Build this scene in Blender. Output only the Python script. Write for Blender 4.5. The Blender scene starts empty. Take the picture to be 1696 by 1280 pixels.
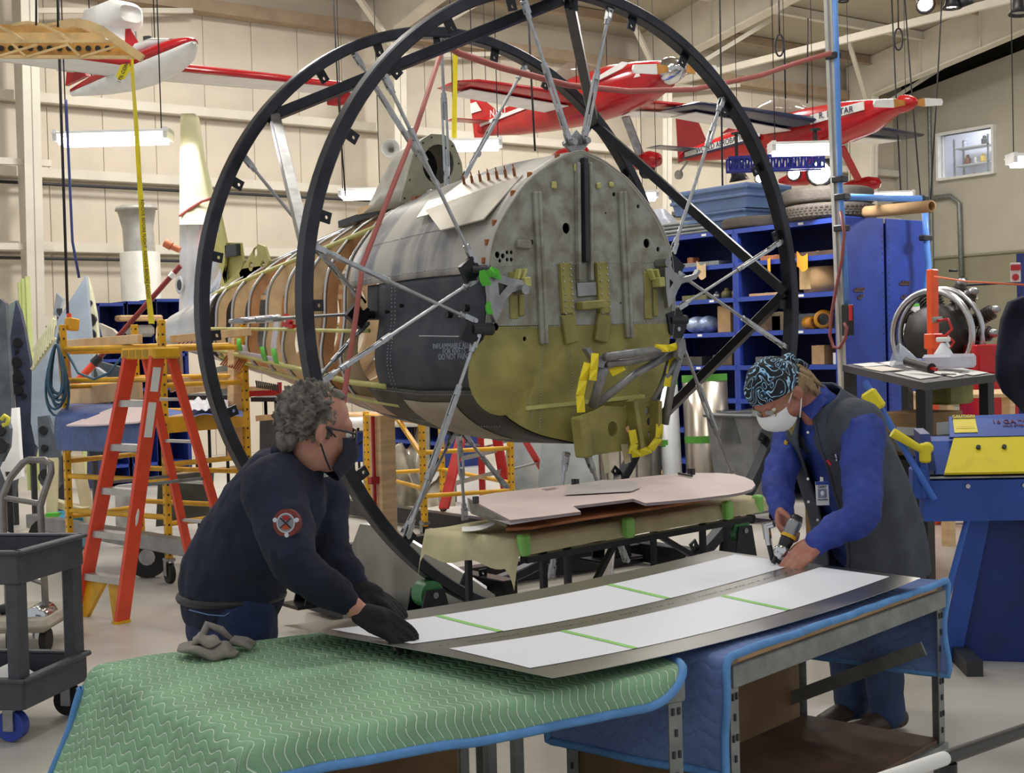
import bpy, bmesh, math, random
from mathutils import Vector as V, Matrix, noise
random.seed(7)
S = bpy.context.scene
COL = S.collection
PI = math.pi
# ---------------------------------------------------------------- camera, world, exposure
FPX = 2250.0; PIT = -0.027; ROL = 0.027; YAW = 0.644
CAM = V((0, 0, 1.7))
_F0 = V((math.sin(YAW), math.cos(YAW), 0)); _R0 = V((math.cos(YAW), -math.sin(YAW), 0)); _Z = V((0, 0, 1))
FW = _F0*math.cos(PIT) + _Z*math.sin(PIT); _U0 = _R0.cross(FW)
XC = _R0*math.cos(ROL) - _U0*math.sin(ROL); YC = _U0*math.cos(ROL) + _R0*math.sin(ROL)
cd = bpy.data.cameras.new('camera'); cam = bpy.data.objects.new('camera', cd); COL.objects.link(cam)
cd.sensor_width = 36; cd.sensor_fit = 'HORIZONTAL'; cd.lens = 36*FPX/1696; cd.clip_end = 200
mm = Matrix.Identity(4)
for i in range(3):
    mm[i][0] = XC[i]; mm[i][1] = YC[i]; mm[i][2] = -FW[i]; mm[i][3] = CAM[i]
cam.matrix_world = mm
S.camera = cam
S.view_settings.view_transform = 'Standard'; S.view_settings.look = 'None'
S.view_settings.gamma = 1; S.view_settings.use_curve_mapping = False
S.view_settings.exposure = 0.28
wd = bpy.data.worlds.new('world'); S.world = wd; wd.use_nodes = True
wd.node_tree.nodes['Background'].inputs[0].default_value = (0.93, 0.96, 1.0, 1)
wd.node_tree.nodes['Background'].inputs[1].default_value = 0.5
S.cycles.use_denoising = True
S.cycles.max_bounces = 6; S.cycles.diffuse_bounces = 3; S.cycles.glossy_bounces = 3
S.cycles.transmission_bounces = 4; S.cycles.transparent_max_bounces = 6
S.cycles.sample_clamp_indirect = 4
# overhead lamps of the hall: large soft high-bay lamps under the roof
def area(name, loc, sx, sy, power, col=(1, .97, .92), rot=(0, 0, 0)):
    l = bpy.data.lights.new(name, 'AREA'); l.shape = 'RECTANGLE'; l.size = sx; l.size_y = sy
    l.energy = power; l.color = col
    o = bpy.data.objects.new(name, l); COL.objects.link(o); o.location = loc; o.rotation_euler = rot
    return o
for lx, ly, pw in ((3.5, 4.5, 260), (9.5, 5.5, 260), (6.5, 11.5, 360), (13.5, 11.5, 420), (8.5, 17.5, 560), (16, 17.5, 560), (22.5, 17.5, 560), (21, 9, 420), (2.5, 13, 260)):
    area('high_bay_lamp', (lx, ly, 8.15+(22-ly)*.19-.5), 1.6, 1.6, pw*.55)

# ---------------------------------------------------------------- helpers: points
def ray(px, py): return FW + XC*((px-848)/FPX) - YC*((py-640)/FPX)
def W(px, py, d): return CAM + ray(px, py)*d
def _pl(px, py, ax, v):
    r = ray(px, py); return CAM + r*((v-CAM[ax])/r[ax])
def AX(px, py, v): return _pl(px, py, 0, v)      # on the plane X = v
def AY(px, py, v): return _pl(px, py, 1, v)      # on the plane Y = v
def AZ(px, py, v=0.0): return _pl(px, py, 2, v)  # on the plane Z = v
def lin(h):
    h = h.lstrip('#'); c = [int(h[i:i+2], 16)/255 for i in (0, 2, 4)]
    return tuple(x/12.92 if x <= .04045 else ((x+.055)/1.055)**2.4 for x in c) + (1,)
# ---------------------------------------------------------------- helpers: materials
MATS = {}
def mat(name, hexc='808080', r=.55, m=0., var=.12, sc=6., bump=0., bsc=None, emit=0., alpha=1., hex2=None, dist=2.0, trans=0., stretch=None, lo=.35, hi=.65):
    if name in MATS: return MATS[name]
    mt = bpy.data.materials.new(name); mt.use_nodes = True
    nt = mt.node_tree; b = nt.nodes['Principled BSDF']
    c = lin(hexc)
    b.inputs['Roughness'].default_value = r; b.inputs['Metallic'].default_value = m
    b.inputs['Base Color'].default_value = c
    if var or hex2:
        tc = nt.nodes.new('ShaderNodeTexCoord'); n = nt.nodes.new('ShaderNodeTexNoise')
        n.inputs['Scale'].default_value = sc; n.inputs['Detail'].default_value = 5; n.inputs['Distortion'].default_value = .3
        src = tc.outputs['Object']
        if stretch:
            mp = nt.nodes.new('ShaderNodeMapping'); mp.inputs['Scale'].default_value = stretch
            nt.links.new(src, mp.inputs['Vector']); src = mp.outputs['Vector']
        nt.links.new(src, n.inputs['Vector'])
        rp = nt.nodes.new('ShaderNodeValToRGB')
        c2 = lin(hex2) if hex2 else tuple(max(0, x*(1-var*1.6)) for x in c[:3]) + (1,)
        c1 = c if hex2 else tuple(min(1, x*(1+var)) for x in c[:3]) + (1,)
        rp.color_ramp.elements[0].position = lo; rp.color_ramp.elements[1].position = hi
        rp.color_ramp.elements[0].color = c2; rp.color_ramp.elements[1].color = c1
        nt.links.new(n.outputs['Fac'], rp.inputs['Fac']); nt.links.new(rp.outputs['Color'], b.inputs['Base Color'])
    if bump:
        tc = nt.nodes.new('ShaderNodeTexCoord'); n2 = nt.nodes.new('ShaderNodeTexNoise')
        n2.inputs['Scale'].default_value = bsc or sc*4; n2.inputs['Detail'].default_value = 4
        nt.links.new(tc.outputs['Object'], n2.inputs['Vector'])
        bp = nt.nodes.new('ShaderNodeBump'); bp.inputs['Strength'].default_value = bump; bp.inputs['Distance'].default_value = .02
        nt.links.new(n2.outputs['Fac'], bp.inputs['Height']); nt.links.new(bp.outputs['Normal'], b.inputs['Normal'])
    if emit:
        b.inputs['Emission Color'].default_value = c; b.inputs['Emission Strength'].default_value = emit
    if trans:
        b.inputs['Transmission Weight'].default_value = trans; b.inputs['IOR'].default_value = 1.1
    if alpha < 1: b.inputs['Alpha'].default_value = alpha
    MATS[name] = mt
    return mt
# ---------------------------------------------------------------- helpers: objects
ORG = {}
def org(o):
    return ORG.get(o.name, V((0, 0, 0)))
def thing(name, label, cat, loc=(0, 0, 0), group=None):
    o = bpy.data.objects.new(name, None); COL.objects.link(o); o.location = loc
    o.empty_display_size = .1
    ORG[o.name] = V(loc); o['label'] = label; o['category'] = cat
    if group: o['group'] = group
    return o
def tag(o, label, cat, group=None):
    o['label'] = label; o['category'] = cat
    if group: o['group'] = group
    return o
def frame(d, up=None):
    d = d.normalized(); up = up or (V((0, 0, 1)) if abs(d.z) < .95 else V((0, 1, 0)))
    x = up.cross(d).normalized(); y = d.cross(x)
    return x, y, d
class MB:
    """collects vertices and faces in world coordinates for ONE mesh"""
    def __init__(s): s.v = []; s.f = []; s.sm = []; s.mi = []; s.uv = None
    def add(s, vs, fs, smooth=False, mi=0):
        k = len(s.v); s.v += [V(x) for x in vs]; s.f += [tuple(i+k for i in f) for f in fs]
        s.sm += [smooth]*len(fs); s.mi += [mi]*len(fs); return s
    def box(s, c, d, rot=None, bev=0., mi=0):
        """c centre, d full sizes, rot a Matrix/None"""
        c = V(c); hx, hy, hz = d[0]/2, d[1]/2, d[2]/2
        if bev <= 0:
            vs = [V((x*hx, y*hy, z*hz)) for z in (-1, 1) for y in (-1, 1) for x in (-1, 1)]
            fs = [(0, 2, 3, 1), (4, 5, 7, 6), (0, 1, 5, 4), (2, 6, 7, 3), (0, 4, 6, 2), (1, 3, 7, 5)]
        else:
            b = min(bev, hx*.9, hy*.9, hz*.9); vs = []; fs = []
            idx = {}
            for sx in (-1, 1):
                for sy in (-1, 1):
                    for sz in (-1, 1):
                        for a in range(3):
                            p = [sx*(hx-b), sy*(hy-b), sz*(hz-b)]
                            p[a] = (sx*hx, sy*hy, sz*hz)[a]
                            idx[(sx, sy, sz, a)] = len(vs); vs.append(V(p))
            S2 = (-1, 1)
            for sg in S2:
                fs.append([idx[(sg, y, z, 0)] for y, z in ((-1, -1), (1, -1), (1, 1), (-1, 1))][::sg])
                fs.append([idx[(x, sg, z, 1)] for x, z in ((-1, -1), (-1, 1), (1, 1), (1, -1))][::sg])
                fs.append([idx[(x, y, sg, 2)] for x, y in ((-1, -1), (1, -1), (1, 1), (-1, 1))][::sg])
            for p in S2:
                for q in S2:
                    f1 = [idx[(p, q, -1, 0)], idx[(p, q, -1, 1)], idx[(p, q, 1, 1)], idx[(p, q, 1, 0)]]
                    fs.append(f1 if p*q > 0 else f1[::-1])
                    f2 = [idx[(p, -1, q, 0)], idx[(p, 1, q, 0)], idx[(p, 1, q, 2)], idx[(p, -1, q, 2)]]
                    fs.append(f2 if p*q > 0 else f2[::-1])
                    f3 = [idx[(-1, p, q, 1)], idx[(-1, p, q, 2)], idx[(1, p, q, 2)], idx[(1, p, q, 1)]]
                    fs.append(f3 if p*q > 0 else f3[::-1])
            for x in S2:
                for y in S2:
                    for z in S2:
                        f = [idx[(x, y, z, a)] for a in range(3)]
                        fs.append(f if x*y*z > 0 else f[::-1])
        if rot is not None: vs = [rot @ p for p in vs]
        return s.add([c+p for p in vs], fs, mi=mi)
    def bar(s, p, q, w, h=None, up=None, bev=0., mi=0):
        p = V(p); q = V(q); d = q-p; h = h or w
        x, y, z = frame(d, V(up) if up else None)
        R = Matrix((x, y, z)).transposed()
        return s.box((p+q)/2, (w, h, d.length), R, bev, mi=mi)
    def cyl(s, p, q, r, r2=None, n=10, cap=True, smooth=True, mi=0):
        p = V(p); q = V(q); r2 = r if r2 is None else r2
        x, y, z = frame(q-p); vs = []; fs = []
        for k in range(n):
            a = 2*PI*k/n; u = x*math.cos(a)+y*math.sin(a)
            vs += [p+u*r, q+u*r2]
        for k in range(n):
            a, b = 2*k, 2*((k+1) % n); fs.append((a, b, b+1, a+1))
        s.add(vs, fs, smooth, mi)
        if cap:
            s.add([vs[2*k] for k in range(n)], [tuple(range(n))[::-1]], mi=mi)
            s.add([vs[2*k+1] for k in range(n)], [tuple(range(n))], mi=mi)
        return s
    def tube(s, pts, r, n=8, closed=False, cap=True, mi=0, sx=1., up=None):
        pts = [V(p) for p in pts]; N = len(pts); vs = []; fs = []
        rr = r if isinstance(r, (list, tuple)) else [r]*N
        x = None
        for i, p in enumerate(pts):
            if closed: t = pts[(i+1) % N]-pts[i-1]
            else: t = pts[min(i+1, N-1)]-pts[max(i-1, 0)]
            t.normalize()
            if x is None: x, y, _ = frame(t, V(up) if up else None)
            else:
                x = (x - t*x.dot(t)).normalized(); y = t.cross(x)
            for k in range(n):
                a = 2*PI*k/n; vs.append(p+x*math.cos(a)*rr[i]*sx+y*math.sin(a)*rr[i])
        for i in range(N if closed else N-1):
            j = (i+1) % N
            for k in range(n):
                k2 = (k+1) % n; fs.append((i*n+k, i*n+k2, j*n+k2, j*n+k))
        if cap and not closed:
            fs.append(tuple(range(n))[::-1]); fs.append(tuple((N-1)*n+k for k in range(n)))
        return s.add(vs, fs, True, mi)
    def prism(s, poly, d, mi=0, smooth=False):
        """polygon (3-d points) extruded by vector d; side away from d listed so normals face out"""
        a = [V(p) for p in poly]; d = V(d); n = len(a)
        nr = V((0, 0, 0))
        for i in range(n): nr += a[i].cross(a[(i+1) % n])
        if nr.dot(d) > 0: a = a[::-1]
        b = [p+d for p in a]
        fs = [tuple(range(n)), tuple(range(2*n-1, n-1, -1))]
        s.add(a+b, fs, mi=mi)
        return s.add(a+b, [(i, i+n, (i+1) % n+n, (i+1) % n) for i in range(n)], smooth, mi)
    def grid(s, fn, nu, nv, cu=False, cv=False, mi=0, smooth=True, flip=False):
        vs = [V(fn(i/(nu if cu else nu-1), j/(nv if cv else nv-1))) for i in range(nu) for j in range(nv)]
        fs = []
        for i in range(nu if cu else nu-1):
            for j in range(nv if cv else nv-1):
                a, b = i*nv+j, i*nv+(j+1) % nv; c, d = ((i+1) % nu)*nv+(j+1) % nv, ((i+1) % nu)*nv+j
                fs.append((d, c, b, a) if flip else (a, b, c, d))
        return s.add(vs, fs, smooth, mi)
    def lathe(s, base, axis, prof, n=20, mi=0, smooth=True):
        """prof: (radius, distance along axis)"""
        base = V(base); x, y, z = frame(V(axis)); N = len(prof)
        vs = []; fs = []
        for r, h in prof:
            for k in range(n):
                a = 2*PI*k/n; vs.append(base+z*h+(x*math.cos(a)+y*math.sin(a))*r)
        for i in range(N-1):
            for k in range(n):
                k2 = (k+1) % n; fs.append((i*n+k, i*n+k2, (i+1)*n+k2, (i+1)*n+k))
        return s.add(vs, fs, smooth, mi)
    def ball(s, c, r, nu=8, nv=12, rot=None, mi=0):
        c = V(c); r = r if isinstance(r, (tuple, list)) else (r, r, r)
        def fn(u, v):
            a = PI*u; b = 2*PI*v
            p = V((math.sin(a)*math.cos(b)*r[0], math.sin(a)*math.sin(b)*r[1], -math.cos(a)*r[2]))
            return c+(rot @ p if rot else p)
        return s.grid(fn, nu+1, nv, cv=True, mi=mi, flip=True)
    def quad(s, a, b, c, d, mi=0): return s.add([a, b, c, d], [(0, 1, 2, 3)], mi=mi)
    def build(s, name, m, parent=None, label=None):
        o0 = ORG.get(parent.name, V((0, 0, 0))) if parent else V((0, 0, 0))
        me = bpy.data.meshes.new(name)
        me.from_pydata([tuple(p-o0) for p in s.v], [], s.f)
        me.polygons.foreach_set('use_smooth', s.sm); me.polygons.foreach_set('material_index', s.mi)
        for q in (m if isinstance(m, (list, tuple)) else [m]): me.materials.append(q)
        me.update()
        o = bpy.data.objects.new(name, me); COL.objects.link(o)
        if parent: o.parent = parent
        ORG[o.name] = o0
        if label: o['label'] = label
        return o
def solo(mb, name, m, label, cat, group=None, loc=None):
    """a thing that is one mesh; origin at its own base"""
    if loc is None:
        xs = [p.x for p in mb.v]; ys = [p.y for p in mb.v]; zs = [p.z for p in mb.v]
        loc = ((min(xs)+max(xs))/2, (min(ys)+max(ys))/2, min(zs))
    L = V(loc); mb.v = [p-L for p in mb.v]
    o = mb.build(name, m); o.location = L; ORG[o.name] = L
    return tag(o, label, cat, group)
def struct(name, mb, m, parent=None):
    o = mb.build(name, m, parent)
    if not parent: o['kind'] = 'structure'
    return o
def clone(o, name=None, parent=None, off=None):
    c = o.copy(); COL.objects.link(c)
    if parent: c.parent = parent
    if off is not None: c.location = o.location+V(off)
    for ch in [q for q in bpy.data.objects if q.parent == o]: clone(ch, parent=c)
    return c
def text(body, loc, right, up, size, m, parent=None, name='lettering', ext=.0015, align='CENTER'):
    cu = bpy.data.curves.new(name, 'FONT'); cu.body = body; cu.size = size; cu.extrude = ext
    cu.align_x = align; cu.align_y = 'CENTER'
    t = bpy.data.objects.new(name, cu); COL.objects.link(t)
    r = V(right).normalized(); n = r.cross(V(up)).normalized(); u = n.cross(r)
    M4 = Matrix((r, u, n)).transposed().to_4x4(); M4.translation = V(loc)
    dg = bpy.context.evaluated_depsgraph_get()
    me = bpy.data.meshes.new_from_object(t.evaluated_get(dg)); me.transform(M4)
    bpy.data.objects.remove(t); bpy.data.curves.remove(cu)
    if parent: me.transform(Matrix.Translation(-org(parent)))
    me.materials.clear(); me.materials.append(m)
    o = bpy.data.objects.new(name, me); COL.objects.link(o)
    if parent: o.parent = parent; ORG[o.name] = org(parent)
    return o
# ---------------------------------------------------------------- common materials
M = {}
M['black'] = mat('black_steel', '26272c', .3, .5, .2, 8)
M['dark'] = mat('dark_gray', '35373b', .5, .2, .15)
M['steel'] = mat('bare_steel', '9a9a9a', .35, .85, .15, 12)
M['galv'] = mat('galvanised_steel', '8b8f8c', .5, .55, .12, 14)
M['zinc'] = mat('zinc_rod', 'b4b6b8', .3, .85, .1, 20)
M['chrome'] = mat('chrome', 'c8cacc', .15, 1., 0)
M['alu'] = mat('aluminium_sheet', 'c6c7c8', .28, .95, .06, 3)
M['white'] = mat('white_paint', 'ecebe6', .5, 0, .04)
M['red'] = mat('gloss_red', 'b81d22', .22, 0, .08, 4)
M['blue'] = mat('shelf_blue', '2a439c', .45, 0, .1, 5)
M['dkblue'] = mat('deep_blue', '1c2c74', .5, 0, .1, 5)
M['yellow'] = mat('scaffold_yellow', 'e0a81c', .45, 0, .12, 7)
M['orange'] = mat('ladder_orange', 'ec5030', .4, 0, .07, 6)
M['alustep'] = mat('step_aluminium', 'bdbab4', .4, .7, .08)
M['wood'] = mat('pine_wood', 'ecc898', .6, 0, .09, 5, stretch=(1, 1, 8))
M['woodx'] = mat('plank_wood', 'e2bd8d', .6, 0, .09, 5, stretch=(8, 1, 1))
M['ply'] = mat('plywood', 'c9a274', .6, 0, .14, 4)
M['rust'] = mat('rust_red_wood', 'a9683f', .65, 0, .2, 5)
M['cardboard'] = mat('cardboard', 'b18d61', .8, 0, .1, 4)
M['rubber'] = mat('black_rubber', '23221f', .75, 0, .15, 10)
M['ltape'] = mat('green_tape', '8fd069', .5, 0, .05)
M['ytape'] = mat('yellow_tape', 'f2dc1e', .4, 0, .06)
M['paper'] = mat('white_paper', 'eceae6', .7, 0, .02)
M['cable'] = mat('black_cable', '25242a', .6, 0, 0)
M['glow'] = mat('fluorescent_tube', 'fbf8ff', .5, 0, 0, emit=9.)
M['blackpl'] = mat('black_plastic', '1e1e20', .45, 0, .1)
M['graypl'] = mat('gray_plastic', '55565b', .55, 0, .1)
M['kraft'] = mat('kraft_paper', 'c6bd92', .7, 0, .1, 6, bump=.25, bsc=14)
M['ltgray'] = mat('light_gray_paint', 'b9b9b4', .5, 0, .06)
# ================================================================ the hall
m_floor = mat('polished_concrete', 'c4bfb4', .32, 0, .07, .8, bump=.03, bsc=60)
m_wall = mat('beige_liner_panel', 'd9cebb', .7, 0, .035, 1.5, bump=.04, bsc=3)
m_wallr = mat('shaded_wall_panel', 'b9b4a4', .75, 0, .03, 1.5)  # same wall paint, greyed by the shadow put into its colour
m_olive = mat('olive_wall_panel', '8d8872', .75, 0, .04, 1.5)
m_steelw = mat('cream_steel_frame', 'e0d9c8', .6, 0, .04, 2)
m_roof = mat('roof_liner', 'b7ae99', .8, 0, .05, .8)
m_purl = mat('brown_purlin', 'a8937a', .7, 0, .08, 3)
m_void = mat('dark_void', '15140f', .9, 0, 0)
struct('floor', MB().box((16, 9, -.06), (40, 30, .12)), m_floor)
wb = struct('wall_back', MB().box((15, 22.16, 4.3), (30, .2, 8.6)), m_wall)
PW = .9144
rows = [(.0, 2.3), (2.36, 3.44), (3.6, 4.62), (4.78, 5.82), (5.98, 7.75)]
for k, (z0, z1) in enumerate(rows):
    p0 = None
    for i in range(4, 32):
        xc = .46+i*PW
        if xc > 28.9: break
        if p0 is None:
            p0 = MB().box((xc, 22.05, (z0+z1)/2), (PW-.01, .03, z1-z0), bev=.006).build('wall_panel', m_wall, wb)
            base = xc
        else: clone(p0, off=(xc-base, 0, 0), parent=wb)
tg = MB()
for z in (2.33, 3.52, 4.7, 5.9): MB().box((15, 21.93, z), (29.5, .16, .1)).box((15, 21.86, z+.03), (29.5, .03, .15)).build('girt', m_steelw, wb)
for z in (3.36, 4.55): MB().cyl((1, 21.86, z), (28.8, 21.86, z), .028, n=6).build('conduit', M['dark'], wb)
MB().box((15, 21.86, 7.72), (29, .3, .22)).build('eave_beam', m_purl, wb)
wr = struct('wall_right', MB().box((29.1, 12, 1.86), (.2, 20, 3.72)), m_olive)
# upper wall with the office window hole
wy0, wy1, wz0, wz1 = 19.12, 20.62, 5.66, 6.72
def topz(y): return 7.9+(21.6-y)*.155
b = MB()
for y0, y1 in ((2, wy0), (wy1, 22.1)):
    b.prism([(29, y0, 3.72), (29, y1, 3.72), (29, y1, topz(y1)), (29, y0, topz(y0))], (.2, 0, 0))
b.prism([(29, wy0, 3.72), (29, wy1, 3.72), (29, wy1, wz0), (29, wy0, wz0)], (.2, 0, 0))
b.prism([(29, wy0, wz1), (29, wy1, wz1), (29, wy1, topz(wy1)), (29, wy0, topz(wy0))], (.2, 0, 0))
b.build('upper_panel', m_wallr, wr)
MB().box((28.98, 12, 3.71), (.06, 20, .05)).build('seam_trim', m_olive, wr)
for y in (20.9, 17.2, 13.4):
    MB().cyl((28.95, y, 0), (28.95, y, 7.6), .05, n=8).build('pipe', M['galv'], wr)
MB().tube([(28.9, 22, 5.15), (28.9, 20.8, 5.2), (28.9, 20.3, 5.2), (28.9, 20.05, 5.0), (28.9, 20.02, 3.2)], .06).build('conduit', M['galv'], wr)
MB().box((28.93, 20.02, 3.0), (.1, .2, .35), bev=.02).build('junction_box', M['galv'], wr)
win = struct('window_1', MB().box((29.0, wy0-.03, (wz0+wz1)/2), (.26, .06, wz1-wz0+.1)).box((29.0, wy1+.03, (wz0+wz1)/2), (.26, .06, wz1-wz0+.1)).box((29.0, (wy0+wy1)/2, wz0-.03), (.26, wy1-wy0, .06)).box((29.0, (wy0+wy1)/2, wz1+.03), (.26, wy1-wy0, .06)), M['white'])
MB().box((29.1, (wy0+wy1)/2, (wz0+wz1)/2), (.012, wy1-wy0, wz1-wz0)).build('pane', mat('clear_glass', 'e8f0f4', .03, 0, 0, alpha=.1), win)
b = MB()
for c, d in (((31.2, 19.8, 6.2), (.1, 5, 3.2)), ((30.22, 22.3, 6.2), (1.96, .1, 3.2)), ((30.22, 17.3, 6.2), (1.96, .1, 3.2)), ((30.22, 19.8, 7.8), (1.96, 5, .1)), ((30.22, 19.8, 4.9), (1.96, 5, .1))): b.box(c, d)
b.build('office_room', mat('office_white', 'dfe2ee', .8, 0, 0), win)
area('office_lamp', (30.1, 19.8, 7.6), 1.2, 2.5, 70, (.93, .95, 1))
t = thing('display_shelf', 'gray wire shelf full of small models inside the upstairs office window', 'shelf', (30.8, 20.85, 5.25))
for y in (20.35, 21.35):
    for x in (30.6, 31.0): MB().box((x, y, 6.05), (.04, .04, 1.6)).build('post', M['steel'], t)
for z in (5.7, 6.15, 6.6):
    MB().box((30.8, 20.85, z), (.44, 1.04, .03)).build('shelf_board', M['ltgray'], t)
for k, (y, z, c, s) in enumerate(((18.85, 5.98, 'e8c24a', .1), (19.05, 5.97, 'd8d8d8', .09), (19.3, 5.99, '8a4d2c', .12), (18.8, 6.42, '3a3d44', .13), (19.35, 6.40, 'b0b4c0', .1), (19.1, 5.52, 'c86a3a', .1))):
    solo(MB().box((30.75, y+1.75, z+.28), (.16, s, .17), bev=.03).ball((30.75, y+1.75, z+.39), s*.4, 5, 8), 'model', mat('office_model%d' % k, c, .5),
         ['yellow little model on the middle shelf of the office rack', 'pale gray little model on the middle shelf of the office rack', 'brown little model on the middle shelf of the office rack', 'dark model on the top shelf of the office rack', 'light gray model on the top shelf of the office rack', 'rusty orange model on the lowest shelf of the office rack'][k], 'model')
# roof
def roofz(y): return 8.4+(22-y)*.19
rf = struct('ceiling', MB().prism([(0, 22.3, roofz(22.3)), (0, -4, roofz(-4)), (0, -4, roofz(-4)+.1), (0, 22.3, roofz(22.3)+.1)], (29.5, 0, 0)), m_roof)
for i in range(10):
    y = 21.1-i*1.5
    MB().box((14.7, y, roofz(y)-.12), (29, .07, .2)).box((14.7, y-.03, roofz(y)-.22), (29, .12, .02)).build('purlin', m_purl if i % 2 == 0 else m_steelw, rf)
struct('wall_gable_void', MB().prism([(29.4, 22.2, 7), (29.4, 2, 7), (29.4, 2, 13), (29.4, 22.2, 9)], (.1, 0, 0)), m_void)  # near-black sheet, the unlit space behind the gap painted in
# steel frames: column + tapered rafter, with flanges
for n, x in enumerate((.1, 6.75, 13.4, 20.05, 26.9)):
    f = struct('trim_%d' % (n+1), MB().prism([(x, 21.8, 0), (x, 21.25, 0), (x, 20.95, 7.6), (x, 21.8, 8.4)], (.02, 0, 0)), m_steelw)
    MB().prism([(x-.12, 21.25, 0), (x+.14, 21.25, 0), (x+.14, 20.95, 7.6), (x-.12, 20.95, 7.6)], (0, .03, 0)).build('column_flange', m_steelw, f)
    MB().prism([(x, 21.8, 8.4), (x, 20.95, 7.6), (x, 15, 8.65), (x, 0, 11.6), (x, 0, 12.5), (x, 15, 9.7)], (.02, 0, 0)).build('rafter_web', m_steelw, f)
    for p, q in (((x, 20.95, 7.6), (x, 15, 8.65)), ((x, 15, 8.65), (x, 0, 11.6))):
        MB().bar(p, q, .28, .035, up=(0, 0, 1)).build('rafter_flange', m_steelw, f)
    for y in (19.6, 18, 16.4):
        z0 = 7.6+(20.95-y)*.176
        MB().box((x+.01, y, z0+.5), (.2, .02, 1.0)).build('stiffener', m_steelw, f)
    for dx in (-2.2, 2.2):      # knee braces from the column to the purlins
        MB().bar((x, 21.1, 7.2), (x+dx, 20.0, roofz(20.0)-.15), .09).build('knee_brace', m_steelw, f)
    if n in (1, 2, 3):
        MB().bar((x+.1, 21.6, 7.2), (x+3.0, 21.75, 7.6), .08).build('eave_strut', m_steelw, f)
for k, z in enumerate((4.7, 3.4)):
    struct('trim_%d' % (8+k), MB().bar((0, 21.1, z), (7.1, 21.3, z+.1), .1), m_steelw)
# lighting beam along the hall with spot lamps
pA, pB = AX(1260, 100, 20.0), AX(1690, 5, 20.0)
lb = struct('trim_12', MB().bar(pA+V((0, 3, .0)), pB-V((0, 4, -.1)), .09, .13), m_steelw)
pt = AX(1420, 100, 20); 
def spot(px, py, d, label, lit=True, s=.16, tilt=(0, .2, -1)):
    p = W(px, py, d); t = thing('spot_lamp', label, 'spotlight', p)
    dr = V(tilt).normalized()
    MB().lathe(p-dr*s*1.2, dr, [(0, 0), (s*.45, .01), (s*.5, s*.9), (s*.72, s*1.3), (s*.66, s*1.3), (s*.4, s*.9)], 14).build('housing', M['blackpl'], t)
    MB().lathe(p-dr*s*1.2, dr, [(0, s*1.0), (s*.6, s*1.12)], 14).build('bulb', mat('spot_glow', 'fff4e2', .5, 0, 0, emit=30.) if lit else M['ltgray'], t)
    MB().bar(p-dr*s, p-dr*s+V((0, 0, s*2.2)), .03).box(p-dr*s+V((0, 0, s*2.2)), (.1, .1, .03)).build('bracket', M['blackpl'], t)
    if lit:
        l = bpy.data.lights.new('spot_light', 'SPOT'); l.energy = 18; l.spot_size = 1.4; l.color = (1, .9, .75); l.shadow_soft_size = .1
        o = bpy.data.objects.new('spot_light', l); COL.objects.link(o); o.location = p+dr*.25; o.rotation_euler = dr.to_track_quat('-Z', 'Y').to_euler()
spot(1533, 8, 20, 'glowing spotlight above the sloped white roof beam', True, .2, (-.5, -.6, -.6))
spot(1577, 12, 20, 'glowing spotlight next to two dark ones on the roof', True, .2, (0, 0, -1))
spot(1598, 8, 20, 'black unlit spotlight beside the glowing one on the roof', False, .2, (.3, -.1, -1))
spot(1688, 22, 18, 'black spotlight at the very top right edge of the photo', False, .2, (-.1, 0, -1))
spot(1397, 2, 17, 'small dark lamp beside the top of the blue air pipe', False, .1, (0, 0, -1))
spot(1358, 286, 17.5, 'dazzling floodlight shining above the stacked tires', True, .26, (-.62, -.75, -.08))
spot(1315, 288, 18, 'small lit lamp left of the dazzling floodlight', True, .14, (-.55, -.7, -.3))
spot(1375, 295, 18, 'small lit lamp right of the dazzling floodlight', True, .1, (-.55, -.7, -.3))
spot(1224, 297, 19, 'black lamp hanging under the blue lattice truss', False, .2, (.2, 0, -1))
spot(1258, 296, 19, 'small lit lamp just above the blue tubs', True, .1, (-.55, -.6, -.3))
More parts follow.
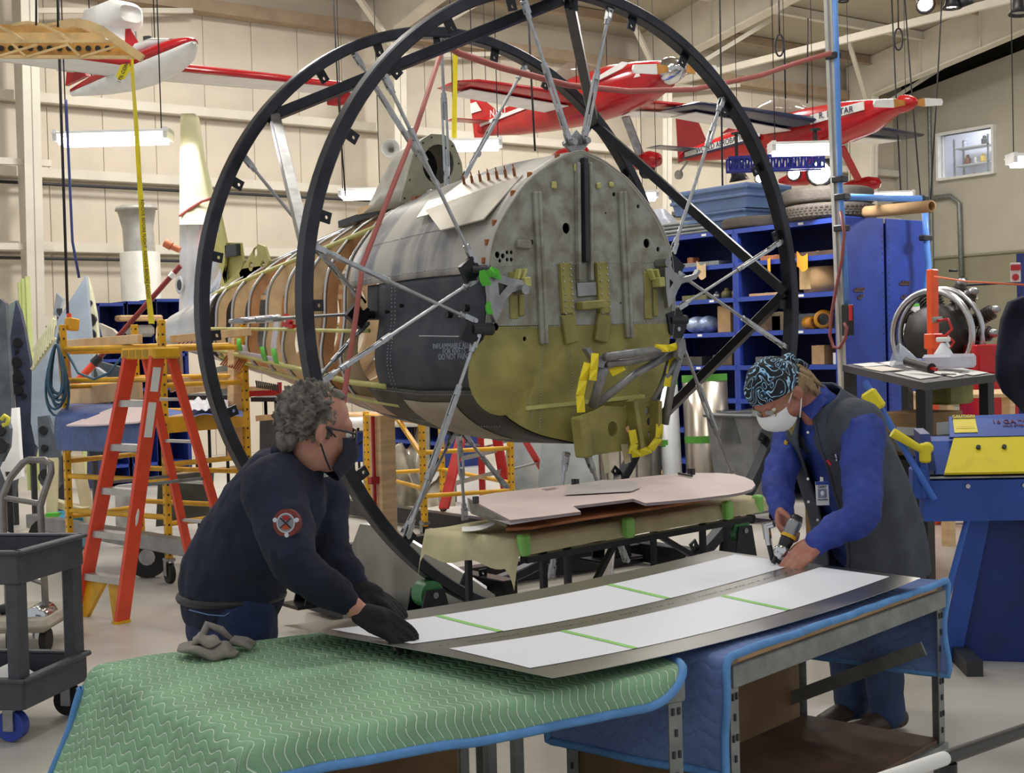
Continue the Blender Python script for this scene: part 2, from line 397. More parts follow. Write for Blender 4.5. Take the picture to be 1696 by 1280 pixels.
# hanging fluorescent fixtures
def fixture(xl, yl, xr, yr, d, label, wid=.3, back=(.3, .95), wires=True):
    a = W(xl, yl, d); bpt = W(xr, yr, d); bpt.z = a.z = (a.z+bpt.z)/2
    L = (bpt-a); ln = L.length; ax = L.normalized(); sd = V((0, 0, 1)).cross(ax)
    c = (a+bpt)/2
    t = thing('fluorescent_fixture', label, 'ceiling light', c, 'hanging fluorescent fixtures')
    R = Matrix((ax, sd, V((0, 0, 1)))).transposed()
    b = MB()
    for s in (-1, 1):
        b.prism([c-ax*ln/2+sd*s*.05+V((0, 0, .065)), c-ax*ln/2+sd*s*wid/2+V((0, 0, .056)), c-ax*ln/2+sd*s*wid/2+V((0, 0, .066)), c-ax*ln/2+sd*s*.05+V((0, 0, .08))], ax*ln)
    b.box(c+V((0, 0, .08)), (ln, .11, .035), R)
    b.build('reflector', M['white'], t)
    for s in (-1, 1):
        MB().cyl(c-ax*(ln/2-.04)+sd*s*.075+V((0, 0, -.0)), c+ax*(ln/2-.04)+sd*s*.075+V((0, 0, -.0)), .034, n=8).build('tube', M['glow'], t)
        MB().box(c+ax*s*(ln/2-.02)+V((0, 0, .05)), (.04, wid*.8, .1), R).build('end_cap', M['white'], t)
        if wires: MB().tube([c+ax*s*(ln*.42)+V((0, 0, .1)), c+ax*s*ln*.42+V((.0, 0, 3.4))], .006, 4).build('wire', M['cable'], t)
    l = bpy.data.lights.new('tube_light', 'AREA'); l.shape = 'RECTANGLE'; l.size = ln; l.size_y = wid*.8; l.energy = 32; l.color = (1, .98, 1)
    o = bpy.data.objects.new('tube_light', l); COL.objects.link(o); o.location = c-V((0, 0, .03)); o.rotation_euler = (0, 0, math.atan2(ax.y, ax.x))
fixture(95, 234, 283, 234, 12.4, 'bright fluorescent fixture hanging beside the yellow tag strip', .34)
fixture(562, 326, 635, 325, 16, 'small far fluorescent fixture glowing left of the windscreen hump')
fixture(745, 245, 832, 243, 15, 'fluorescent fixture glowing right behind the windscreen hump')
fixture(1275, 251, 1385, 251, 13.6, 'bright fluorescent fixture hanging above the blue tubs', .34)
fixture(1672, 271, 1760, 269, 13.6, 'fluorescent fixture cut off by the right edge of the photo')
fixture(1400, 327, 1512, 327, 22, 'dim far fluorescent fixture behind the blue air pipe')
fixture(1062, 330, 1090, 326, 18, 'tiny far fluorescent fixture peeking out right of the bulkhead')
# cables hanging from the roof
def cable(name, pts, r, m, label, cat='cable', group=None):
    return solo(MB().tube(pts, r, 5), name, m, label, cat, group)
cable('drop_cable', [W(94, 0-60, 11), W(101, 180, 11), W(112, 520, 11)], .012, M['cable'], 'black power cable dropping to the yellow pendant box')
cable('drop_cable', [W(109, 165, 11.5), W(110, 180, 11.5), W(120, 400, 11.5), W(131, 460, 11.5)], .012, mat('blue_cable', '3d4a8c', .5, 0, 0), 'blue cable hanging left of the bright fluorescent fixture')
cable('drop_cable', [W(551, -30, 13), W(560, 160, 13), W(572, 325, 13)], .008, M['cable'], 'thin dark cable hanging behind the left side of the near ring')
for i, (x0, x1, y1, d) in enumerate(((1298, 1301, 163, 20), (1338, 1337, 171, 20), (1476, 1492, 320, 22), (1497, 1525, 330, 21.5), (1561, 1541, 330, 21.5), (1192, 1197, 330, 16), (873, 886, 250, 14.5))):
    cable('drop_cable', [W(x0, -20 if i > 1 else (80 if i == 0 else 30), d), W((x0+x1)/2, y1*.5, d), W(x1, y1, d)], .012, M['cable'],
          ['black cable dropping from a coil above the right hanging plane', 'black cable hanging between the coil and the air pipe', 'thin dark cable beside the hall corner', 'dark cable slanting down left of the office window', 'dark cable slanting toward the left below the office window', 'dark cable crossing the right side of the near ring', 'thin cable hanging behind the top of the near ring'][i])
for k, (x, y, d) in enumerate(((1291, 75, 20), (1488, 65, 21))):
    pts = [W(x+7*math.cos(a), y+18*math.sin(a), d) for a in [2*PI*i/16 for i in range(16)]]
    solo(MB().tube(pts, .015, 5, closed=True).tube([pts[12], pts[12]+V((0, 0, .5))], .012, 5), 'cable_coil', M['cable'], ['coil of black cable tied up under the left end of the light beam', 'coil of black cable hanging nearer the corner of the hall'][k], 'cable')
# red air hose sweeping across the top
pts = [W(735, 72, 8.6), W(760, 88, 8.7), W(830, 112, 8.9), W(940, 141, 9.3), W(1040, 151, 9.8), W(1150, 148, 10.3), W(1260, 125, 10.8), W(1320, 104, 11), W(1376, 88, 11)]
solo(MB().tube(pts, .022, 6), 'air_hose', mat('red_hose', 'b8645c', .5, 0, .05), 'red air hose sagging across in front of the middle red plane', 'hose')
pts = [W(732, 82, 8.6), W(690, 210, 8.2), W(650, 310, 7.9), W(600, 440, 7.65), W(590, 520, 7.55), W(575, 620, 7.5), W(562, 720, 7.4), W(545, 830, 7.3)]
solo(MB().tube(pts, .017, 6), 'air_hose', MATS['red_hose'], 'red air hose hanging down over the left side of the fuselage', 'hose')
# ================================================================ aircraft hanging from the roof
RT = V((_R0.x, _R0.y, 0)); FD = V((_F0.x, _F0.y, 0))
class PF:
    """aircraft frame: x forward, y to the photo's right, z up"""
    def __init__(s, O, th, pitch=0., roll=0., sc=1.):
        f = RT*math.cos(th)-FD*math.sin(th); w = RT*math.sin(th)+FD*math.cos(th); u = V((0, 0, 1))
        f2 = f*math.cos(pitch)+u*math.sin(pitch); u2 = u*math.cos(pitch)-f*math.sin(pitch)
        w2 = w*math.cos(roll)+u2*math.sin(roll); u3 = u2*math.cos(roll)-w*math.sin(roll)
        s.O, s.f, s.w, s.u, s.sc = V(O), f2, w2, u3, sc
    def __call__(s, x, y, z): return s.O+(s.f*x+s.w*y+s.u*z)*s.sc
def loft(P, secs, n=20, p=2.3, z0=None, z1=None):
    """secs: (x, half width, bottom, top[, widest z])"""
    b = MB()
    rings = []
    for s in secs:
        x, hw, zb, zt = s[:4]; zc = s[4] if len(s) > 4 else (zb+zt)/2
        r = []
        for k in range(n):
            a = 2*PI*k/n; c, sn = math.cos(a), math.sin(a)
            yy = hw*math.copysign(abs(sn)**(2/p), sn); h = (zt-zc) if c > 0 else (zc-zb)
            r.append(P(x, yy, zc+h*math.copysign(abs(c)**(2/p), c)))
        rings.append(r)
    vs = [q for r in rings for q in r]; fs = []
    for i in range(len(rings)-1):
        for k in range(n):
            k2 = (k+1) % n; fs.append((i*n+k, i*n+k2, (i+1)*n+k2, (i+1)*n+k))
    fs.append(tuple(range(n))); fs.append(tuple((len(rings)-1)*n+k for k in range(n))[::-1])
    b.add(vs, fs, True); b.rings = rings
    return b
def foil(P, pts, n=9):
    """wing lofted through stations (x leading, x trailing, y, z, thickness); y spanwise"""
    b = MB(); rings = []
    for xl, xt, y, z, th in pts:
        c = xl-xt; r = []
        prof = [(0, 0), (.06, .55), (.25, 1), (.5, .8), (.8, .35), (1, .03), (.8, -.2), (.5, -.4), (.25, -.5), (.06, -.35)]
        for u, h in prof: r.append(P(xl-u*c, y, z+h*th/1.5))
        rings.append(r)
    n = len(rings[0]); vs = [q for r in rings for q in r]
    fs = [(i*n+k, i*n+(k+1) % n, (i+1)*n+(k+1) % n, (i+1)*n+k) for i in range(len(rings)-1) for k in range(n)]
    fs += [tuple(range(n)), tuple((len(rings)-1)*n+k for k in range(n))[::-1]]
    return b.add(vs, fs, True)
m_prop = mat('varnished_propeller', 'c98a3a', .3, 0, .1)
m_nvy = mat('navy_gloss', '262b4a', .25, 0, .05); m_dkred = mat('dark_red_gloss', '8e1c24', .25, 0, .05)
m_canopy = mat('smoked_canopy', '8f8578', .1, 0, 0, alpha=.45)
def wires(t, P, pts):
    for x, y, z in pts:
        q = P(x, y, z); MB().tube([q, q+V((0, 0, 4.2))], .007, 4).build('hanging_wire', M['cable'], t)
def propeller(t, P, x, z, L, r, m_hub, tilt=.2):
    L0, r0 = L, r
    MB().lathe(P(x-.12, 0, z), P.f, [(q*SC, h*SC) for q, h in ((r, 0), (r*.98, .08), (r*.75, .2), (r*.4, .28), (0, .31))], 16).build('spinner', m_hub, t)
    for s in (-1, 1):
        d = (P.w*math.cos(tilt)+P.u*math.sin(tilt))*s*SC; q = P(x, 0, z)
        e = d.cross(P.f)
        bl = MB().prism([q+d*r*.8-e*.04, q+d*L*.45-e*.07, q+d*L*.45+e*.07, q+d*r*.8+e*.04], P.f*.03).build('propeller_blade', m_prop, t)
        MB().prism([q+d*L*.45-e*.07, q+d*L*.97-e*.05, q+d*L+e*.0, q+d*L*.97+e*.06, q+d*L*.45+e*.07], P.f*.028).build('blade_tip', M['white'], bl)
# --- B: red racer
SC = .92
P = PF(W(950, 166, 19), math.radians(54), .012, 0, SC)
t = thing('racing_airplane', 'small red racing airplane with polished spinner hanging behind the rings', 'airplane', P(0, 0, 0))
loft(P, [(-2.55, .03, -.1, .12), (-2.2, .07, -.2, .15), (-1.4, .19, -.31, .2), (-.6, .29, -.38, .27), (.2, .33, -.42, .33), (1.0, .34, -.4, .34), (1.6, .33, -.33, .27), (2.0, .26, -.2, .2), (2.12, .17, -.1, .14)]).build('fuselage', M['red'], t)
cp = loft(P, [(-.75, .05, .2, .29), (-.5, .17, .2, .42), (0, .22, .2, .58), (.35, .2, .2, .5), (.7, .12, .2, .36)], 14).build('canopy', m_canopy, t)
for s in (-1, 1):
    foil(P, [(.75, -.35, .25*s, -.1, .13), (.7, -.3, 1.2*s, -.06, .11), (.62, -.22, 2.15*s, -.02, .08), (.4, -.2, 2.35*s, 0, .03)]).build('wing', M['red'], t)
    b = MB().prism([P(.3, .34*s, -.16), P(-.3, .34*s, -.15), P(-.22, 2.1*s, -.06), (P(.3, 2.1*s, -.075))], P.u*-.012); b.build('wing_underside', M['white'], t)
    MB().prism([P(.6+.0, .345*s, .02), P(1.55, .35*s, .14), P(1.7, .34*s, .2), P(1.55, .345*s, .24), P(.6, .35*s, .05)], P.w*s*.012).build('side_flash', M['white'], t)
    MB().prism([P(-2.35, .095*s, .02), P(-.4, .315*s, .06), P(-.4, .318*s, -.0), P(-2.35, .09*s, -.03)], P.w*s*.015).build('side_stripe', M['white'], t)
    MB().bar(P(.9, .25*s, -.38), P(.75, .68*s, -.98), .12, .03).build('gear_leg', M['steel'], t)
    wp = loft(PF(P(.75, .7*s, -1.0), math.radians(54), 0, 0, SC), [(-.5, .02, -.02, .05), (-.2, .1, -.1, .13), (.15, .13, -.13, .15), (.32, .1, -.1, .1), (.38, .02, -.02, .02)], 12).build('wheel_pant', M['red'], t)
    MB().cyl(P(.83, .66*s, -1.12), P(.83, .74*s, -1.12), .13, n=14).build('tire', M['rubber'], wp)
    foil(P, [(-2.0, -2.4, .03*s, .02, .03), (-2.1, -2.42, .75*s, .02, .02)]).build('tailplane', M['red'], t)
    MB().prism([P(1.75, .3*s, -.02), P(1.82, .29*s, .07), P(1.85, .285*s, -.02)], P.w*s*.02).build('exhaust', M['white'], t)
MB().prism([P(-1.95, -.01, .14), P(-2.5, -.01, .5), P(-2.75, -.01, .5), P(-2.66, -.01, -.25), P(-2.4, -.01, -.22)], P.w*.03).build('fin', M['red'], t)
MB().prism([P(-2.4, -.035, .25), P(-2.55, -.035, .42), P(-2.72, -.035, .42), P(-2.7, -.035, .25)], P.w*.01).build('fin_stripe', M['white'], t)
MB().bar(P(-2.3, 0, -.22), P(-2.6, 0, -.4), .025).cyl(P(-2.6, -.03, -.42), P(-2.6, .03, -.42), .07, n=10).build('tail_wheel', M['steel'], t)
propeller(t, P, 2.25, .03, .8, .19, M['chrome'], .1)
text('N19LJ', P(-1.75, -.17, .1), P.f, P.u, .16, M['white'], t)
wires(t, P, [(.5, -.34, .1), (-2.3, 0, .1), (.4, .34, .1), (.2, -2.0, 0)])
# --- C: red and navy aerobatic aircraft
SC = .85
P = PF(W(1302, 216, 21), math.radians(52), .0, -.01, SC)
t = thing('aerobatic_airplane', 'red and navy aerobatic airplane with white lettered side stripe hanging near corner', 'airplane', P(0, 0, 0))
loft(P, [(-2.7, .03, -.2, -.05), (-2.2, .1, -.28, .02), (-1.2, .24, -.38, .17), (-.3, .34, -.45, .27), (.6, .38, -.45, .32), (1.4, .38, -.4, .3), (1.9, .34, -.3, .25), (2.3, .22, -.1, .2), (2.55, .14, -.02, .16), (2.75, .03, .05, .1)]).build('fuselage', M['red'], t)
loft(P, [(-1.3, .04, .1, .2), (-.8, .2, .2, .5), (-.2, .24, .2, .62), (.2, .2, .2, .5), (.5, .1, .2, .34)], 14).build('canopy', m_canopy, t)
MB().prism([P(-1.6, -.02, .16), P(-.75, -.02, .5), P(-.75, -.02, .2)], P.w*.04).build('headrest_fairing', m_dkred, t)
for s in (-1, 1):
    foil(P, [(1.05, -.25, .3*s, .0, .17), (.95, -.2, 1.8*s, .04, .13), (.85, -.12, 3.0*s, .06, .09), (.6, -.1, 3.1*s, .06, .03)]).build('wing', m_nvy, t)
    MB().prism([P(.45, .4*s, -.085), P(-.2, .4*s, -.06), P(-.14, 2.8*s, .01), P(.45, 2.8*s, .0)], P.u*-.015).build('wing_underside', M['white'], t)
    MB().prism([P(-2.5, .06*s, -.08), P(-.3, .352*s, .06), P(-.3, .36*s, -.1), P(-2.5, .06*s, -.18)], P.w*s*.02).build('side_stripe', M['white'], t)
    MB().prism([P(-2.55, .07*s, -.18), P(-.3, .365*s, -.1), P(-.3, .366*s, -.15), P(-2.55, .07*s, -.21)], P.w*s*.02).build('stripe_edge', m_nvy, t)
    MB().prism([P(.9, .4*s, .1), P(2.0, .35*s, .17), P(2.0, .34*s, .03), P(.9, .4*s, -.06)], P.w*s*.02).build('nose_stripe', M['white'], t)
    MB().bar(P(1.0, .3*s, -.4), P(1.0, .8*s, -1.0), .12, .03).build('gear_leg', M['red'], t)
    loft(PF(P(1.0, .85*s, -1.05), math.radians(52), 0, 0, SC), [(-.45, .02, -.02, .05), (-.2, .09, -.1, .12), (.15, .12, -.13, .14), (.35, .1, -.1, .1), (.42, .02, -.02, .02)], 12).build('wheel_pant', M['red'], t)
    foil(P, [(-2.1, -2.6, .03*s, -.05, .03), (-2.2, -2.65, 1.0*s, -.05, .02)]).build('tailplane', m_nvy, t)
MB().prism([P(-1.95, -.015, 0), P(-2.35, -.015, .75), P(-2.8, -.015, .75), P(-2.75, -.015, -.25), P(-2.5, -.015, -.2)], P.w*.03).build('fin', m_dkred, t)
MB().bar(P(-2.5, 0, -.25), P(-2.75, 0, -.45), .025).cyl(P(-2.75, -.03, -.48), P(-2.75, .03, -.48), .08, n=10).build('tail_wheel', M['steel'], t)
propeller(t, P, 2.62, .08, .95, .15, M['red'], .12)
text('WORLD AEROBATIC CHA', P(-1.25, -.255, -.065), P.f*2.2+P.w*-.29+P.u*.1, P.u, .13, m_nvy, t)
text('R. H. STAR', P(1.45, -.41, .06), P.f+P.w*.05+P.u*.02, P.u, .13, m_nvy, t)
wires(t, P, [(.5, -.6, .1), (.5, .6, .1), (-2.3, 0, 0)])
# --- A: amphibian
SC = .46
P = PF(W(225, 112, 15.3), math.radians(42), .05, .035, SC)
t = thing('amphibious_airplane', 'red and white flying boat with pylon engine hanging in the top left', 'airplane', P(0, 0, 0))
hull = [(-3.0, .05, -.12, .08), (-2.2, .15, -.26, .16), (-1.2, .3, -.42, .24), (-.3, .42, -.52, .28), (.6, .48, -.55, .3), (1.4, .46, -.5, .3), (2.0, .36, -.36, .27), (2.35, .18, -.12, .22), (2.45, .05, .04, .16)]
loft(P, [(x, hw, zb, zb+(zt-zb)*.62, zb+(zt-zb)*.5) for x, hw, zb, zt in hull], 20, 1.8).build('hull', M['white'], t)
loft(P, [(x, hw*1.03, zb+(zt-zb)*.5, zt, zb+(zt-zb)*.62) for x, hw, zb, zt in hull], 20, 2.2).build('upper_hull', M['red'], t)
loft(P, [(-.2, .1, .22, .36), (.4, .3, .2, .52), (1.0, .32, .2, .5), (1.7, .2, .2, .33)], 14).build('canopy', M['white'], t)
loft(P, [(.5, .27, .3, .5), (1.0, .3, .3, .48), (1.6, .2, .26, .34)], 14, 3).build('windscreen', m_canopy, t)
MB().cyl(P(.6, 0, .5), P(.6, 0, .62), .05, n=8).build('beacon', M['dark'], t)
for s in (-1, 1):
    foil(P, [(.6, -.8, .35*s, -.08, .2), (.55, -.75, 3.5*s, -.02, .18), (.5, -.6, 7.0*s, .03, .15), (.3, -.4, 7.3*s, .03, .04)]).build('wing', M['white'], t)
    foil(P, [(.63, .3, .45*s, -.06, .22), (.58, .26, 3.5*s, 0, .2), (.53, .2, 7.1*s, .05, .17)]).build('leading_edge', M['red'], t)
    loft(PF(P(.0, 6.6*s, -.25), math.radians(42), 0, 0, SC), [(-.6, .02, -.05, .1), (-.2, .1, -.14, .18), (.3, .1, -.14, .2), (.5, .03, 0, .1)], 12).build('tip_float', M['red'], t)
MB().prism([P(-2.2, -.02, .25), P(-2.9, -.02, 1.15), P(-3.25, -.02, .2)], P.w*.05).build('fin', M['red'], t)
MB().prism([P(-2.3, -.5, .45), P(-2.8, -.5, .45), P(-2.8, .5, .45), P(-2.3, .5, .45)], P.u*.04).build('tailplane', M['white'], t)
MB().prism([P(-.5, -.3, .2), P(-.3, -.05, 1.0), P(.0, .2, .2)], P.f*.06+P.w*.05).build('pylon_fairing', M['red'], t)
MB().cyl(P(-.7, 0, .1), P(-.7, 0, 1.15), .2, n=18).build('engine_pylon', M['white'], t)
nc = loft(PF(P(-.7, 0, 1.3), math.radians(42), 0, 0, SC), [(-.75, .3, -.15, .25), (-.65, .52, -.28, .4), (.4, .54, -.28, .42), (.7, .3, -.15, .25)], 20, 3.2).build('engine_nacelle', M['white'], t)
for y in (-.42, -.36, .36, .42, .48): MB().cyl(P(-.6, y, .8), P(-.6, y, 1.1), .02, n=6).build('strut', M['ltgray'], nc)
MB().prism([P(-1.3, -.5, 1.18), P(-1.3, -.95, 1.2), P(-1.3, -.95, 1.32), P(-1.3, -.5, 1.34)], P.f*.04).build('propeller_blade', m_prop, t)
MB().prism([P(-1.3, -.95, 1.2), P(-1.3, -1.12, 1.24), P(-1.3, -1.12, 1.29), P(-1.3, -.95, 1.32)], P.f*.04).build('blade_tip', M['red'], t)
wires(t, P, [(.9, 0, .5), (-2, 0, .2)])
# --- wing skeleton with yellow warning tag
m_spar = mat('spruce_spar', 'ecc88a', .45, 0, .14, 5); m_spd = mat('spruce_dark_ply', 'd8a458', .5, 0, .2, 6)  # web and skin ply use a darker tone than the spars
D = 9.4
t = thing('wing_skeleton', 'varnished wooden wing skeleton hung high at the top left', 'wing frame', W(60, 90, D))
def wq(x, y, o=0.): return W(x, y, D+o)
MB().prism([wq(-120, 95), wq(236, 97), wq(232, 92), wq(-120, 90)], FD*.03).build('spar', m_spar, t)
MB().prism([wq(-120, 72), wq(205, 70), wq(205, 66), wq(-120, 66)], FD*.03).build('spar', m_spar, t)
MB().prism([wq(-120, 66, .35), wq(175, 66, .35), wq(172, 54, .35), wq(-120, 54, .35)], FD*.02).build('spar', m_spar, t)
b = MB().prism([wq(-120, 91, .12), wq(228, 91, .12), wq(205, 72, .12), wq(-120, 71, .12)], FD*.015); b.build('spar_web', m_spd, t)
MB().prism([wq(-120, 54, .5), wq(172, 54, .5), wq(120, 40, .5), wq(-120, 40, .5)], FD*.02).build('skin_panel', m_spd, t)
for x in range(-50, 180, 16):
    if x in (30, 46, 110): pass
    MB().cyl(wq(x+4, 80, .1), wq(x+4, 80, .12), .02, n=12).build('lightening_hole', M['dark'], t)
arc = [(100, 42), (125, 38), (150, 42), (175, 54), (200, 72), (236, 97)]
for dx, o in ((0, 0), (-78, .02), (-156, .04), (-20, .4)):
    up = [wq(x+dx, y, o) for x, y in arc[:5 if dx else 6]]; k = .055 if dx == 0 else .02
    b = MB()
    for i in range(len(up)-1): b.bar(up[i], up[i+1], .04, k, up=(0, 0, 1))
    b.build('rib', m_spar, t)
for x in (-30, 20, 110):
    MB().bar(wq(x, 72), wq(x+22, 93), .015).bar(wq(x+25, 94), wq(x+92, 74), .015).build('rib_lattice', m_spar, t)
MB().tube([wq(60, -40), wq(60, 42)], .008, 4).tube([wq(95, -40), wq(96, 45)], .008, 4).build('hanging_wire', M['cable'], t)
D2 = D-.1
t = thing('warning_streamer', 'long yellow lettered warning streamer tied to the wing skeleton tip', 'streamer', W(218, 100, D2))
pts = [(219, 97), (219, 118), (222, 160), (227, 230), (231, 300), (238, 400), (244, 470), (251, 536)]
b = MB()
for i in range(len(pts)-1):
    (x0, y0), (x1, y1) = pts[i], pts[i+1]; w0 = 2 if i == 0 else (3 if i < 3 else 4); w1 = 3 if i < 2 else (4 if i < 4 else 5)
    b.prism([W(x0-w0, y0, D2+.02*math.sin(i)), W(x0+w0, y0, D2-.02*math.sin(i)), W(x1+w1, y1, D2-.02*math.sin(i+1)), W(x1-w1, y1, D2+.02*math.sin(i+1))], FD*.003)
b.build('strip', M['ytape'], t)
b = MB().prism([W(192+x, 103+y, D2-.02) for x, y in ((22, 2), (24, 12), (14, 28), (4, 30), (0, 22), (8, 4))], FD*.004); b.build('knot_tag', M['ytape'], t)
text('17% CONE', W(204, 119, D2-.03), W(209, 104, D2)-W(199, 128, D2), W(195, 115, D2)-W(210, 120, D2), .034, M['cable'], t)
text('REMOVE BEFORE FLIGHT  ' * 2, W(240.5, 415, D2-.02), W(243, 470, D2)-W(233, 300, D2), W(250, 400, D2)-W(240, 400, D2), .03, M['cable'], t)
# ================================================================ foreground benches, blankets, metal sheet
def set_uv(o, uvs):
    me = o.data; l = me.uv_layers.new(name='UVMap')
    for lp in me.loops: l.data[lp.index].uv = uvs[lp.vertex_index]
def quilt_mat(name, c1, c2, line, sp, amp, wl, axis_swap=False, soil=True):
    mt = bpy.data.materials.new(name); mt.use_nodes = True; nt = mt.node_tree; b = nt.nodes['Principled BSDF']
    N = nt.nodes.new; L = nt.links.new
    uv = N('ShaderNodeUVMap'); sep = N('ShaderNodeSeparateXYZ'); L(uv.outputs[0], sep.inputs[0])
    def m(op, a, bb=None):
        q = N('ShaderNodeMath'); q.operation = op
        for i, x in enumerate((a, bb)):
            if x is None: continue
            if isinstance(x, (int, float)): q.inputs[i].default_value = x
            else: L(x, q.inputs[i])
        return q.outputs[0]
    u, v = sep.outputs[0], sep.outputs[1]
    w = m('MULTIPLY', m('SINE', m('MULTIPLY', v, 2*PI/wl)), amp)
    fr = m('FRACT', m('DIVIDE', m('ADD', u, w), sp))
    tri = m('ABSOLUTE', m('SUBTRACT', fr, .5))           # .5 on the stitch line, 0 between
    line_f = m('GREATER_THAN', tri, .457)
    tc = N('ShaderNodeTexCoord'); ns = N('ShaderNodeTexNoise'); ns.inputs['Scale'].default_value = 3.2; ns.inputs['Detail'].default_value = 6
    L(tc.outputs['Object'], ns.inputs['Vector'])
    rp = N('ShaderNodeValToRGB'); rp.color_ramp.elements[0].position = .36; rp.color_ramp.elements[1].position = .6
    rp.color_ramp.elements[0].color = lin(c2); rp.color_ramp.elements[1].color = lin(c1); L(ns.outputs['Fac'], rp.inputs[0])
    n3 = N('ShaderNodeTexNoise'); n3.inputs['Scale'].default_value = 140; L(uv.outputs[0], n3.inputs['Vector'])
    lf = m('MULTIPLY', line_f, m('GREATER_THAN', n3.outputs['Fac'], .38))
    mx = N('ShaderNodeMix'); mx.data_type = 'RGBA'; L(lf, mx.inputs[0]); L(rp.outputs[0], mx.inputs[6]); mx.inputs[7].default_value = lin(line)
    L(mx.outputs[2], b.inputs['Base Color']); b.inputs['Roughness'].default_value = .9
    h = m('SUBTRACT', .25, m('MULTIPLY', tri, tri))
    n4 = N('ShaderNodeTexNoise'); n4.inputs['Scale'].default_value = 60; L(uv.outputs[0], n4.inputs['Vector'])
    h2 = m('ADD', h, m('MULTIPLY', n4.outputs['Fac'], .25))
    bp = N('ShaderNodeBump'); bp.inputs['Strength'].default_value = .6; bp.inputs['Distance'].default_value = .02
    L(h2, bp.inputs['Height']); L(bp.outputs[0], b.inputs['Normal'])
    return mt
m_green = quilt_mat('green_quilt', '8bb58d', '7b9c79', 'dbe8d4', .026, .0085, .085)
m_bquilt = quilt_mat('blue_quilt', '6e84b6', '6277a8', '6479aa', .05, .01, .1)
m_bind = mat('blue_binding', '5f95cf', .8, 0, .08, 12, bump=.2, bsc=60)
m_brownb = mat('brown_hardboard', '7b6142', .75, 0, .15, 5)
m_shelfb = mat('worn_shelf_board', '6b5645', .7, 0, .25, 4)
R_ = .035
def fold(d): return d if d <= 0 else R_*math.sin(min(d/R_, PI/2))
def drop(d): return 0 if d <= 0 else (R_*(1-math.cos(min(d/R_, PI/2)))+max(0, d-R_*PI/2))
def blanket(name, A, B, D, zt, ov, m, label, nu, nv, wob=.004, flare=(0, 0, 0, 0), round_fr=0., bind=True, hang=None):
    """A front-left, B front-right, D back-left corners of the top; ov = overhang left,right,front,back"""
    A, B, D = V(A), V(B), V(D); ex = (B-A); ey = (D-A); LX, LY = ex.length, ey.length; ex.normalize(); ey.normalize()
    l, r, f, k = ov; uvs = []; edge = {}
    def pt(a, b):
        s = -l+(LX+l+r)*a; t = -f+(LY+f+k)*b
        if round_fr and s > LX-round_fr and t < round_fr:
            cx, cy = LX-round_fr, round_fr
            dx, dy = s-cx, cy-t
            mxr = round_fr+r; myr = round_fr+f
            q = math.hypot(dx/mxr, dy/myr)
            mm_ = max(dx/mxr, dy/myr)
            if q > 1e-6: s = cx+dx*mm_/q; t = cy-dy*mm_/q
        d1 = max(-s, s-LX); d2 = max(-t, t-LY)
        x = max(0, min(LX, s)); y = max(0, min(LY, t))
        if s < 0: x = -fold(-s)
        if s > LX: x = LX+fold(s-LX)
        if t < 0: y = -fold(-t)
        if t > LY: y = LY+fold(t-LY)
        dz = max(drop(d1), drop(d2)) if (d1 > 0 and d2 > 0) else drop(d1)+drop(d2)
        z = zt-dz
        n = noise.noise(V((s*2.3, t*2.3, 3.1)))*wob*2+noise.noise(V((s*7, t*7, 1.7)))*wob
        out = dz*.12*noise.noise(V((s*4+t*4, 8.1, dz*2)))
        if d1 > 0: x += (-1 if s < 0 else 1)*(out+dz*flare[0 if s < 0 else 1]); y += n*2
        if d2 > 0: y += (-1 if t < 0 else 1)*(out+dz*flare[2 if t < 0 else 3]); x += n*2
        if d1 <= 0 and d2 <= 0: z += n
        else: z += n*1.2
        uvs.append((s+5, t+5))
        return V((A.x, A.y, 0))+ex*x+ey*y+V((0, 0, z))
    g = MB().grid(pt, nu, nv, flip=True)
    pts = list(g.v)
    # thickness
    b0 = (A+B)/2
    o = thing(name, label, 'blanket', (A.x+ex.x*LX/2+ey.x*LY/2, A.y+ex.y*LX/2+ey.y*LY/2, zt))
    c = g.build('quilt', m, o); set_uv(c, uvs)
    sm = c.modifiers.new('thick', 'SOLIDIFY'); sm.thickness = .011; sm.offset = -1
    if bind:
        per = [pts[i*nv] for i in range(nu)]+[pts[(nu-1)*nv+j] for j in range(1, nv)]+[pts[i*nv+nv-1] for i in range(nu-2, -1, -1)]+[pts[j] for j in range(nv-2, 0, -1)]
        MB().tube(per, .0125, 7, closed=True).build('binding', m_bind, o)
    return o, pts
A, B, D = (1.37, 2.86, 0), (2.62, 2.70, 0), (1.42, 3.9, 0)
blanket('moving_blanket', A, B, D, .815, (.47, .03, .10, .10), m_green, 'green quilted moving blanket with blue binding draped over the nearest bench', 150, 110, .0045, (.4, .1, .12, .1), round_fr=.2)
A2, B2, D2_ = V((2.79, 2.72, 0)), V((4.21, 3.022, 0)), V((2.665, 3.315, 0))
blanket('moving_blanket', A2, B2, D2_, .815, (.36, .36, .012, .03), m_bquilt, 'blue quilted moving blanket under the right half of the metal sheet', 110, 50, .003, (.04, -.22, 0, 0))
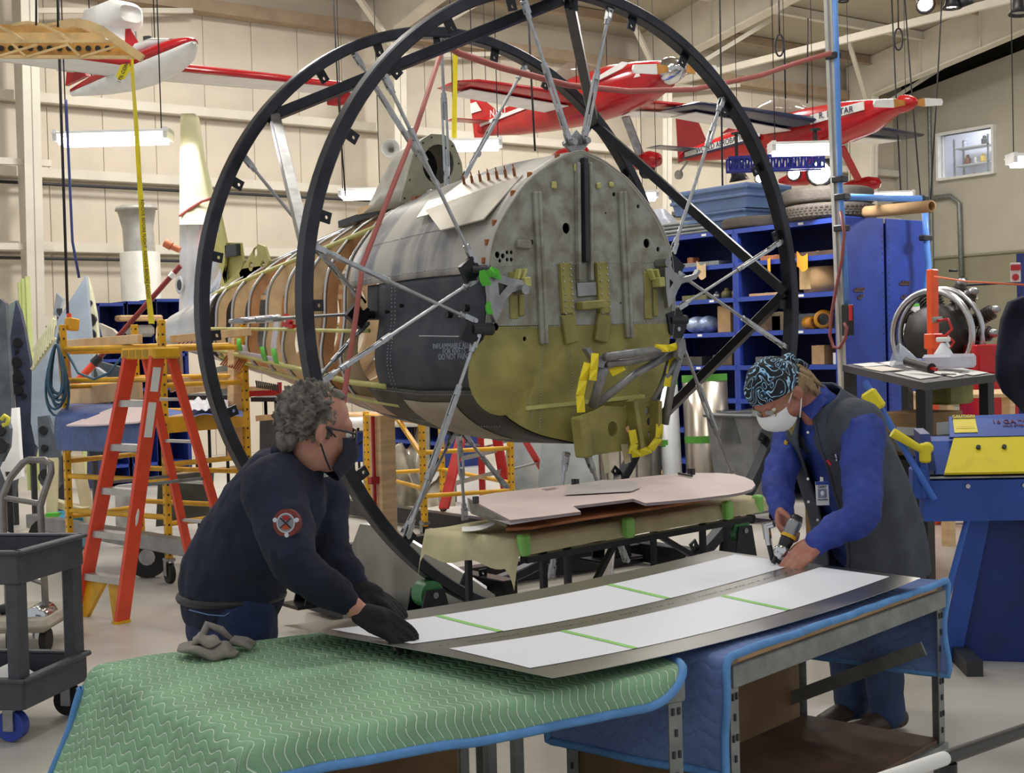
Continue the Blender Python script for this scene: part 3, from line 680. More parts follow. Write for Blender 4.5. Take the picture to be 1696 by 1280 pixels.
def slotted_leg(p, h, parent, ex, ey, sx=1, sy=1, name='leg', nh=12, z0=0.):
    """L-shaped slotted steel angle; p corner point on the floor; flanges run along ex*sx and ey*sy"""
    p = V(p); w = .045; b = MB()
    a1, a2 = ex*sx, ey*sy
    b.prism([p, p+a1*w, p+a1*w+a2*.004, p+a1*.004+a2*.004, p+a1*.004+a2*w, p+a2*w], (0, 0, h))
    o = b.build(name, M['galv'], parent)
    s = MB()
    for k in range(nh):
        z = h-.05-k*(h-.08)/nh
        for a, c in ((a1, a2), (a2, a1)):
            for q in ((.012, .032) if k % 2 else (.022,)):
                e = p+a*q-c*.0008+V((0, 0, z))
                s.box(e, (.008, .008, .02), Matrix((a, c, V((0, 0, 1)))).transposed())
    sl = s.build('slots', M['dark'], o); sl['kind'] = 'stuff'
    return o
def bench(A, B, D, label, zt=.8, panel=True):
    A, B, D = V(A), V(B), V(D); ex = (B-A); ey = (D-A); LX, LY = ex.length, ey.length; ex.normalize(); ey.normalize()
    R = Matrix((ex, ey, V((0, 0, 1)))).transposed(); c = A+ex*LX/2+ey*LY/2
    t = thing('workbench', label, 'workbench', c)
    MB().box(c+V((0, 0, zt-.009)), (LX, LY, .018), R, .003).build('top_board', M['ply'], t)
    for s in (0, 1):
        MB().box(A+ex*LX/2+ey*LY*s+V((0, 0, zt-.05)), (LX, .03, .064), R, .003).build('top_rail', M['galv'], t)
        MB().box(A+ey*LY/2+ex*LX*s+V((0, 0, zt-.05)), (.03, LY, .064), R, .003).build('top_rail', M['galv'], t)
        MB().box(A+ex*LX/2+ey*LY*s+V((0, 0, .2)), (LX, .03, .045), R, .003).build('shelf_rail', M['galv'], t)
    MB().box(c+V((0, 0, .225)), (LX-.02, LY-.02, .018), R, .003).build('lower_shelf', m_shelfb, t)
    for sx in (0, 1):
        for sy in (0, 1):
            slotted_leg(A+ex*LX*sx+ey*LY*sy, zt, t, ex, ey, -1 if sx else 1, -1 if sy else 1)
    return t, ex, ey, LX, LY
t, ex, ey, LX, LY = bench((1.42, 2.87, 0), (2.6, 2.72, 0), (1.46, 3.86, 0), 'slotted steel workbench hidden under the green blanket')
g = V((1.42, 2.87, 0))
R = Matrix((ex, ey, V((0, 0, 1)))).transposed()
MB().box(g+ex*LX*.35+ey*LY*.55+V((0, 0, .5)), (LX*.66, .01, .5), R).build('back_panel', m_brownb, t)
for q in (.72, .8, .88): MB().box(g+ex*LX*q+ey*LY*.6+V((0, 0, .45)), (.035, .03, .62), R, .004).build('upright', M['galv'], t)
t, ex, ey, LX, LY = bench(A2, B2, D2_, 'slotted steel workbench under the blue blanket with an open lower shelf')
R = Matrix((ex, ey, V((0, 0, 1)))).transposed()
MB().box(A2+ex*LX*.5+ey*(LY-.03)+V((0, 0, .49)), (LX*.94, .012, .52), R).build('back_panel', m_brownb, t)
MB().box(A2+ex*.02+ey*LY*.5+V((0, 0, .49)), (.012, LY*.9, .5), R).build('side_panel', m_brownb, t)
MB().bar(A2+ex*(LX-.1)+ey*LY*.97+V((0, 0, .31)), A2+ex*(LX-.1)+ey*.03+V((0, 0, .58)), .012, .05, up=(0, 0, 1)).build('end_brace', M['galv'], t)
# ---- the aluminium sheet
c00, c10, c11, c01 = AZ(915, 1130, .855), AZ(1525, 957, .86), AZ(1185, 911, .86), AZ(470, 1030, .875)
def sheet(u, v, o=0.):
    p = (c00*(1-u)+c10*u)*(1-v)+(c01*(1-u)+c11*u)*v
    z = .832+.028*(2*u-1)**2*(1.25 if u < .5 else 1.0)+.006*math.sin(v*5+u*3)*(1-u)*.5
    return V((p.x, p.y, z+o))
m_sheet = mat('brushed_sheet', 'b4b3af', .3, 1., .05, 3)
m_film = mat('white_film', 'eef0f6', .45, 0, .01, 2)
t = thing('metal_sheet', 'large thin aluminium sheet with white film patches held across the two benches', 'metal sheet', sheet(.5, .5))
b = MB().grid(lambda u, v: sheet(u, v), 41, 17, flip=True); o = b.build('sheet', m_sheet, t)
sm = o.modifiers.new('thick', 'SOLIDIFY'); sm.thickness = .0016; sm.offset = -1; es_ = o.modifiers.new('e', 'EDGE_SPLIT'); es_.split_angle = .5
pa = MB().grid(lambda a, c: sheet(.022+.955*a+.02*(1-a)*c, .105+.315*c, .0016), 41, 7).build('film_patch', m_film, t)
pb = MB().grid(lambda a, c: sheet(.03+.955*a, .535+.33*c, .0016), 41, 7).build('film_patch', m_film, t)
for q, (v0, v1), us in ((pa, (.105, .42), (.245, .645)), (pb, (.535, .865), (.205, .6))):
    for u in us: MB().grid(lambda a, c: sheet(u-.0065+.013*a+.03*c, v0+(v1-v0)*c, .0028), 3, 7).build('masking_tape', M['ltape'], q)
b = MB(); ink = mat('ink_marks', '2f3036', .6, 0, 0)
for v in (.47,):
    u = .05
    while u < .97:
        w = random.uniform(.003, .008)
        if random.random() > .15: b.add([sheet(u, v, .0012), sheet(u+w, v, .0012), sheet(u+w, v+.006, .0012), sheet(u, v+.006, .0012)], [(0, 1, 2, 3)])
        u += w+random.choice((.003, .004, .012))
q = b.build('stencil_marks', ink, t); q['kind'] = 'stuff'
# ---- work gloves on the green blanket
t = thing('work_glove', 'crumpled gray work glove lying on the green blanket', 'glove', AZ(345, 1090, .83))
m_glove = mat('gray_glove_cloth', '8d867d', .9, 0, .15, 14, bump=.3, bsc=50)
def gl(z, w, L, ph):
    c = AZ(345, 1086, .82)
    def fn(u, v):
        a = 2*PI*v; x = (u-.5)*L; k = math.sin(PI*min(1, max(0, u*1.02+.02)))**.45
        y = math.cos(a)*w*k*(1+.25*math.sin(5*u+ph)); zz = z+math.sin(a)*.02*k+.02*noise.noise(V((x*18, y*18, ph)))
        return c+V((_R0.x, _R0.y, 0))*(x+.03*math.sin(3*u+ph))+V((_F0.x, _F0.y, 0))*(y*1.2-x*.15)+V((0, 0, zz))
    return fn
MB().grid(gl(.018, .055, .2, .3), 22, 16, cv=True).build('palm', m_glove, t)
MB().grid(gl(.045, .04, .14, 2.1), 20, 14, cv=True).build('cuff', m_glove, t)
c = AZ(352, 1078, .82)
MB().tube([c+V((-.03, .02, .03)), c+V((.0, .03, .075)), c+V((.03, .0, .06)), c+V((.05, -.03, .03))], [.012, .014, .012, .009], 8).build('thumb', m_glove, t)
for k in range(3):
    MB().tube([c+RT*(.06+.0*k)+FD*(-.02+.02*k)+V((0, 0, .03)), c+RT*.1+FD*(-.03+.025*k)+V((0, 0, .025)), c+RT*.125+FD*(-.035+.03*k)+V((0, 0, .012))], [.012, .011, .008], 8).build('finger', m_glove, t)
# ---- barrier pole across the near right corner
p, q = W(1480, 1285, 2.0), W(1700, 1208, 2.5); d = q-p
t = thing('barrier_pole', 'black and white banded pole crossing the bottom right corner', 'pole', p)
MB().cyl(p-d*.2, p+d*.33, .0115, n=12).build('white_band', M['white'], t)
MB().cyl(p+d*.33, q+d*1.2, .012, n=12).build('black_tube', M['blackpl'], t)
MB().cyl((p+d*.36)-V((0, 0, .01)), V(((p+d*.36).x, (p+d*.36).y, 0)), .014, n=10).cyl(V(((p+d*.36).x, (p+d*.36).y, 0)), V(((p+d*.36).x, (p+d*.36).y, .02)), .16, n=20).build('stand', M['blackpl'], t)
# ================================================================ rotisserie rings
CX, CZ, RR = 5.2, 1.956, 1.85; YN, YF = 6.22, 7.476
def plate(poly, holes, th, o, ex, ey):
    """flat plate with real holes: poly/holes as 2-D lists in the frame (o, ex, ey); returns MB-like mesh verts"""
    cu = bpy.data.curves.new('tmp', 'CURVE'); cu.dimensions = '2D'; cu.fill_mode = 'BOTH'; cu.extrude = th/2
    for pts in [poly]+holes:
        sp = cu.splines.new('POLY'); sp.points.add(len(pts)-1); sp.use_cyclic_u = True
        for i, (x, y) in enumerate(pts): sp.points[i].co = (x, y, 0, 1)
    ob = bpy.data.objects.new('tmp', cu); COL.objects.link(ob)
    me = bpy.data.meshes.new_from_object(ob.evaluated_get(bpy.context.evaluated_depsgraph_get()))
    bpy.data.objects.remove(ob); bpy.data.curves.remove(cu)
    o, ex, ey = V(o), V(ex), V(ey); n = ex.cross(ey)
    b = MB(); b.add([o+ex*v.co.x+ey*v.co.y+n*v.co.z for v in me.vertices], [tuple(p.vertices) for p in me.polygons])
    bpy.data.meshes.remove(me)
    return b
def circ(x, y, r, n=16, ry=None): return [(x+r*math.cos(2*PI*k/n), y+(ry or r)*math.sin(2*PI*k/n)) for k in range(n)]
XZ = ((1, 0, 0), (0, 0, 1))
def pxz(lst, Y): return [(q.x, q.z) for q in (AY(x, y, Y) for x, y in lst)]
rot = thing('rotisserie', 'black twin-ring steel rotisserie frame on rollers holding the fuselage', 'rotisserie', (CX, (YN+YF)/2, 0))
m_ring = mat('black_ring_steel', '2e3036', .33, .45, .25, 5, bump=.04, bsc=18)
m_ring2 = mat('worn_ring_steel', '2a2b31', .4, .3, .3, 6)
for Y in (YN, YF):
    b = MB()
    def fn(u, v, Y=Y):
        a = 2*PI*u; k = int(round(v*8)) % 8
        c = [(-.026, -.045), (.026, -.045), (.034, -.037), (.034, .037), (.026, .045), (-.026, .045), (-.034, .037), (-.034, -.037)][k]
        return V((CX+(RR+c[0])*math.cos(a), Y+c[1], CZ+(RR+c[0])*math.sin(a)))
    vs = []; fs = []; n = 120
    for i in range(n):
        for k in range(8): vs.append(fn(i/n, k/8))
    for i in range(n):
        for k in range(8): fs.append((i*8+k, i*8+(k+1) % 8, ((i+1) % n)*8+(k+1) % 8, ((i+1) % n)*8+k))
    ring = b.add(vs, fs, False).build('ring', m_ring, rot)
    ring.data.polygons.foreach_set('use_smooth', [True]*len(ring.data.polygons))
    es = ring.modifiers.new('e', 'EDGE_SPLIT'); es.split_angle = math.radians(25)
    lug = None
    for k in range(24):
        a = math.radians(k*15+(0 if Y == YN else 4)); ca, sa = math.cos(a), math.sin(a)
        if lug is None:
            bb = plate([(-.11, -.03), (-.03, -.03), (-.03, .03), (-.11, .03)], [circ(-.085, 0, .011, 8)], .012, (0, 0, 0), (1, 0, 0), (0, 0, 1))
            lug = bb.build('lug', M['black'], None); l = lug
        else: l = lug.copy(); COL.objects.link(l)
        l.parent = ring; l.location = (V((CX+RR*ca, Y, CZ+RR*sa))-org(rot)); l.rotation_euler = (0, -a, 0)
def rp(deg, Y, r=RR): return V((CX+r*math.cos(math.radians(deg)), Y, CZ+r*math.sin(math.radians(deg))))
for p, q, m_ in ((rp(92.5, YN, 1.8), rp(138, YF, 1.8), M['black']), (rp(91, YN, 1.78), rp(48, YF, 1.82), M['black']), (rp(2.5, YN, 1.8), rp(48, YF, 1.82), M['black']),
                 (rp(2.5, YN, 1.8), rp(-30, YF, 1.85), M['black']), (rp(172.5, YN, 1.83), rp(138, YF, 1.8), M['steel']), (rp(-86, YN, 1.82), rp(-42, YF, 1.82), M['steel'])):
    MB().bar(p, q, .062, bev=.004).build('diagonal_tie', m_, rot)
m_rod = M['zinc']
def rod(p, q, parent, tb=(.35, .62), r=.011, nm='turnbuckle_rod'):
    p, q = V(p), V(q); d = q-p; L = d.length; dn = d.normalized(); x, y, z = frame(d); R = Matrix((x, y, z)).transposed()
    b = MB()
    a, c = (p+d*tb[0], p+d*tb[1])
    b.cyl(p+dn*.05, a, r, n=8).cyl(c, q-dn*.05, r, n=8)
    for e, s in ((p, 1), (q, -1)):
        b.box(e+dn*.035*s+x*.014, (.006, .03, .07), R).box(e+dn*.035*s-x*.014, (.006, .03, .07), R)
        b.cyl(e-x*.022, e+x*.022, .014, n=8).cyl(e+dn*.06*s, e+dn*.1*s, .018, n=8)
    for e in (a, c): b.cyl(e-dn*.03, e+dn*.03, .019, n=8)
    for s in (-1, 1): b.bar(a+x*.017*s, c+x*.017*s, .008, .018)
    b.cyl(a, a+(c-a)*.3, r*.8, n=6).cyl(c, c+(a-c)*.3, r*.8, n=6)
    return b.build(nm, m_rod, parent)
N = lambda x, y: AY(x, y, YN)
Fq = lambda x, y: AY(x, y, YF)
for p, q, tb in (((637, 127), (784, 432), (.3, .42)), ((868, 3), (944, 238), (.46, .9)), ((1010, 15), (966, 236), (.5, .92)), ((1197, 162), (1114, 418), (.2, .3)),
                 ((520, 408), (785, 531), (.12, .42)), ((532, 632), (789, 462), (.14, .4)), ((1294, 400), (1124, 510), (.1, .42)), ((1305, 578), (1122, 452), (.08, .4)),
                 ((674, 888), (790, 556), (.3, .72)), ((1218, 800), (1121, 545), (.35, .62)), ((913, 955), (938, 752), (.4, .7)), ((1037, 928), (974, 757), (.1, .35))):
    rod(N(*p), N(*q), rot, tb)
for p, q, tb in (((588, 91), (729, 314), (.25, .68)), ((731, 64), (741, 308), (.4, .9)), ((868, 112), (766, 298), (.45, .9)), ((405, 261), (601, 500), (.5, .62)),
                 ((384, 532), (603, 519), (.2, .32)), ((520, 632), (607, 536), (.4, .7)), ((520, 408), (601, 500), (.2, .6)),
                 ((665, 888), (752, 718), (.1, .4)), ((770, 858), (760, 718), (.5, .8)), ((838, 806), (768, 718), (.2, .5))):
    rod(Fq(*p), Fq(*q), rot, tb)
# lifting clevis on top, black corner plates on the sides
MB().prism([N(935, 238), N(955, 215), N(975, 238), N(962, 256), N(950, 256)], (0, .02, 0)).cyl(N(944, 236)-V((0, .05, 0)), N(944, 236)+V((0, .05, 0)), .02).cyl(N(966, 234)-V((0, .05, 0)), N(966, 234)+V((0, .05, 0)), .02).build('lifting_clevis', M['steel'], rot)
for pts in (((763, 442), (782, 424), (800, 448), (800, 462), (778, 466), (775, 470)), ((764, 560), (775, 530), (800, 545), (790, 565), (780, 568)), ((1113, 418), (1135, 440), (1128, 452), (1112, 450)), ((1105, 520), (1128, 510), (1138, 540), (1128, 565), (1110, 552))):
    MB().prism([AY(x, y, YN-.02) for x, y in pts], (0, .03, 0)).build('corner_plate', M['black'], rot)
for x, y, r in ((793, 447, .035), (795, 545, .045), (1120, 530, .04)):
    c = AY(x, y, YN); MB().cyl(c-V((.06, 0, 0)), c+V((.08, 0, 0)), r*.8, n=14).build('pivot_bolt', M['dark'], rot)
MB().prism([Fq(568, 522), Fq(585, 502), Fq(606, 512), Fq(603, 530), Fq(592, 545)], (0, -.05, 0)).cyl(Fq(602, 522)-V((.03, 0, 0)), Fq(602, 522)+V((.25, 0, 0)), .03).build('corner_plate', M['black'], rot)
MB().bar(Fq(588, 498)+V((0, -.05, 0)), Fq(597, 512)+V((0, -.05, 0)), .03).build('wood_shim', M['wood'], rot)
MB().prism([Fq(740, 712), Fq(758, 698), Fq(778, 712), Fq(770, 722), Fq(750, 722)], (0, .05, 0)).build('bottom_clevis', M['dark'], rot)
# base frame and rollers
for p, q in (((7.15, 6.0, .1), (7.15, 13.0, .1)), ((4.3, 6.0, .1), (4.3, 8.0, .1)), ((5.35, 7.2, .1), (5.35, 9.6, .1)), ((4.3, 7.9, .09), (7.15, 7.9, .09)), ((5.35, 9.6, .09), (7.15, 9.6, .09)), ((4.3, 6.22, .09), (7.15, 6.22, .09))):
    MB().bar(p, q, .12, .15, bev=.006).build('base_beam', M['black'], rot)
m_roller = mat('green_roller', '3f7d4e', .4, 0, .1)
for Y in (YN, YF):
    for deg in (-126, -49):
        c = rp(deg, Y, RR+.1)
        rl = MB().cyl(c-V((0, .05, 0)), c+V((0, .05, 0)), .075, n=18).build('roller', m_roller, rot)
        MB().cyl(c-V((0, .085, 0)), c+V((0, .085, 0)), .018, n=8).build('bolt', M['steel'], rl)
        for s in (-1, 1):
            MB().prism([c+V((-.06, s*.065, .03)), c+V((.06, s*.065, .03)), V((c.x+.13, c.y+s*.065, .16)), V((c.x-.13, c.y+s*.065, .16))], (0, .012*s, 0)).build('roller_bracket', M['black'], rot)
        MB().box((c.x, c.y, .165), (.4, .24, .02), bev=.003).build('foot_plate', M['black'], rot)
# ================================================================ fuselage
OUT = [(958, 252), (970, 256), (995, 267), (1022, 287), (1040, 302), (1070, 340), (1090, 372), (1105, 410), (1110, 440), (1113, 490), (1112, 527), (1104, 590), (1085, 650), (1055, 692), (1010, 722), (965, 733), (935, 729), (895, 720), (860, 704), (830, 680), (808, 645), (798, 600), (801, 560), (806, 520), (806, 470), (808, 432), (813, 402), (825, 370), (855, 322), (882, 292), (927, 262)]
o2 = pxz(OUT, YN)
def cr(pts, m_):
    r = []; n = len(pts)
    for i in range(n):
        p0, p1, p2, p3 = (V((*pts[(i+k) % n], 0)) for k in (-1, 0, 1, 2))
        for j in range(m_):
            t = j/m_
            r.append(((2*p1)+(p2-p0)*t+(2*p0-5*p1+4*p2-p3)*t*t+(3*p1-p0-3*p2+p3)*t*t*t)*.5)
    return [(q.x, q.y) for q in r]
o2 = cr(o2, 2)
NO = len(o2)
zt0 = max(z for x, z in o2); zb0 = min(z for x, z in o2); ZC = 1.95
nrm = [((x-CX)/.76, (z-ZC)/((zt0-ZC) if z > ZC else (ZC-zb0))) for x, z in o2]
KEY = [(6.0, zt0, zb0, .76, ZC), (6.22, zt0, zb0, .76, ZC), (6.9, 2.87, 1.12, .77, 1.95), (7.75, 2.79, 1.19, .745, 1.96), (8.4, 2.70, 1.29, .66, 1.97), (9.0, 2.62, 1.38, .58, 1.98), (9.9, 2.5, 1.51, .46, 1.99), (10.7, 2.38, 1.62, .36, 2.0), (11.4, 2.25, 1.71, .27, 2.0), (12.1, 2.13, 1.8, .17, 1.98), (12.45, 2.02, 1.86, .06, 1.95)]
def sec(Y):
    for i in range(len(KEY)-1):
        if Y <= KEY[i+1][0]:
            t = (Y-KEY[i][0])/(KEY[i+1][0]-KEY[i][0]); t = max(0, min(1, t))
            return [KEY[i][k]*(1-t)+KEY[i+1][k]*t for k in range(1, 5)]
    return KEY[-1][1:]
def sp_(Y, k, off=0.):
    zt, zb, hw, zc = sec(Y); k = k % NO; i = int(k); f = k-i
    a, b = nrm[i], nrm[(i+1) % NO]; nx = a[0]*(1-f)+b[0]*f; nz = a[1]*(1-f)+b[1]*f
    x = CX+nx*(hw+off); z = zc+nz*((zt-zc if nz > 0 else zc-zb)+off)
    return V((x, Y, z))
def kz(z, left=True):
    """outline index on the left/right side at height z (front frame)"""
    rng = range(NO//2, NO) if left else range(0, NO//2)
    return min(rng, key=lambda k: abs(o2[k][1]-z))
fus = thing('fuselage', 'weathered aircraft fuselage with olive firewall, bare ribs and pale tail fin', 'fuselage', (CX, 9, 1.13))
# materials
def skin_mat(name, base, dk, streak):
    mt = bpy.data.materials.new(name); mt.use_nodes = True; nt = mt.node_tree; b = nt.nodes['Principled BSDF']; N_ = nt.nodes.new; L = nt.links.new
    tc = N_('ShaderNodeTexCoord'); mp = N_('ShaderNodeMapping'); mp.inputs['Scale'].default_value = (.25, 3.2, .25); L(tc.outputs['Object'], mp.inputs[0])
    n = N_('ShaderNodeTexNoise'); n.inputs['Scale'].default_value = 1.3; n.inputs['Detail'].default_value = 3; L(mp.outputs[0], n.inputs[0])
    rp_ = N_('ShaderNodeValToRGB'); e = rp_.color_ramp.elements; e[0].position = .42; e[1].position = .54; e[0].color = lin(dk); e[1].color = lin(base); L(n.outputs[0], rp_.inputs[0])
    n2 = N_('ShaderNodeTexNoise'); n2.inputs['Scale'].default_value = 7; n2.inputs['Detail'].default_value = 8; L(tc.outputs['Object'], n2.inputs[0])
    r2 = N_('ShaderNodeValToRGB'); e = r2.color_ramp.elements; e[0].position = .4; e[1].position = .7; e[0].color = (0, 0, 0, 1); e[1].color = (.55, .55, .55, 1); L(n2.outputs[0], r2.inputs[0])
    mx = N_('ShaderNodeMix'); mx.data_type = 'RGBA'; L(r2.outputs[0], mx.inputs[0]); L(rp_.outputs[0], mx.inputs[6]); mx.inputs[7].default_value = lin(streak); L(mx.outputs[2], b.inputs['Base Color'])
    b.inputs['Metallic'].default_value = .15; b.inputs['Roughness'].default_value = .46
    return mt
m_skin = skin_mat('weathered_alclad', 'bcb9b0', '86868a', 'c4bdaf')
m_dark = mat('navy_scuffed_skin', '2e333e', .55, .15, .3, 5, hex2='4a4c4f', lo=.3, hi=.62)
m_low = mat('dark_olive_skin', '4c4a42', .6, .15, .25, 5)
m_olive2 = mat('zinc_chromate_olive', '9a9351', .55, .1, .16, 5)
m_ylw = mat('chromate_stringer', 'c4c072', .5, 0, .1)
m_bh = mat('stained_bulkhead', 'a3a59b', .6, .15, .2, 9, hex2='827d6d', lo=.35, hi=.62)
m_fprim = mat('pale_yellow_primer', 'd8d2a2', .5, 0, .04, 2)
m_tailal = mat('polished_tail_alu', 'dcdfe4', .25, .6, .04, 2)
m_cop = mat('copper_cleco', 'a5653e', .4, .6, .1)
# firewall: upper gray sheet and lower olive sheet, both with holes cut through
def clipz(poly, z, above):
    r = []; n = len(poly)
    for i in range(n):
        a, b = poly[i], poly[(i+1) % n]; ia, ib = (a[1] > z) == above, (b[1] > z) == above
        if ia: r.append(a)
        if ia != ib: t = (z-a[1])/(b[1]-a[1]); r.append((a[0]+(b[0]-a[0])*t, z))
    return r
zs = AY(958, 538, YN).z
def hol(lst): return [circ(*[(q.x, q.z) for q in [AY(x, y, YN)]][0], r, 14, r*1.1) for x, y, r in lst]
up_h = hol([(937, 378, .03), (1070, 403, .027), (1089, 413, .015), (823, 422, .018), (832, 424, .014), (839, 418, .011), (846, 418, .011), (827, 432, .011), (839, 430, .011), (846, 430, .011), (880, 401, .014), (1016, 322, .013), (820, 541, .02), (1002, 353, .007), (889, 331, .009), (1056, 342, .012), (900, 510, .007), (1027, 502, .007)])
lo_h = hol([(849, 563, .02), (868, 561, .013)])
bh = plate(clipz(o2, zs, True), up_h, .012, (0, YN, 0), *XZ).build('firewall', m_bh, fus)
bl = plate(clipz(o2, zs, False), lo_h, .012, (0, YN, 0), *XZ).build('lower_firewall', m_olive2, fus)
MB().prism([V((x, YN+.12, z)) for x, z in o2], (0, .01, 0)).build('inner_bulkhead', M['dark'], fus)
def fb(px, w, d, m_, name, par=None, yo=0., bev=.006):
    """bar on the firewall between two pixels"""
    a, c = AY(*px[0], YN), AY(*px[1], YN); a.y = c.y = YN-.006-d/2+yo
    return MB().bar(a, c, w, d, up=(0, 1, 0), bev=bev).build(name, m_, par or fus)
for a, c, w in (((885, 318), (897, 570), .05), ((1026, 318), (1038, 560), .05)):
    fb((a, c), w, .03, m_bh, 'stiffener'); fb(((a[0]+2, a[1]), (c[0]+2, c[1])), w*.4, .045, m_bh, 'stiffener_rib')
fb(((962, 262), (965, 435)), .03, .05, M['dark'], 'center_slot')
for x in (952, 972): fb(((x, 270), (x+2, 465)), .022, .04, m_bh, 'center_channel')
for (a, c, e) in (((931, 436), (936, 520), (944, 568)), ((991, 434), (997, 520), (991, 566))):
    fb((a, c), .085, .035, m_olive2, 'olive_channel'); fb((c, e), .1, .03, m_olive2, 'olive_channel_foot')
    for k in range(9):
        for s in (-1, 1):
            p = AY(a[0]+(c[0]-a[0])*k/8+s*6, a[1]+(c[1]-a[1])*k/8, YN); MB().ball((p.x, YN-.044, p.z), .006, 4, 6).build('rivet', M['zinc'], fus)
fb(((952, 507), (990, 504)), .05, .07, m_olive2, 'bracket_shelf'); fb(((953, 480), (984, 478)), .09, .02, M['steel'], 'instrument_pad')
for a, c in (((952, 271), (952, 285)), ((954, 346), (954, 356)), ((915, 301), (915, 313)), ((988, 303), (990, 313)), ((1010, 302), (1010, 310))): fb((a, c), .035, .018, m_ylw if a[1] < 320 else m_bh, 'tab_bracket')
fb(((864, 398), (864, 412)), .1, .03, m_bh, 'recess_box')
for x, s in ((1078, 1), (856, -1)):
    fb(((x+2*s, 446), (x+6*s, 464)), .018, .05, m_ylw, 'fork_arm'); fb(((x-8*s, 446), (x-2*s, 464)), .018, .05, m_ylw, 'fork_arm')
    fb(((x+4, 460), (x+5, 476)), .045, .08, m_ylw, 'fork_lug'); fb(((x+4, 478), (x+5, 524)), .035, .02, m_olive2, 'fork_channel')
    fb(((x-8, 450), (x-6, 528)), .06, .008, m_olive2, 'backing_strip')
# cast triangular brackets at both sides
for pts, hl in ((((805, 448), (840, 460), (862, 464), (868, 472), (862, 480), (846, 484), (832, 500), (826, 520), (818, 534), (812, 520), (807, 480)), ((822, 468), (838, 473), (824, 490))),
                (((1098, 436), (1105, 432), (1113, 450), (1128, 460), (1150, 454), (1154, 446), (1158, 450), (1150, 462), (1126, 470), (1120, 480), (1112, 500), (1104, 510), (1100, 480)), ((1106, 462), (1112, 468), (1106, 478)))):
    plate(pxz(pts, YN-.06), [pxz(hl, YN-.06)], .035, (0, YN-.06, 0), *XZ).build('cast_bracket', M['steel'], fus)
    c = AY(*(pts[4] if pts[0][0] < 900 else pts[0]), YN-.06); MB().cyl(c-V((0, .05, 0)), c+V((0, .05, 0)), .028, n=14).build('bracket_boss', M['steel'], fus)
for x, y, w, h, a in ((811, 452, .09, .05, .4), (803, 460, .05, .09, .2), (822, 454, .08, .045, -.5), (810, 510, .025, .07, 0)):
    c = AY(x, y, YN-.1); MB().grid(lambda u, v: c+V(((u-.5)*w*math.cos(a)-(v-.5)*h*math.sin(a), .02*math.sin(u*5+v*3), (u-.5)*w*math.sin(a)+(v-.5)*h*math.cos(a))), 5, 4).build('green_tape', mat('bright_green_tape', '5ec93c', .5, 0, .06), fus)
# rivet rows on the firewall, joined
b = MB()
def rrow(p, q, n):
    for k in range(n):
        c = AY(p[0]+(q[0]-p[0])*k/(n-1), p[1]+(q[1]-p[1])*k/(n-1), YN); b.ball((c.x, YN-.007, c.z), .005, 3, 6)
for p, q, n in (((822, 441), (1095, 433), 60), ((830, 545), (925, 540), 24), ((1010, 536), (1100, 530), 22), ((896, 575), (893, 712), 30), ((944, 580), (948, 690), 24), ((1035, 570), (1036, 660), 22), ((855, 600), (880, 690), 24), ((960, 590), (962, 690), 20), ((1075, 580), (1050, 690), 22)): rrow(p, q, n)
q = b.build('rivet_rows', M['zinc'], fus); q['kind'] = 'stuff'
# dished bulges and ridge on the lower firewall
a, c = AY(868, 676, YN), AY(1064, 656, YN); a.y = c.y = YN-.012
MB().bar(a, c, .022, .02, up=(0, 1, 0)).build('ridge', m_ylw, fus)
MB().lathe(AY(830, 620, YN)+V((0, .0, 0)), (0, -1, 0), [(0, .03), (.12, .028), (.2, .018), (.235, .006)], 26).build('dished_bulge', m_olive2, fus)
# skins
kt, kl = 0, kz(2.15); kb = NO//2+1
k205, kL2 = kz(2.12), kz(1.52)
def skin(name, y0, y1, ka, kb_, m_, off=0., ny=14, nk=24, th=.006, fn=None):
    def f(u, v):
        k = ka+(kb_-ka)*v; y = y0+(y1-y0)*u
        if fn: y = fn(u, v, y)
        return sp_(y, k, off)
    o = MB().grid(f, ny, nk).build(name, m_, fus)
    s_ = o.modifiers.new('thick', 'SOLIDIFY'); s_.thickness = th; s_.offset = 0
    return o
upL = kz(2.14)
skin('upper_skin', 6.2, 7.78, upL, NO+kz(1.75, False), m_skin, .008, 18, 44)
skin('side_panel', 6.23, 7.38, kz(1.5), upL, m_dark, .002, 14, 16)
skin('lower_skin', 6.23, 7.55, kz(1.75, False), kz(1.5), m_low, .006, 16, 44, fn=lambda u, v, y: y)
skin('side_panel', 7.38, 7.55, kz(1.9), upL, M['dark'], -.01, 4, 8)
b = MB()
for kk, y0, y1, n in ((upL+.6, 6.3, 7.75, 70), (kz(2.45), 6.3, 7.7, 60), (kz(1.5)-.3, 6.3, 7.5, 60), (kz(1.25), 6.4, 7.4, 40)):
    for i in range(n): b.ball(sp_(y0+(y1-y0)*i/n, kk, .012), .0045, 3, 5)
for y in (7.18, 7.22):
    for i in range(30): b.ball(sp_(y, kz(1.5)+(upL-kz(1.5))*i/30, .006), .0045, 3, 5)
q = b.build('rivet_rows', M['zinc'], fus); q['kind'] = 'stuff'
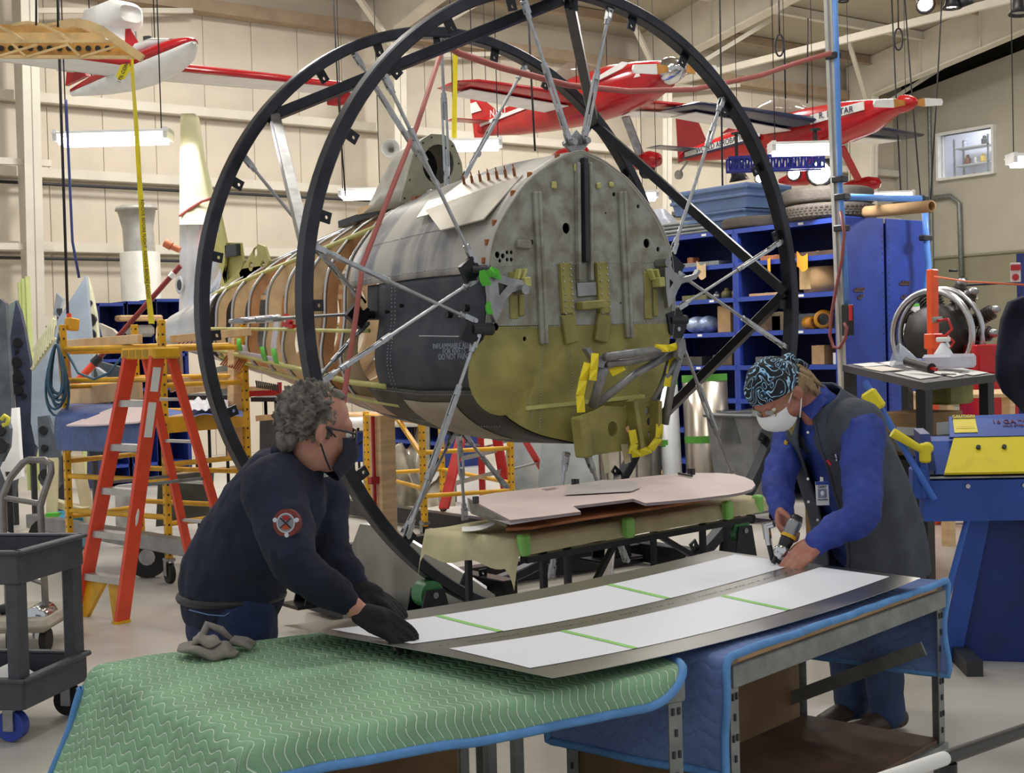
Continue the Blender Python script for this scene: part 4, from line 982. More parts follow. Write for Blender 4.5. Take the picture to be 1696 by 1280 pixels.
# access holes, labels and light patch of the lower skin
for x, y in ((768, 510), (740, 521), (661, 506), (637, 516)):
    p = AX(x, y, 4.435); MB().cyl(p+V((-.004, 0, 0)), p+V((.03, 0, 0)), .022 if x > 700 else .012, n=12).build('access_hole', M['blackpl'], fus)
skin('primer_patch', 6.6, 7.15, kz(1.42), kz(1.18), mat('tan_primer_patch', 'a89c84', .6, 0, .08), .013, 8, 8, .003)
for i, tx in enumerate(('INFLAMMABLE ALLOY', 'FOR RIVETS', 'DO NOT PAINT')):
    text(tx, AX(752, 573+9*i, 4.425), (0, -1, 0), (0, 0, 1), .045, mat('stencil_gray', '8f98a6', .6, 0, 0), fus)
MB().bar(AX(695, 556, 4.43), AX(765, 557, 4.43), .008, .006).build('hinge_wire', M['zinc'], fus)
# bent up access flap with cleco pins
fl = MB().prism([sp_(6.3, kz(2.62)+1, .015), sp_(6.3, kz(2.42), .05), sp_(6.62, kz(2.38), .1), sp_(6.95, kz(2.52), .09), sp_(6.95, kz(2.7)+1, .03)], (-.004, 0, .006)).build('access_flap', mat('pale_sheet', 'c9c3b4', .4, .5, .06), fus)
fl2 = MB().prism([sp_(6.97, kz(2.66), .015), sp_(6.97, kz(2.5), .05), sp_(7.1, kz(2.5), .05), sp_(7.2, kz(2.66), .02)], (-.004, 0, .006)).build('access_flap', MATS['pale_sheet'], fus)
for i in range(7):
    p = sp_(6.38+i*.085, kz(2.68), .01); n_ = V((-.3, -.2, .8)).normalized()
    MB().cyl(p, p+n_*.06, .009, n=7).cyl(p+n_*.06, p+n_*.085, .004, n=6).build('cleco_pin', m_cop, fus)
# rivet edge strip along firewall arch
MB().tube([V((x, YN-.004, z)) for x, z in [o2[k % NO] for k in range(upL, NO+kz(1.8, False))]], .009, 6).build('edge_angle', m_skin, fus)
for k in range(upL+1, upL+14, 2): MB().box(sp_(6.24, k, .012), (.03, .02, .035), bev=.004).build('clip', MATS['copper_cleco'], fus)
# formers, stringers behind
m_f = [mat('former_ply_light', 'e0c59c', .6, 0, .14, 5), mat('former_ply_red', 'c8956a', .6, 0, .16, 5)]
for i, Y in enumerate((7.86, 8.2, 8.55, 8.95, 9.35, 9.75, 10.15, 10.55)):
    o_ = [sp_(Y, k, -.012) for k in range(NO)]; w = .115 if i % 2 == 0 else .085
    inn = [sp_(Y, k, -.012-w*(.75+.25*(1 if sec(Y)[2] > .5 else .6))) for k in range(NO)]
    fo = plate([(p.x, p.z) for p in o_], [[(p.x, p.z) for p in inn]], .035, (0, Y, 0), *XZ).build('former', m_f[i % 4 == 1], fus)
    MB().tube([sp_(Y, k, .0) for k in range(NO)], .012, 6, closed=True).build('edge_strip', M['alu'], fo)
    if i in (1, 3, 5): MB().bar(sp_(Y, kz(2.3), -.08), sp_(Y, kz(2.3, False), -.08), .1, .035).build('cross_brace', m_f[0], fo)
    if i in (2, 4): MB().bar(sp_(Y+.02, kz(2.3), -.12), sp_(Y+.02, kz(1.5), -.12), .09, .03).build('upright_brace', m_f[1], fo)
for kk, y0, y1, w in ((kz(2.55), 7.7, 10.9, .035), (kz(1.87), 7.5, 10.9, .03), (kz(1.45), 7.3, 10.7, .04), (kz(1.38), 7.3, 10.6, .03), (kz(1.87, False), 7.7, 10.9, .03), (kz(2.5, False), 7.7, 10.9, .03)):
    MB().tube([sp_(y0+(y1-y0)*i/14, kk, .002) for i in range(15)], w/2, 6).build('stringer', m_ylw, fus)
for kk in (NO-1, 1): MB().tube([sp_(7.7+3.1*i/10, kk, .01) for i in range(11)], .02, 6).build('top_longeron', M['alu'], fus)
for s in (kz(1.3), kz(1.3, False)): MB().grid(lambda u, v: sp_(7.55+2.6*u, s+(v-.5)*3, .004), 12, 5).build('belly_strip', mat('belly_tan', 'c2a383', .5, .1, .1), fus)
# pale sheet patch with tape near the belly of the ribs
for a_, b_, c_ in ((9.05, 9.95, 1.9), (9.1, 9.95, 1.5)): skin('sheet_patch', a_, b_, kz(c_), kz(c_+.09), mat('lilac_sheet', 'cfc9cf', .45, .3, .05), .01, 6, 4, .003)
skin('sheet_patch', 9.05, 9.17, kz(1.52), kz(1.95), MATS['lilac_sheet'], .01, 3, 8, .003); skin('sheet_patch', 9.75, 9.87, kz(1.5), kz(1.6), MATS['lilac_sheet'], .01, 3, 5, .003)
for y_, k_ in ((9.05, 1.5), (9.3, 1.47), (9.85, 1.53)): skin('green_tape', y_, y_+.1, kz(k_), kz(k_)+2.2, MATS['bright_green_tape'], .016, 3, 3, .002)
for k in range(10): MB().cyl(sp_(9.9+k*.05, kz(1.5)-1, -.0), sp_(9.9+k*.05, kz(1.5)-1, .07)+V((0, 0, -.03)), .007, n=6).build('cleco_pin', m_cop, fus)
for p, q in (((473, 522), (482, 535)), ((470, 536), (487, 541))):
    MB().bar(AX(*p, 4.62), AX(*q, 4.62), .03).build('clamp_handle', M['red'], fus)
for k in range(9): MB().cyl(AX(395+k*4.2, 472-k*2.6, 5.15), AX(392+k*4.2, 458-k*2.6, 5.15), .012, n=6).build('cleco_pin', m_cop, fus)
# tail cone and fin
tc_ = skin('tail_cone', 10.75, 12.45, 0, NO, m_tailal, .004, 16, NO+1)
MB().tube([sp_(12.4, k, .03) for k in range(NO)], .02, 6, closed=True).build('edge_ring', M['wood'], fus)
for k in range(12):
    p = sp_(11.0+.1*(k % 6), kz(1.8)-1-(k//6)*2, .0); MB().cyl(p, p+V((-.06, 0, -.05)), .007, n=6).build('cleco_pin', m_cop, fus)
F5 = lambda x, y: AX(x, y, 5.2)
def finp(pts, th0, th1, name, m_):
    b = MB(); n = len(pts); L_ = [F5(*p)-V((t, 0, 0)) for p, t in pts]; R_2 = [F5(*p)+V((t, 0, 0)) for p, t in pts]
    b.add(L_+R_2, [tuple(range(n)), tuple(range(2*n-1, n-1, -1))]+[(i, i+n, (i+1) % n+n, (i+1) % n) for i in range(n)])
    return b.build(name, m_, fus)
def finmesh(rows, name, m_):
    """rows: (y px, x trailing, x leading, thickness); foil-like section"""
    b = MB(); vs = []; fs = []
    for y, xt, xl, th in rows:
        for u, h in ((0, .05), (.35, .8), (.7, 1), (.93, .55), (1, 0), (.93, -.55), (.7, -1), (.35, -.8), (0, -.05)):
            vs.append(F5(xt+(xl-xt)*u, y)-V((h*th, 0, 0)))
    n = 9
    for i in range(len(rows)-1):
        for k in range(n): fs.append((i*n+k, i*n+(k+1) % n, (i+1)*n+(k+1) % n, (i+1)*n+k))
    fs.append(tuple(range(n))); fs.append(tuple((len(rows)-1)*n+k for k in range(n))[::-1])
    return b.add(vs, fs, True).build(name, m_, fus)
fin = finmesh([(188, 300, 324, .02), (196, 299, 329, .035), (260, 298, 338, .05), (320, 298, 352, .065), (372, 298, 362, .08)], 'tail_fin', m_fprim)
finmesh([(372, 298, 362, .081), (410, 298, 376, .09), (460, 298, 368, .1), (490, 298, 352, .11), (530, 297, 340, .12)], 'fin_root', m_tailal)
MB().tube([AX(x, y, 5.2-o_) for x, y, o_ in ((298, 357, .03), (315, 345, .075), (335, 333, .085), (356, 327, .05))], .014, 6).build('red_cord', mat('red_cord', 'c2615f', .6, 0, 0), fus)
p = F5(314, 472); MB().lathe(p-V((.1, 0, 0)), (-1, 0, 0), [(0, 0), (.05, 0), (.075, .008), (.085, .0)], 16).build('fin_porthole', m_tailal, fus); MB().cyl(p-V((.1, 0, 0)), p-V((.104, 0, 0)), .05, n=14).build('porthole_opening', M['dark'], fus)
# olive brackets ahead of the fin
def oplate(pts, holes, name, X_=5.12, th=.02):
    pp = [(q.y, q.z) for q in (AX(x, y, X_) for x, y in pts)]
    hh = [circ(*[(q.y, q.z) for q in [AX(x, y, X_)]][0], r, 14) for x, y, r in holes]
    return plate(pp, hh, th, (X_, 0, 0), (0, 1, 0), (0, 0, 1)).build(name, m_olive2 if False else mat('khaki_primer', 'a9a45c', .5, 0, .08), fus)
oplate([(352, 398), (356, 345), (364, 345), (376, 402), (374, 440), (366, 470), (372, 478), (430, 452), (436, 440), (398, 446), (374, 470)], [(362, 379, .045)], 'fin_spar')
oplate([(398, 452), (422, 412), (430, 404), (440, 408), (448, 432), (440, 446), (402, 468)], [(424, 418, .042), (417, 441, .042), (437, 440, .042)], 'attach_plate')
oplate([(374, 402), (400, 402), (404, 432), (396, 470), (372, 470)], [(387, 467, .035)], 'rib_box', 5.16)
MB().box((AX(387, 415, 5.14)), (.06, .22, .1)).build('box_recess', M['dark'], fus)
# windscreen fairing hump with oval opening
Yh = 7.75
hp = pxz([(662, 334), (672, 300), (684, 255), (697, 232), (713, 222), (735, 223), (752, 238), (764, 270), (768, 300), (758, 322), (735, 338), (700, 345)], Yh)
hh = pxz([(725+26*math.cos(a)*1.0, 272+33*math.sin(a)) for a in [2*PI*i/20 for i in range(20)]], Yh)
plate(hp, [hh], .012, (0, Yh, 0), *XZ).build('fairing_frame', mat('pale_olive_frame', 'a3a187', .5, .2, .12), fus)
b = MB(); n = len(hp); r0 = [V((x, Yh, z)) for x, z in hp]; cx = sum(x for x, z in hp)/n
r1 = [V((cx+(x-cx)*.9, Yh+.34, 2.72+(z-2.72)*.9)) for x, z in hp]; r2 = [V((cx+(x-cx)*.7, Yh+.62, 2.7+max(0, (z-2.72))*.4)) for x, z in hp]
b.add(r0+r1+r2, [(j*n+i, j*n+(i+1) % n, (j+1)*n+(i+1) % n, (j+1)*n+i) for j in range(2) for i in range(n)], True).build('fairing_skin', mat('fairing_alu', 'b3b0a4', .5, .3, .12), fus)
MB().prism([V((x, Yh+.2, z)) for x, z in hh], (0, .01, 0)).build('opening_dark_sheet', M['blackpl'], fus)  # black sheet behind the oval hole, painting its shaded inside
for k in range(14): x, z = hp[(k*12//14)]; MB().ball((cx+(x-cx)*.88, Yh-.008, 2.95+(z-2.95)*.9), .007, 3, 6).build('rivet', M['dark'], fus)
MB().bar(AY(685, 332, Yh-.1), AY(738, 322, Yh-.1), .05).build('sill_tube', m_cop, fus)
for p, q, w, m_ in (((566, 372), (690, 328), .06, M['dark']), ((600, 350), (660, 338), .08, M['wood'])):
    MB().bar(AX(*p, 5.05), AX(*q, 5.05), w, .05).build('top_plank', m_, fus)
# engine mount: gusset plate and tubes
Ym = 6.12
gp = pxz([(956, 690), (962, 757), (1086, 737), (1093, 700), (1091, 662), (1075, 658), (1042, 662), (1035, 674), (1000, 672), (985, 680)], Ym)
plate(gp, [circ(*pxz([q], Ym)[0], r, 16, r*1.2) for q, r in (((1013, 710), .038), ((1043, 704), .045), ((1070, 680), .022), ((1074, 698), .022), ((1076, 718), .022))], .02, (0, Ym, 0), *XZ).build('mount_gusset', m_olive2, fus)
MB().bar(AY(960, 690, Ym-.05), AY(968, 757, Ym-.05), .07, .1, up=(0, 1, 0), bev=.01).build('gusset_channel', m_olive2, fus)
MB().bar(AY(1045, 664, Ym-.05), AY(1058, 742, Ym-.05), .03, .08, up=(0, 1, 0)).bar(AY(1086, 664, Ym-.05), AY(1086, 738, Ym-.05), .03, .08, up=(0, 1, 0)).build('gusset_channel', m_olive2, fus)
mt_ = thing('engine_mount', 'bent gray tubular engine mount with yellow tape hanging on the firewall', 'engine mount', AY(1040, 600, 5.95))
m_tub = mat('gray_mount_tube', '8f8f8f', .4, .5, .15, 10)
def mtube(pts, r, ys, nm='tube'): return MB().tube([AY(x, y, Y) for (x, y), Y in zip(pts, ys)], r, 10).build(nm, m_tub, mt_)
mtube([(1003, 591), (1060, 583), (1123, 576)], .026, (5.85, 5.9, 5.95)); mtube([(1004, 602), (1040, 599), (1070, 592), (1115, 582)], .024, (5.9, 5.95, 6.0, 6.0))
mtube([(1000, 608), (982, 672)], .03, (5.9, 6.05)); mtube([(990, 668), (1050, 620), (1112, 586)], .024, (6.08, 6.02, 5.98)); mtube([(1126, 586), (1112, 640), (1101, 702)], .026, (5.95, 6.02, 6.08)); mtube([(1120, 596), (1098, 635), (1083, 660), (1086, 705)], .018, (5.97, 6.03, 6.1, 6.1))
for pts in (((967, 578), (973, 575), (984, 590), (1003, 590), (1008, 586), (1006, 594), (998, 602), (996, 610), (989, 608), (980, 600)), ((1121, 568), (1125, 560), (1131, 562), (1133, 578), (1126, 596), (1119, 590))):
    plate(pxz(pts, 5.9), [], .04, (0, 5.9, 0), *XZ).build('end_lug', m_tub, mt_)
for px_, ys in ((((974, 601), (966, 630), (961, 655), (963, 683)), 5.86), (((986, 585), (984, 612), (982, 630)), 5.84), (((1085, 576), (1108, 577), (1125, 572)), 5.9), (((1116, 590), (1109, 620), (1105, 640)), 6.0), (((1012, 618), (1034, 607)), 5.95), (((1047, 712), (1051, 735), (1047, 752), (1062, 750), (1078, 744), (1092, 725), (1093, 702)), 6.03)):
    b = MB(); wv = 6 if px_[0][0] != 974 else 6.5
    for i in range(len(px_)-1):
        (x0, y0), (x1, y1) = px_[i], px_[i+1]; dx, dy = x1-x0, y1-y0; l = math.hypot(dx, dy); nx, ny = -dy/l*wv, dx/l*wv
        b.prism([AY(x0-nx, y0-ny, ys-.01), AY(x0+nx, y0+ny, ys+.01), AY(x1+nx, y1+ny, ys-.005), AY(x1-nx, y1-ny, ys+.01)], (0, .004, 0))
    b.build('yellow_tape', M['ytape'], mt_)
for k, (x, y, w) in enumerate(((1002, 768, .05), (1035, 752, .06))):
    p = AY(x, y, 6.1); MB().prism([p+V((-w*.5, 0, .06)), p+V((w*.4, 0, .06)), p+V((w*.8, 0, -.05)), p+V((-.0, 0, -.06))], (0, .004, 0)).build('paper_tag', mat('manila_tag', 'cfc5a5', .7, 0, .05), mt_)
# ================================================================ padded table with the pink primed control surface
m_pink = mat('pink_primed_fabric', 'efd9d2', .45, 0, .05, 2.5, hex2='e3cfcb', lo=.4, hi=.62)
zt = .83
c = [AZ(850, 890, zt), AZ(1268, 822, zt), AZ(1255, 800, zt), AZ(712, 888, zt)]
A = V((3.72, 4.98, 0)); B = V((5.72, 5.27, 0)); ex = (B-A).normalized(); ey = V((-ex.y, ex.x, 0)); LX = (B-A).length+.05; LY = .62
R = Matrix((ex, ey, V((0, 0, 1)))).transposed()
P3 = lambda x, y, z: A+ex*x+ey*y+V((0, 0, z))
t = thing('padded_table', 'black folding-leg table wrapped in masking paper under the pink control surface', 'table', P3(LX/2, LY/2, 0))
def pp(u, v):
    s = -.1+(LX+.16)*u; q = -.1+(LY+.2)*v; x = max(0, min(LX, s)); y = max(0, min(LY, q)); z = zt
    ds, dq = max(-s, s-LX), max(-q, q-LY)
    if ds > 0: x += (-1 if s < 0 else 1)*ds*(.35 if s > 0 else .25); z -= ds*(1.3 if s < 0 else .7)+.02*math.sin(q*18)*ds*6
    if dq > 0: y += (-1 if q < 0 else 1)*dq*.25; z -= dq*.75
    if ds > 0 and dq > 0: z -= .04
    return P3(x, y, z+.006*noise.noise(V((s*6, q*6, 2))))
o = MB().grid(pp, 60, 26, flip=True).build('paper_cover', M['kraft'], t)
MB().box(P3(LX/2, LY/2, zt-.04), (LX, LY, .055), R, .02).build('pad', mat('cream_pad', 'd8d0a6', .7, 0, .05), t)
for sx in (.25, .42, 1.5, 1.72):
    MB().bar(P3(sx, .05, 0), P3(sx, .05, zt-.07), .028).build('leg', M['black'], t)
for sx in (.25, 1.72): MB().bar(P3(sx, LY-.05, 0), P3(sx, LY-.05, zt-.07), .028).build('leg', M['black'], t)
MB().bar(P3(.25, .06, .12), P3(.8, .06, zt-.1), .026).build('brace', M['black'], t)
MB().bar(P3(1.72, .06, .42), P3(1.1, .06, zt-.1), .026).build('brace', M['black'], t)
MB().bar(P3(.1, .03, zt-.11), P3(1.9, .03, zt-.11), .05, .03).build('under_rail', M['black'], t)
for sx, sy in ((.05, -.02), (.78, -.035), (1.62, -.03), (1.95, .0)):
    MB().box(P3(sx, sy, zt-.03), (.06, .05, .1), R, .01).build('masking_tape', M['ltape'], t)
# control surface on top: root at left, rounded tip at right, two notches in the near (trailing) edge
z0 = zt+.13
t = thing('control_surface', 'pink primed aircraft control surface with rounded tip on the padded table', 'control surface', P3(1.1, .3, zt+.02))
pk = [(845, 861), (774, 824), (820, 816), (933, 803), (1024, 794), (1100, 786), (1145, 783), (1190, 783), (1215, 785), (1234, 790), (1247, 796), (1251, 803), (1245, 810), (1230, 815), (1208, 819), (1150, 826), (1069, 833), (1049, 826), (949, 838), (962, 847), (900, 855)]
def top3(x, y):
    p = AZ(x, y, z0); 
    return p
poly = [top3(*p) for p in pk]; cen = sum(poly, V((0, 0, 0)))/len(poly)
hl = [top3(*p) for p in ((895, 810), (918, 807), (927, 809), (905, 813))]
po = [(p.x, p.y) for p in poly]; hh2 = [[(p.x, p.y) for p in hl]]
o_ = plate(po, hh2, .012, (0, 0, z0-.006), (1, 0, 0), (0, 1, 0)).build('upper_skin', m_pink, t)
b = MB(); n = len(poly); dn = V((0, 0, -.085))
for i in range(n):
    a, c_ = poly[i], poly[(i+1) % n]
    if 8 < i < 17 and False: continue
    a2 = a+dn*{0: .25, 1: .8}.get(i, .16); c2 = c_+dn*{0: .25, 1: .8}.get((i+1) % n, .16)
    b.add([a, c_, c2, a2], [(0, 1, 2, 3)])
b.build('edge_skin', mat('lilac_primer', 'c9bfc6', .5, 0, .06), t)
lo = [AZ(x, y, z0-.075) for x, y in ((838, 879), (880, 877), (960, 863), (1060, 848), (1160, 832), (1222, 817), (1190, 815), (1060, 826), (950, 838), (850, 856))]
MB().prism([V((p.x, p.y, z0-.075)) for p in lo], (0, 0, .012)).build('wood_flange', M['rust'], t)
MB().prism([top3(1000, 797)+V((0, 0, .007)), top3(1052, 800)+V((0, 0, .007)), top3(1060, 810)+V((0, 0, .007)), top3(1046, 816)+V((0, 0, .007)), top3(935, 822)+V((0, 0, .007)), top3(945, 806)+V((0, 0, .007))], (0, 0, .002)).build('gray_patch', mat('gray_primer_patch', 'cfc6c6', .5, 0, .06), t)
b = MB().prism([AZ(776, 828, z0-.01), AZ(840, 862, z0-.01), AZ(838, 873, z0-.07), AZ(780, 850, z0-.06)], (-.004, -.004, 0)); b.build('root_shade_panel', mat('root_shadow_green', '6a6b60', .6, 0, .2), t)  # opaque panel, the shade of the open root is in its colour
for x, y in ((950, 804), (956, 804), (1142, 786), (1148, 786)): MB().cyl(AZ(x, y, z0+.0), AZ(x, y, z0+.0)+V((0, 0, .035)), .012, n=8).build('hinge_pin', M['dark'], t)
MB().bar(AZ(1124, 784, z0+.01), AZ(1146, 788, z0+.012), .012).build('hinge_arm', M['dark'], t)
MB().box(AZ(788, 828, z0+.015), (.025, .02, .035)).build('root_clip', M['dark'], t)
b = MB().prism([AZ(843, 880, zt+.006), AZ(881, 877, zt+.006), AZ(879, 868, zt+.006), AZ(846, 870, zt+.006)], (0, 0, .055)); solo(b, 'wood_block', mat('end_grain', 'c39a6a', .7, 0, .3, 4, stretch=(30, 3, 3)), 'small wooden block propping the near corner of the pink control surface', 'wood block')
b = MB()
for x0, y0, x1, y1, w in ((925, 865, 1000, 850, .05), (975, 862, 1022, 852, .04)): b.bar(AZ(x0, y0, zt+.02), AZ(x1, y1, zt+.02), w, .006)
solo(b, 'notebook', M['dark'], 'dark thin notebooks lying on the masking paper below the control surface', 'notebook')
solo(MB().bar(AZ(946, 862, zt+.03), AZ(982, 857, zt+.03), .014, .006), 'pencil', M['ytape'], 'yellow pencil lying on the dark notebooks', 'pencil')
solo(MB().grid(lambda u, v: AZ(765+75*u, 872+8*v-6*u*u, zt+.02)+V((0, 0, .07*u**3)), 14, 4), 'paper_strip', M['paper'], 'curled white paper strip at the left end of the padded table', 'paper')
# ================================================================ bent aluminium sheet standing behind the ring
dq = 8.5
pts = [(566, 948), (582, 895), (596, 868), (640, 872), (650, 878), (690, 902), (720, 918), (765, 948), (800, 975), (760, 1010), (690, 998)]
t = thing('bent_sheet', 'large gray bent aluminium sheet standing on floor behind the near ring', 'metal sheet', W(690, 1040, dq))
top_ = [(566, 948, dq), (596, 868, dq), (645, 874, dq-.1), (690, 902, dq-.25), (765, 948, dq-.45), (820, 985, dq-.6)]
m_bent = mat('dull_bent_sheet', 'a5a297', .38, .6, .1, 3)
def bs(u, v):
    k = u*(len(top_)-1); i = min(int(k), len(top_)-2); f = k-i; a, b_ = top_[i], top_[i+1]
    p = W(a[0]+(b_[0]-a[0])*f, a[1]+(b_[1]-a[1])*f, a[2]+(b_[2]-a[2])*f)
    return V((p.x, p.y, p.z*(1-v)))
MB().grid(bs, 26, 4, smooth=True).build('side', m_bent, t)
MB().grid(lambda u, v: bs(.2+.75*u, 0)+(FD*.05+V((0, 0, .008)))*v, 20, 3).build('folded_rim', M['alu'], t)
# ================================================================ ladders
def stepladder(A, B, C, D, H, m_rail, m_cap, label, nsteps=5, boots=None, cap=True, labels=False, rear_bars=5, rw=.1):
    """A,B front feet, C,D rear feet (A-C and B-D same side); H top centre"""
    A, B, C, D, H = map(V, (A, B, C, D, H)); w = (B-A).normalized()
    t = thing('stepladder', label, 'stepladder', (A+B+C+D)/4)
    f = ((C+D)/2-(A+B)/2).normalized()
    tA, tB, tC, tD = H-w*.14-f*.05, H+w*.14-f*.05, H-w*.13+f*.06, H+w*.13+f*.06
    for p, q in ((A, tA), (B, tB)):
        up = w; d = (q-p)
        b = MB().bar(p, q, .03, rw, up=w.cross(d)); b.build('front_rail', m_rail, t)
    for p, q in ((C, tC), (D, tD)): MB().bar(p, q, .028, .06, up=w.cross(q-p)).build('rear_rail', m_rail, t)
    for k in range(nsteps):
        s = (k+1)/(nsteps+1); p, q = A+(tA-A)*s, B+(tB-B)*s
        st = MB().box((p+q)/2+f*.01, ((q-p).length-.02, .085, .012), Matrix((w, f, V((0, 0, 1)))).transposed()).box((p+q)/2-f*.03-V((0, 0, .018)), ((q-p).length-.02, .006, .04), Matrix((w, f, V((0, 0, 1)))).transposed())
        st.build('step', M['alustep'], t)
    for k in range(rear_bars):
        s = (k+1)/(rear_bars+1); MB().bar(C+(tC-C)*s, D+(tD-D)*s, .03, .02, up=(0, 0, 1)).build('rear_bar', M['alustep'], t)
    s = .52; MB().bar(A+(tA-A)*s, C+(tC-C)*s, .02, .01, up=w).build('spreader', M['galv'], t); MB().bar(B+(tB-B)*s, D+(tD-D)*s, .02, .01, up=w).build('spreader', M['galv'], t)
    if cap:
        Rw = Matrix((w, f, V((0, 0, 1)))).transposed()
        cp = MB().box(H+V((0, 0, .02)), (.36, .2, .075), Rw, .012).build('top_cap', m_cap, t)
        for x in (-.12, -.05, .02, .09): MB().box(H+w*x-f*.101+V((0, 0, .02)), (.05, .004, .045), Rw).build('recess', mat('cap_recess', 'b8901c', .6, 0, .05), cp)
    if boots:
        for p, q, s in ((A, tA, 1), (B, tB, -1)):
            d = (q-p).normalized()
            MB().prism([p+w*s*.015, p+w*s*.09, p+d*.24+w*s*.2, p+d*.27+w*s*.2, p+d*.27+w*s*.015], f*.03).build('foot_gusset', M['yellow'], t)
            MB().box(p+V((0, 0, .008)), (.06, .1, .02), Matrix((w, f, V((0, 0, 1)))).transposed()).build('rubber_foot', M['yellow'], t)
    if labels:
        d = (tB-B)
        for s0, s1 in ((.87, .96), (.7, .83)): MB().bar(B+d*s0, B+d*s1, .034, rw*.6, up=w.cross(d)).build('rail_label', M['paper'], t)
        p = B+d*.4-f*.05; x_, y_, z_ = frame(d); MB().ball(B+d*.4, (.018, .025, .12), 8, 12, Matrix((w, f, d.normalized())).transposed()).build('rail_label', M['paper'], t)
    return t
stepladder((3.08, 9.0, 0), (3.2, 8.54, 0), (4.02, 9.2, 0), (4.14, 8.72, 0), AX(249, 590, 3.42), M['orange'], M['yellow'], 'orange fibreglass stepladder with yellow top cap standing behind the left worker', 5, True, True, True)
q = W(775, 735, 13.2)
stepladder(W(735, 842, 12.6)*1, W(838, 812, 13.6), W(800, 838, 13.6)*1, W(915, 806, 14.4), W(800, 640, 13.4), mat('red_ladder_rail', 'c42c2c', .4, 0, .06), M['red'], 'red stepladder standing in the background below the fuselage', 4, None, True, False, 3, .1)
# ================================================================ yellow rolling scaffolds
def post(p, h, parent, tilt=(0, 0, 0), holes=True):
    p = V(p); b = MB().bar(p, p+V((tilt[0], tilt[1], h)), .05, .05, bev=.004); o = b.build('post', M['yellow'], parent)
    hb = MB(); n = int(h/.075)
    for k in range(n):
        c_ = p+V((tilt[0], tilt[1], h))*((k+.5)/n)
        for dx, dy in ((-.0255, 0), (0, -.0255)): hb.box(c_+V((dx, dy, 0)), (.016 if dy else .001, .016 if dx else .001, .016))
    q_ = hb.build('pin_holes', M['dark'], o); q_['kind'] = 'stuff'
    return o
def caster(p, parent, r=.075):
    p = V(p); w = MB().cyl(p+V((-.02, 0, r)), p+V((.02, 0, r)), r, n=18).build('caster_wheel', M['rubber'], parent)
    MB().box(p+V((0, 0, r*2+.03)), (.07, .08, .02)).box(p+V((-.03, .01, r+.05)), (.006, .05, r+.06)).box(p+V((.03, .01, r+.05)), (.006, .05, r+.06)).build('caster_fork', M['steel'], parent)
def rung(p, q, z, parent, m_=None, r=.021): MB().cyl(V((p[0], p[1], z)), V((q[0], q[1], z)), r, n=8).build('rung', m_ or M['yellow'], parent)
a_, b_, c_, d_ = (3.69, 10.92), (4.38, 11.15), (4.06, 9.8), (4.84, 10.02)
sc1 = thing('rolling_scaffold', 'yellow rolling scaffold with perforated posts behind the orange ladder', 'scaffold', ((a_[0]+d_[0])/2, (a_[1]+d_[1])/2, 0))
for p in (a_, b_, c_, d_): post((*p, .18), 1.82, sc1); caster((*p, 0), sc1)
for p, q in ((a_, c_), (b_, d_)):
    for z in (.5, .78, 1.27, 1.55, 1.8): rung(p, q, z, sc1)
for p, q in ((a_, b_), (c_, d_)):
    for z in (.45, .9, 1.5, 1.78): rung(p, q, z, sc1)
MB().bar((*a_, .95), (a_[0]+.05, a_[1]-.25, 1.2), .03).build('knee_brace', M['yellow'], sc1)
for p, q in ((a_, b_), (c_, d_)): MB().bar((*p, 1.2), (*q, 1.2), .05, .12, up=(0, 0, 1)).build('platform_rail', M['yellow'], sc1)
MB().prism([(*a_, 1.23), (*b_, 1.23), (*d_, 1.23), (*c_, 1.23)], (0, 0, .03)).build('platform', M['ply'], sc1)
# planks laid along the scaffold
def plank(px0, px1, d0, d1, h, th, label, nm='wood_plank', m_=None, cat='plank'):
    p, q = W(*px0, d0), W(*px1, d1); return solo(MB().bar(p, q, th, h, up=(0, 0, 1), bev=.003), nm, m_ or M['woodx'], label, cat)
plank((112, 570), (232, 561), 11.4, 10.3, .07, .04, 'upper wooden plank left of the ladder cap on the yellow scaffold')
plank((282, 562), (416, 549), 10.4, 10.5, .06, .04, 'wooden plank on top of the scaffold right of the ladder cap')
plank((104, 660), (232, 645), 11.6, 10.6, .15, .05, 'wide lower wooden plank behind the coiled blue cord')
plank((298, 640), (396, 626), 11.2, 11.4, .14, .05, 'wide wooden plank behind the scaffold rungs right of the ladder')
plank((104, 573), (112, 660), 11.5, 11.5, .07, .07, 'reddish upright timber below the yellow pendant box', 'wood_post', M['rust'], 'timber')
plank((392, 560), (390, 760), 11, 11, .1, .12, 'pale upright timber beside the yellow perforated post', 'wood_post', M['wood'], 'timber')
# blue padded cover and pink panel on the left bay
m_pad = mat('blue_vinyl_pad', '4a5f96', .38, 0, .15, 6, bump=.3, bsc=20)
d0, d1 = 11.0, 10.3
cs = [W(96, 692, 10.72), W(250, 692, 9.95), W(262, 674, 10.6), W(120, 674, 11.4)]
t = thing('padded_cover', 'blue vinyl pad hanging over the left side of the yellow scaffold', 'pad', (cs[0]+cs[2])/2)
def padf(u, v):
    p = cs[0]*(1-u)+cs[1]*u; q = cs[3]*(1-u)+cs[2]*u
    if v < .5:
        k = v/.5; r_ = p-V((0, 0, .25))*(1-k)-FD*.02*math.sin(k*PI); r_.z -= .0; return r_
    k = (v-.5)/.5; return p*(1-k)+q*k+V((0, 0, .02*math.sin(k*PI)))
o = MB().grid(padf, 24, 20).build('vinyl', m_pad, t); s_ = o.modifiers.new('t', 'SOLIDIFY'); s_.thickness = .03
zz = [W(110, 706, 10.45), W(150, 706, 10.25), W(228, 701, 9.85), W(252, 692, 9.8), W(240, 666, 10.1), W(195, 674, 10.3), W(150, 692, 10.45)]
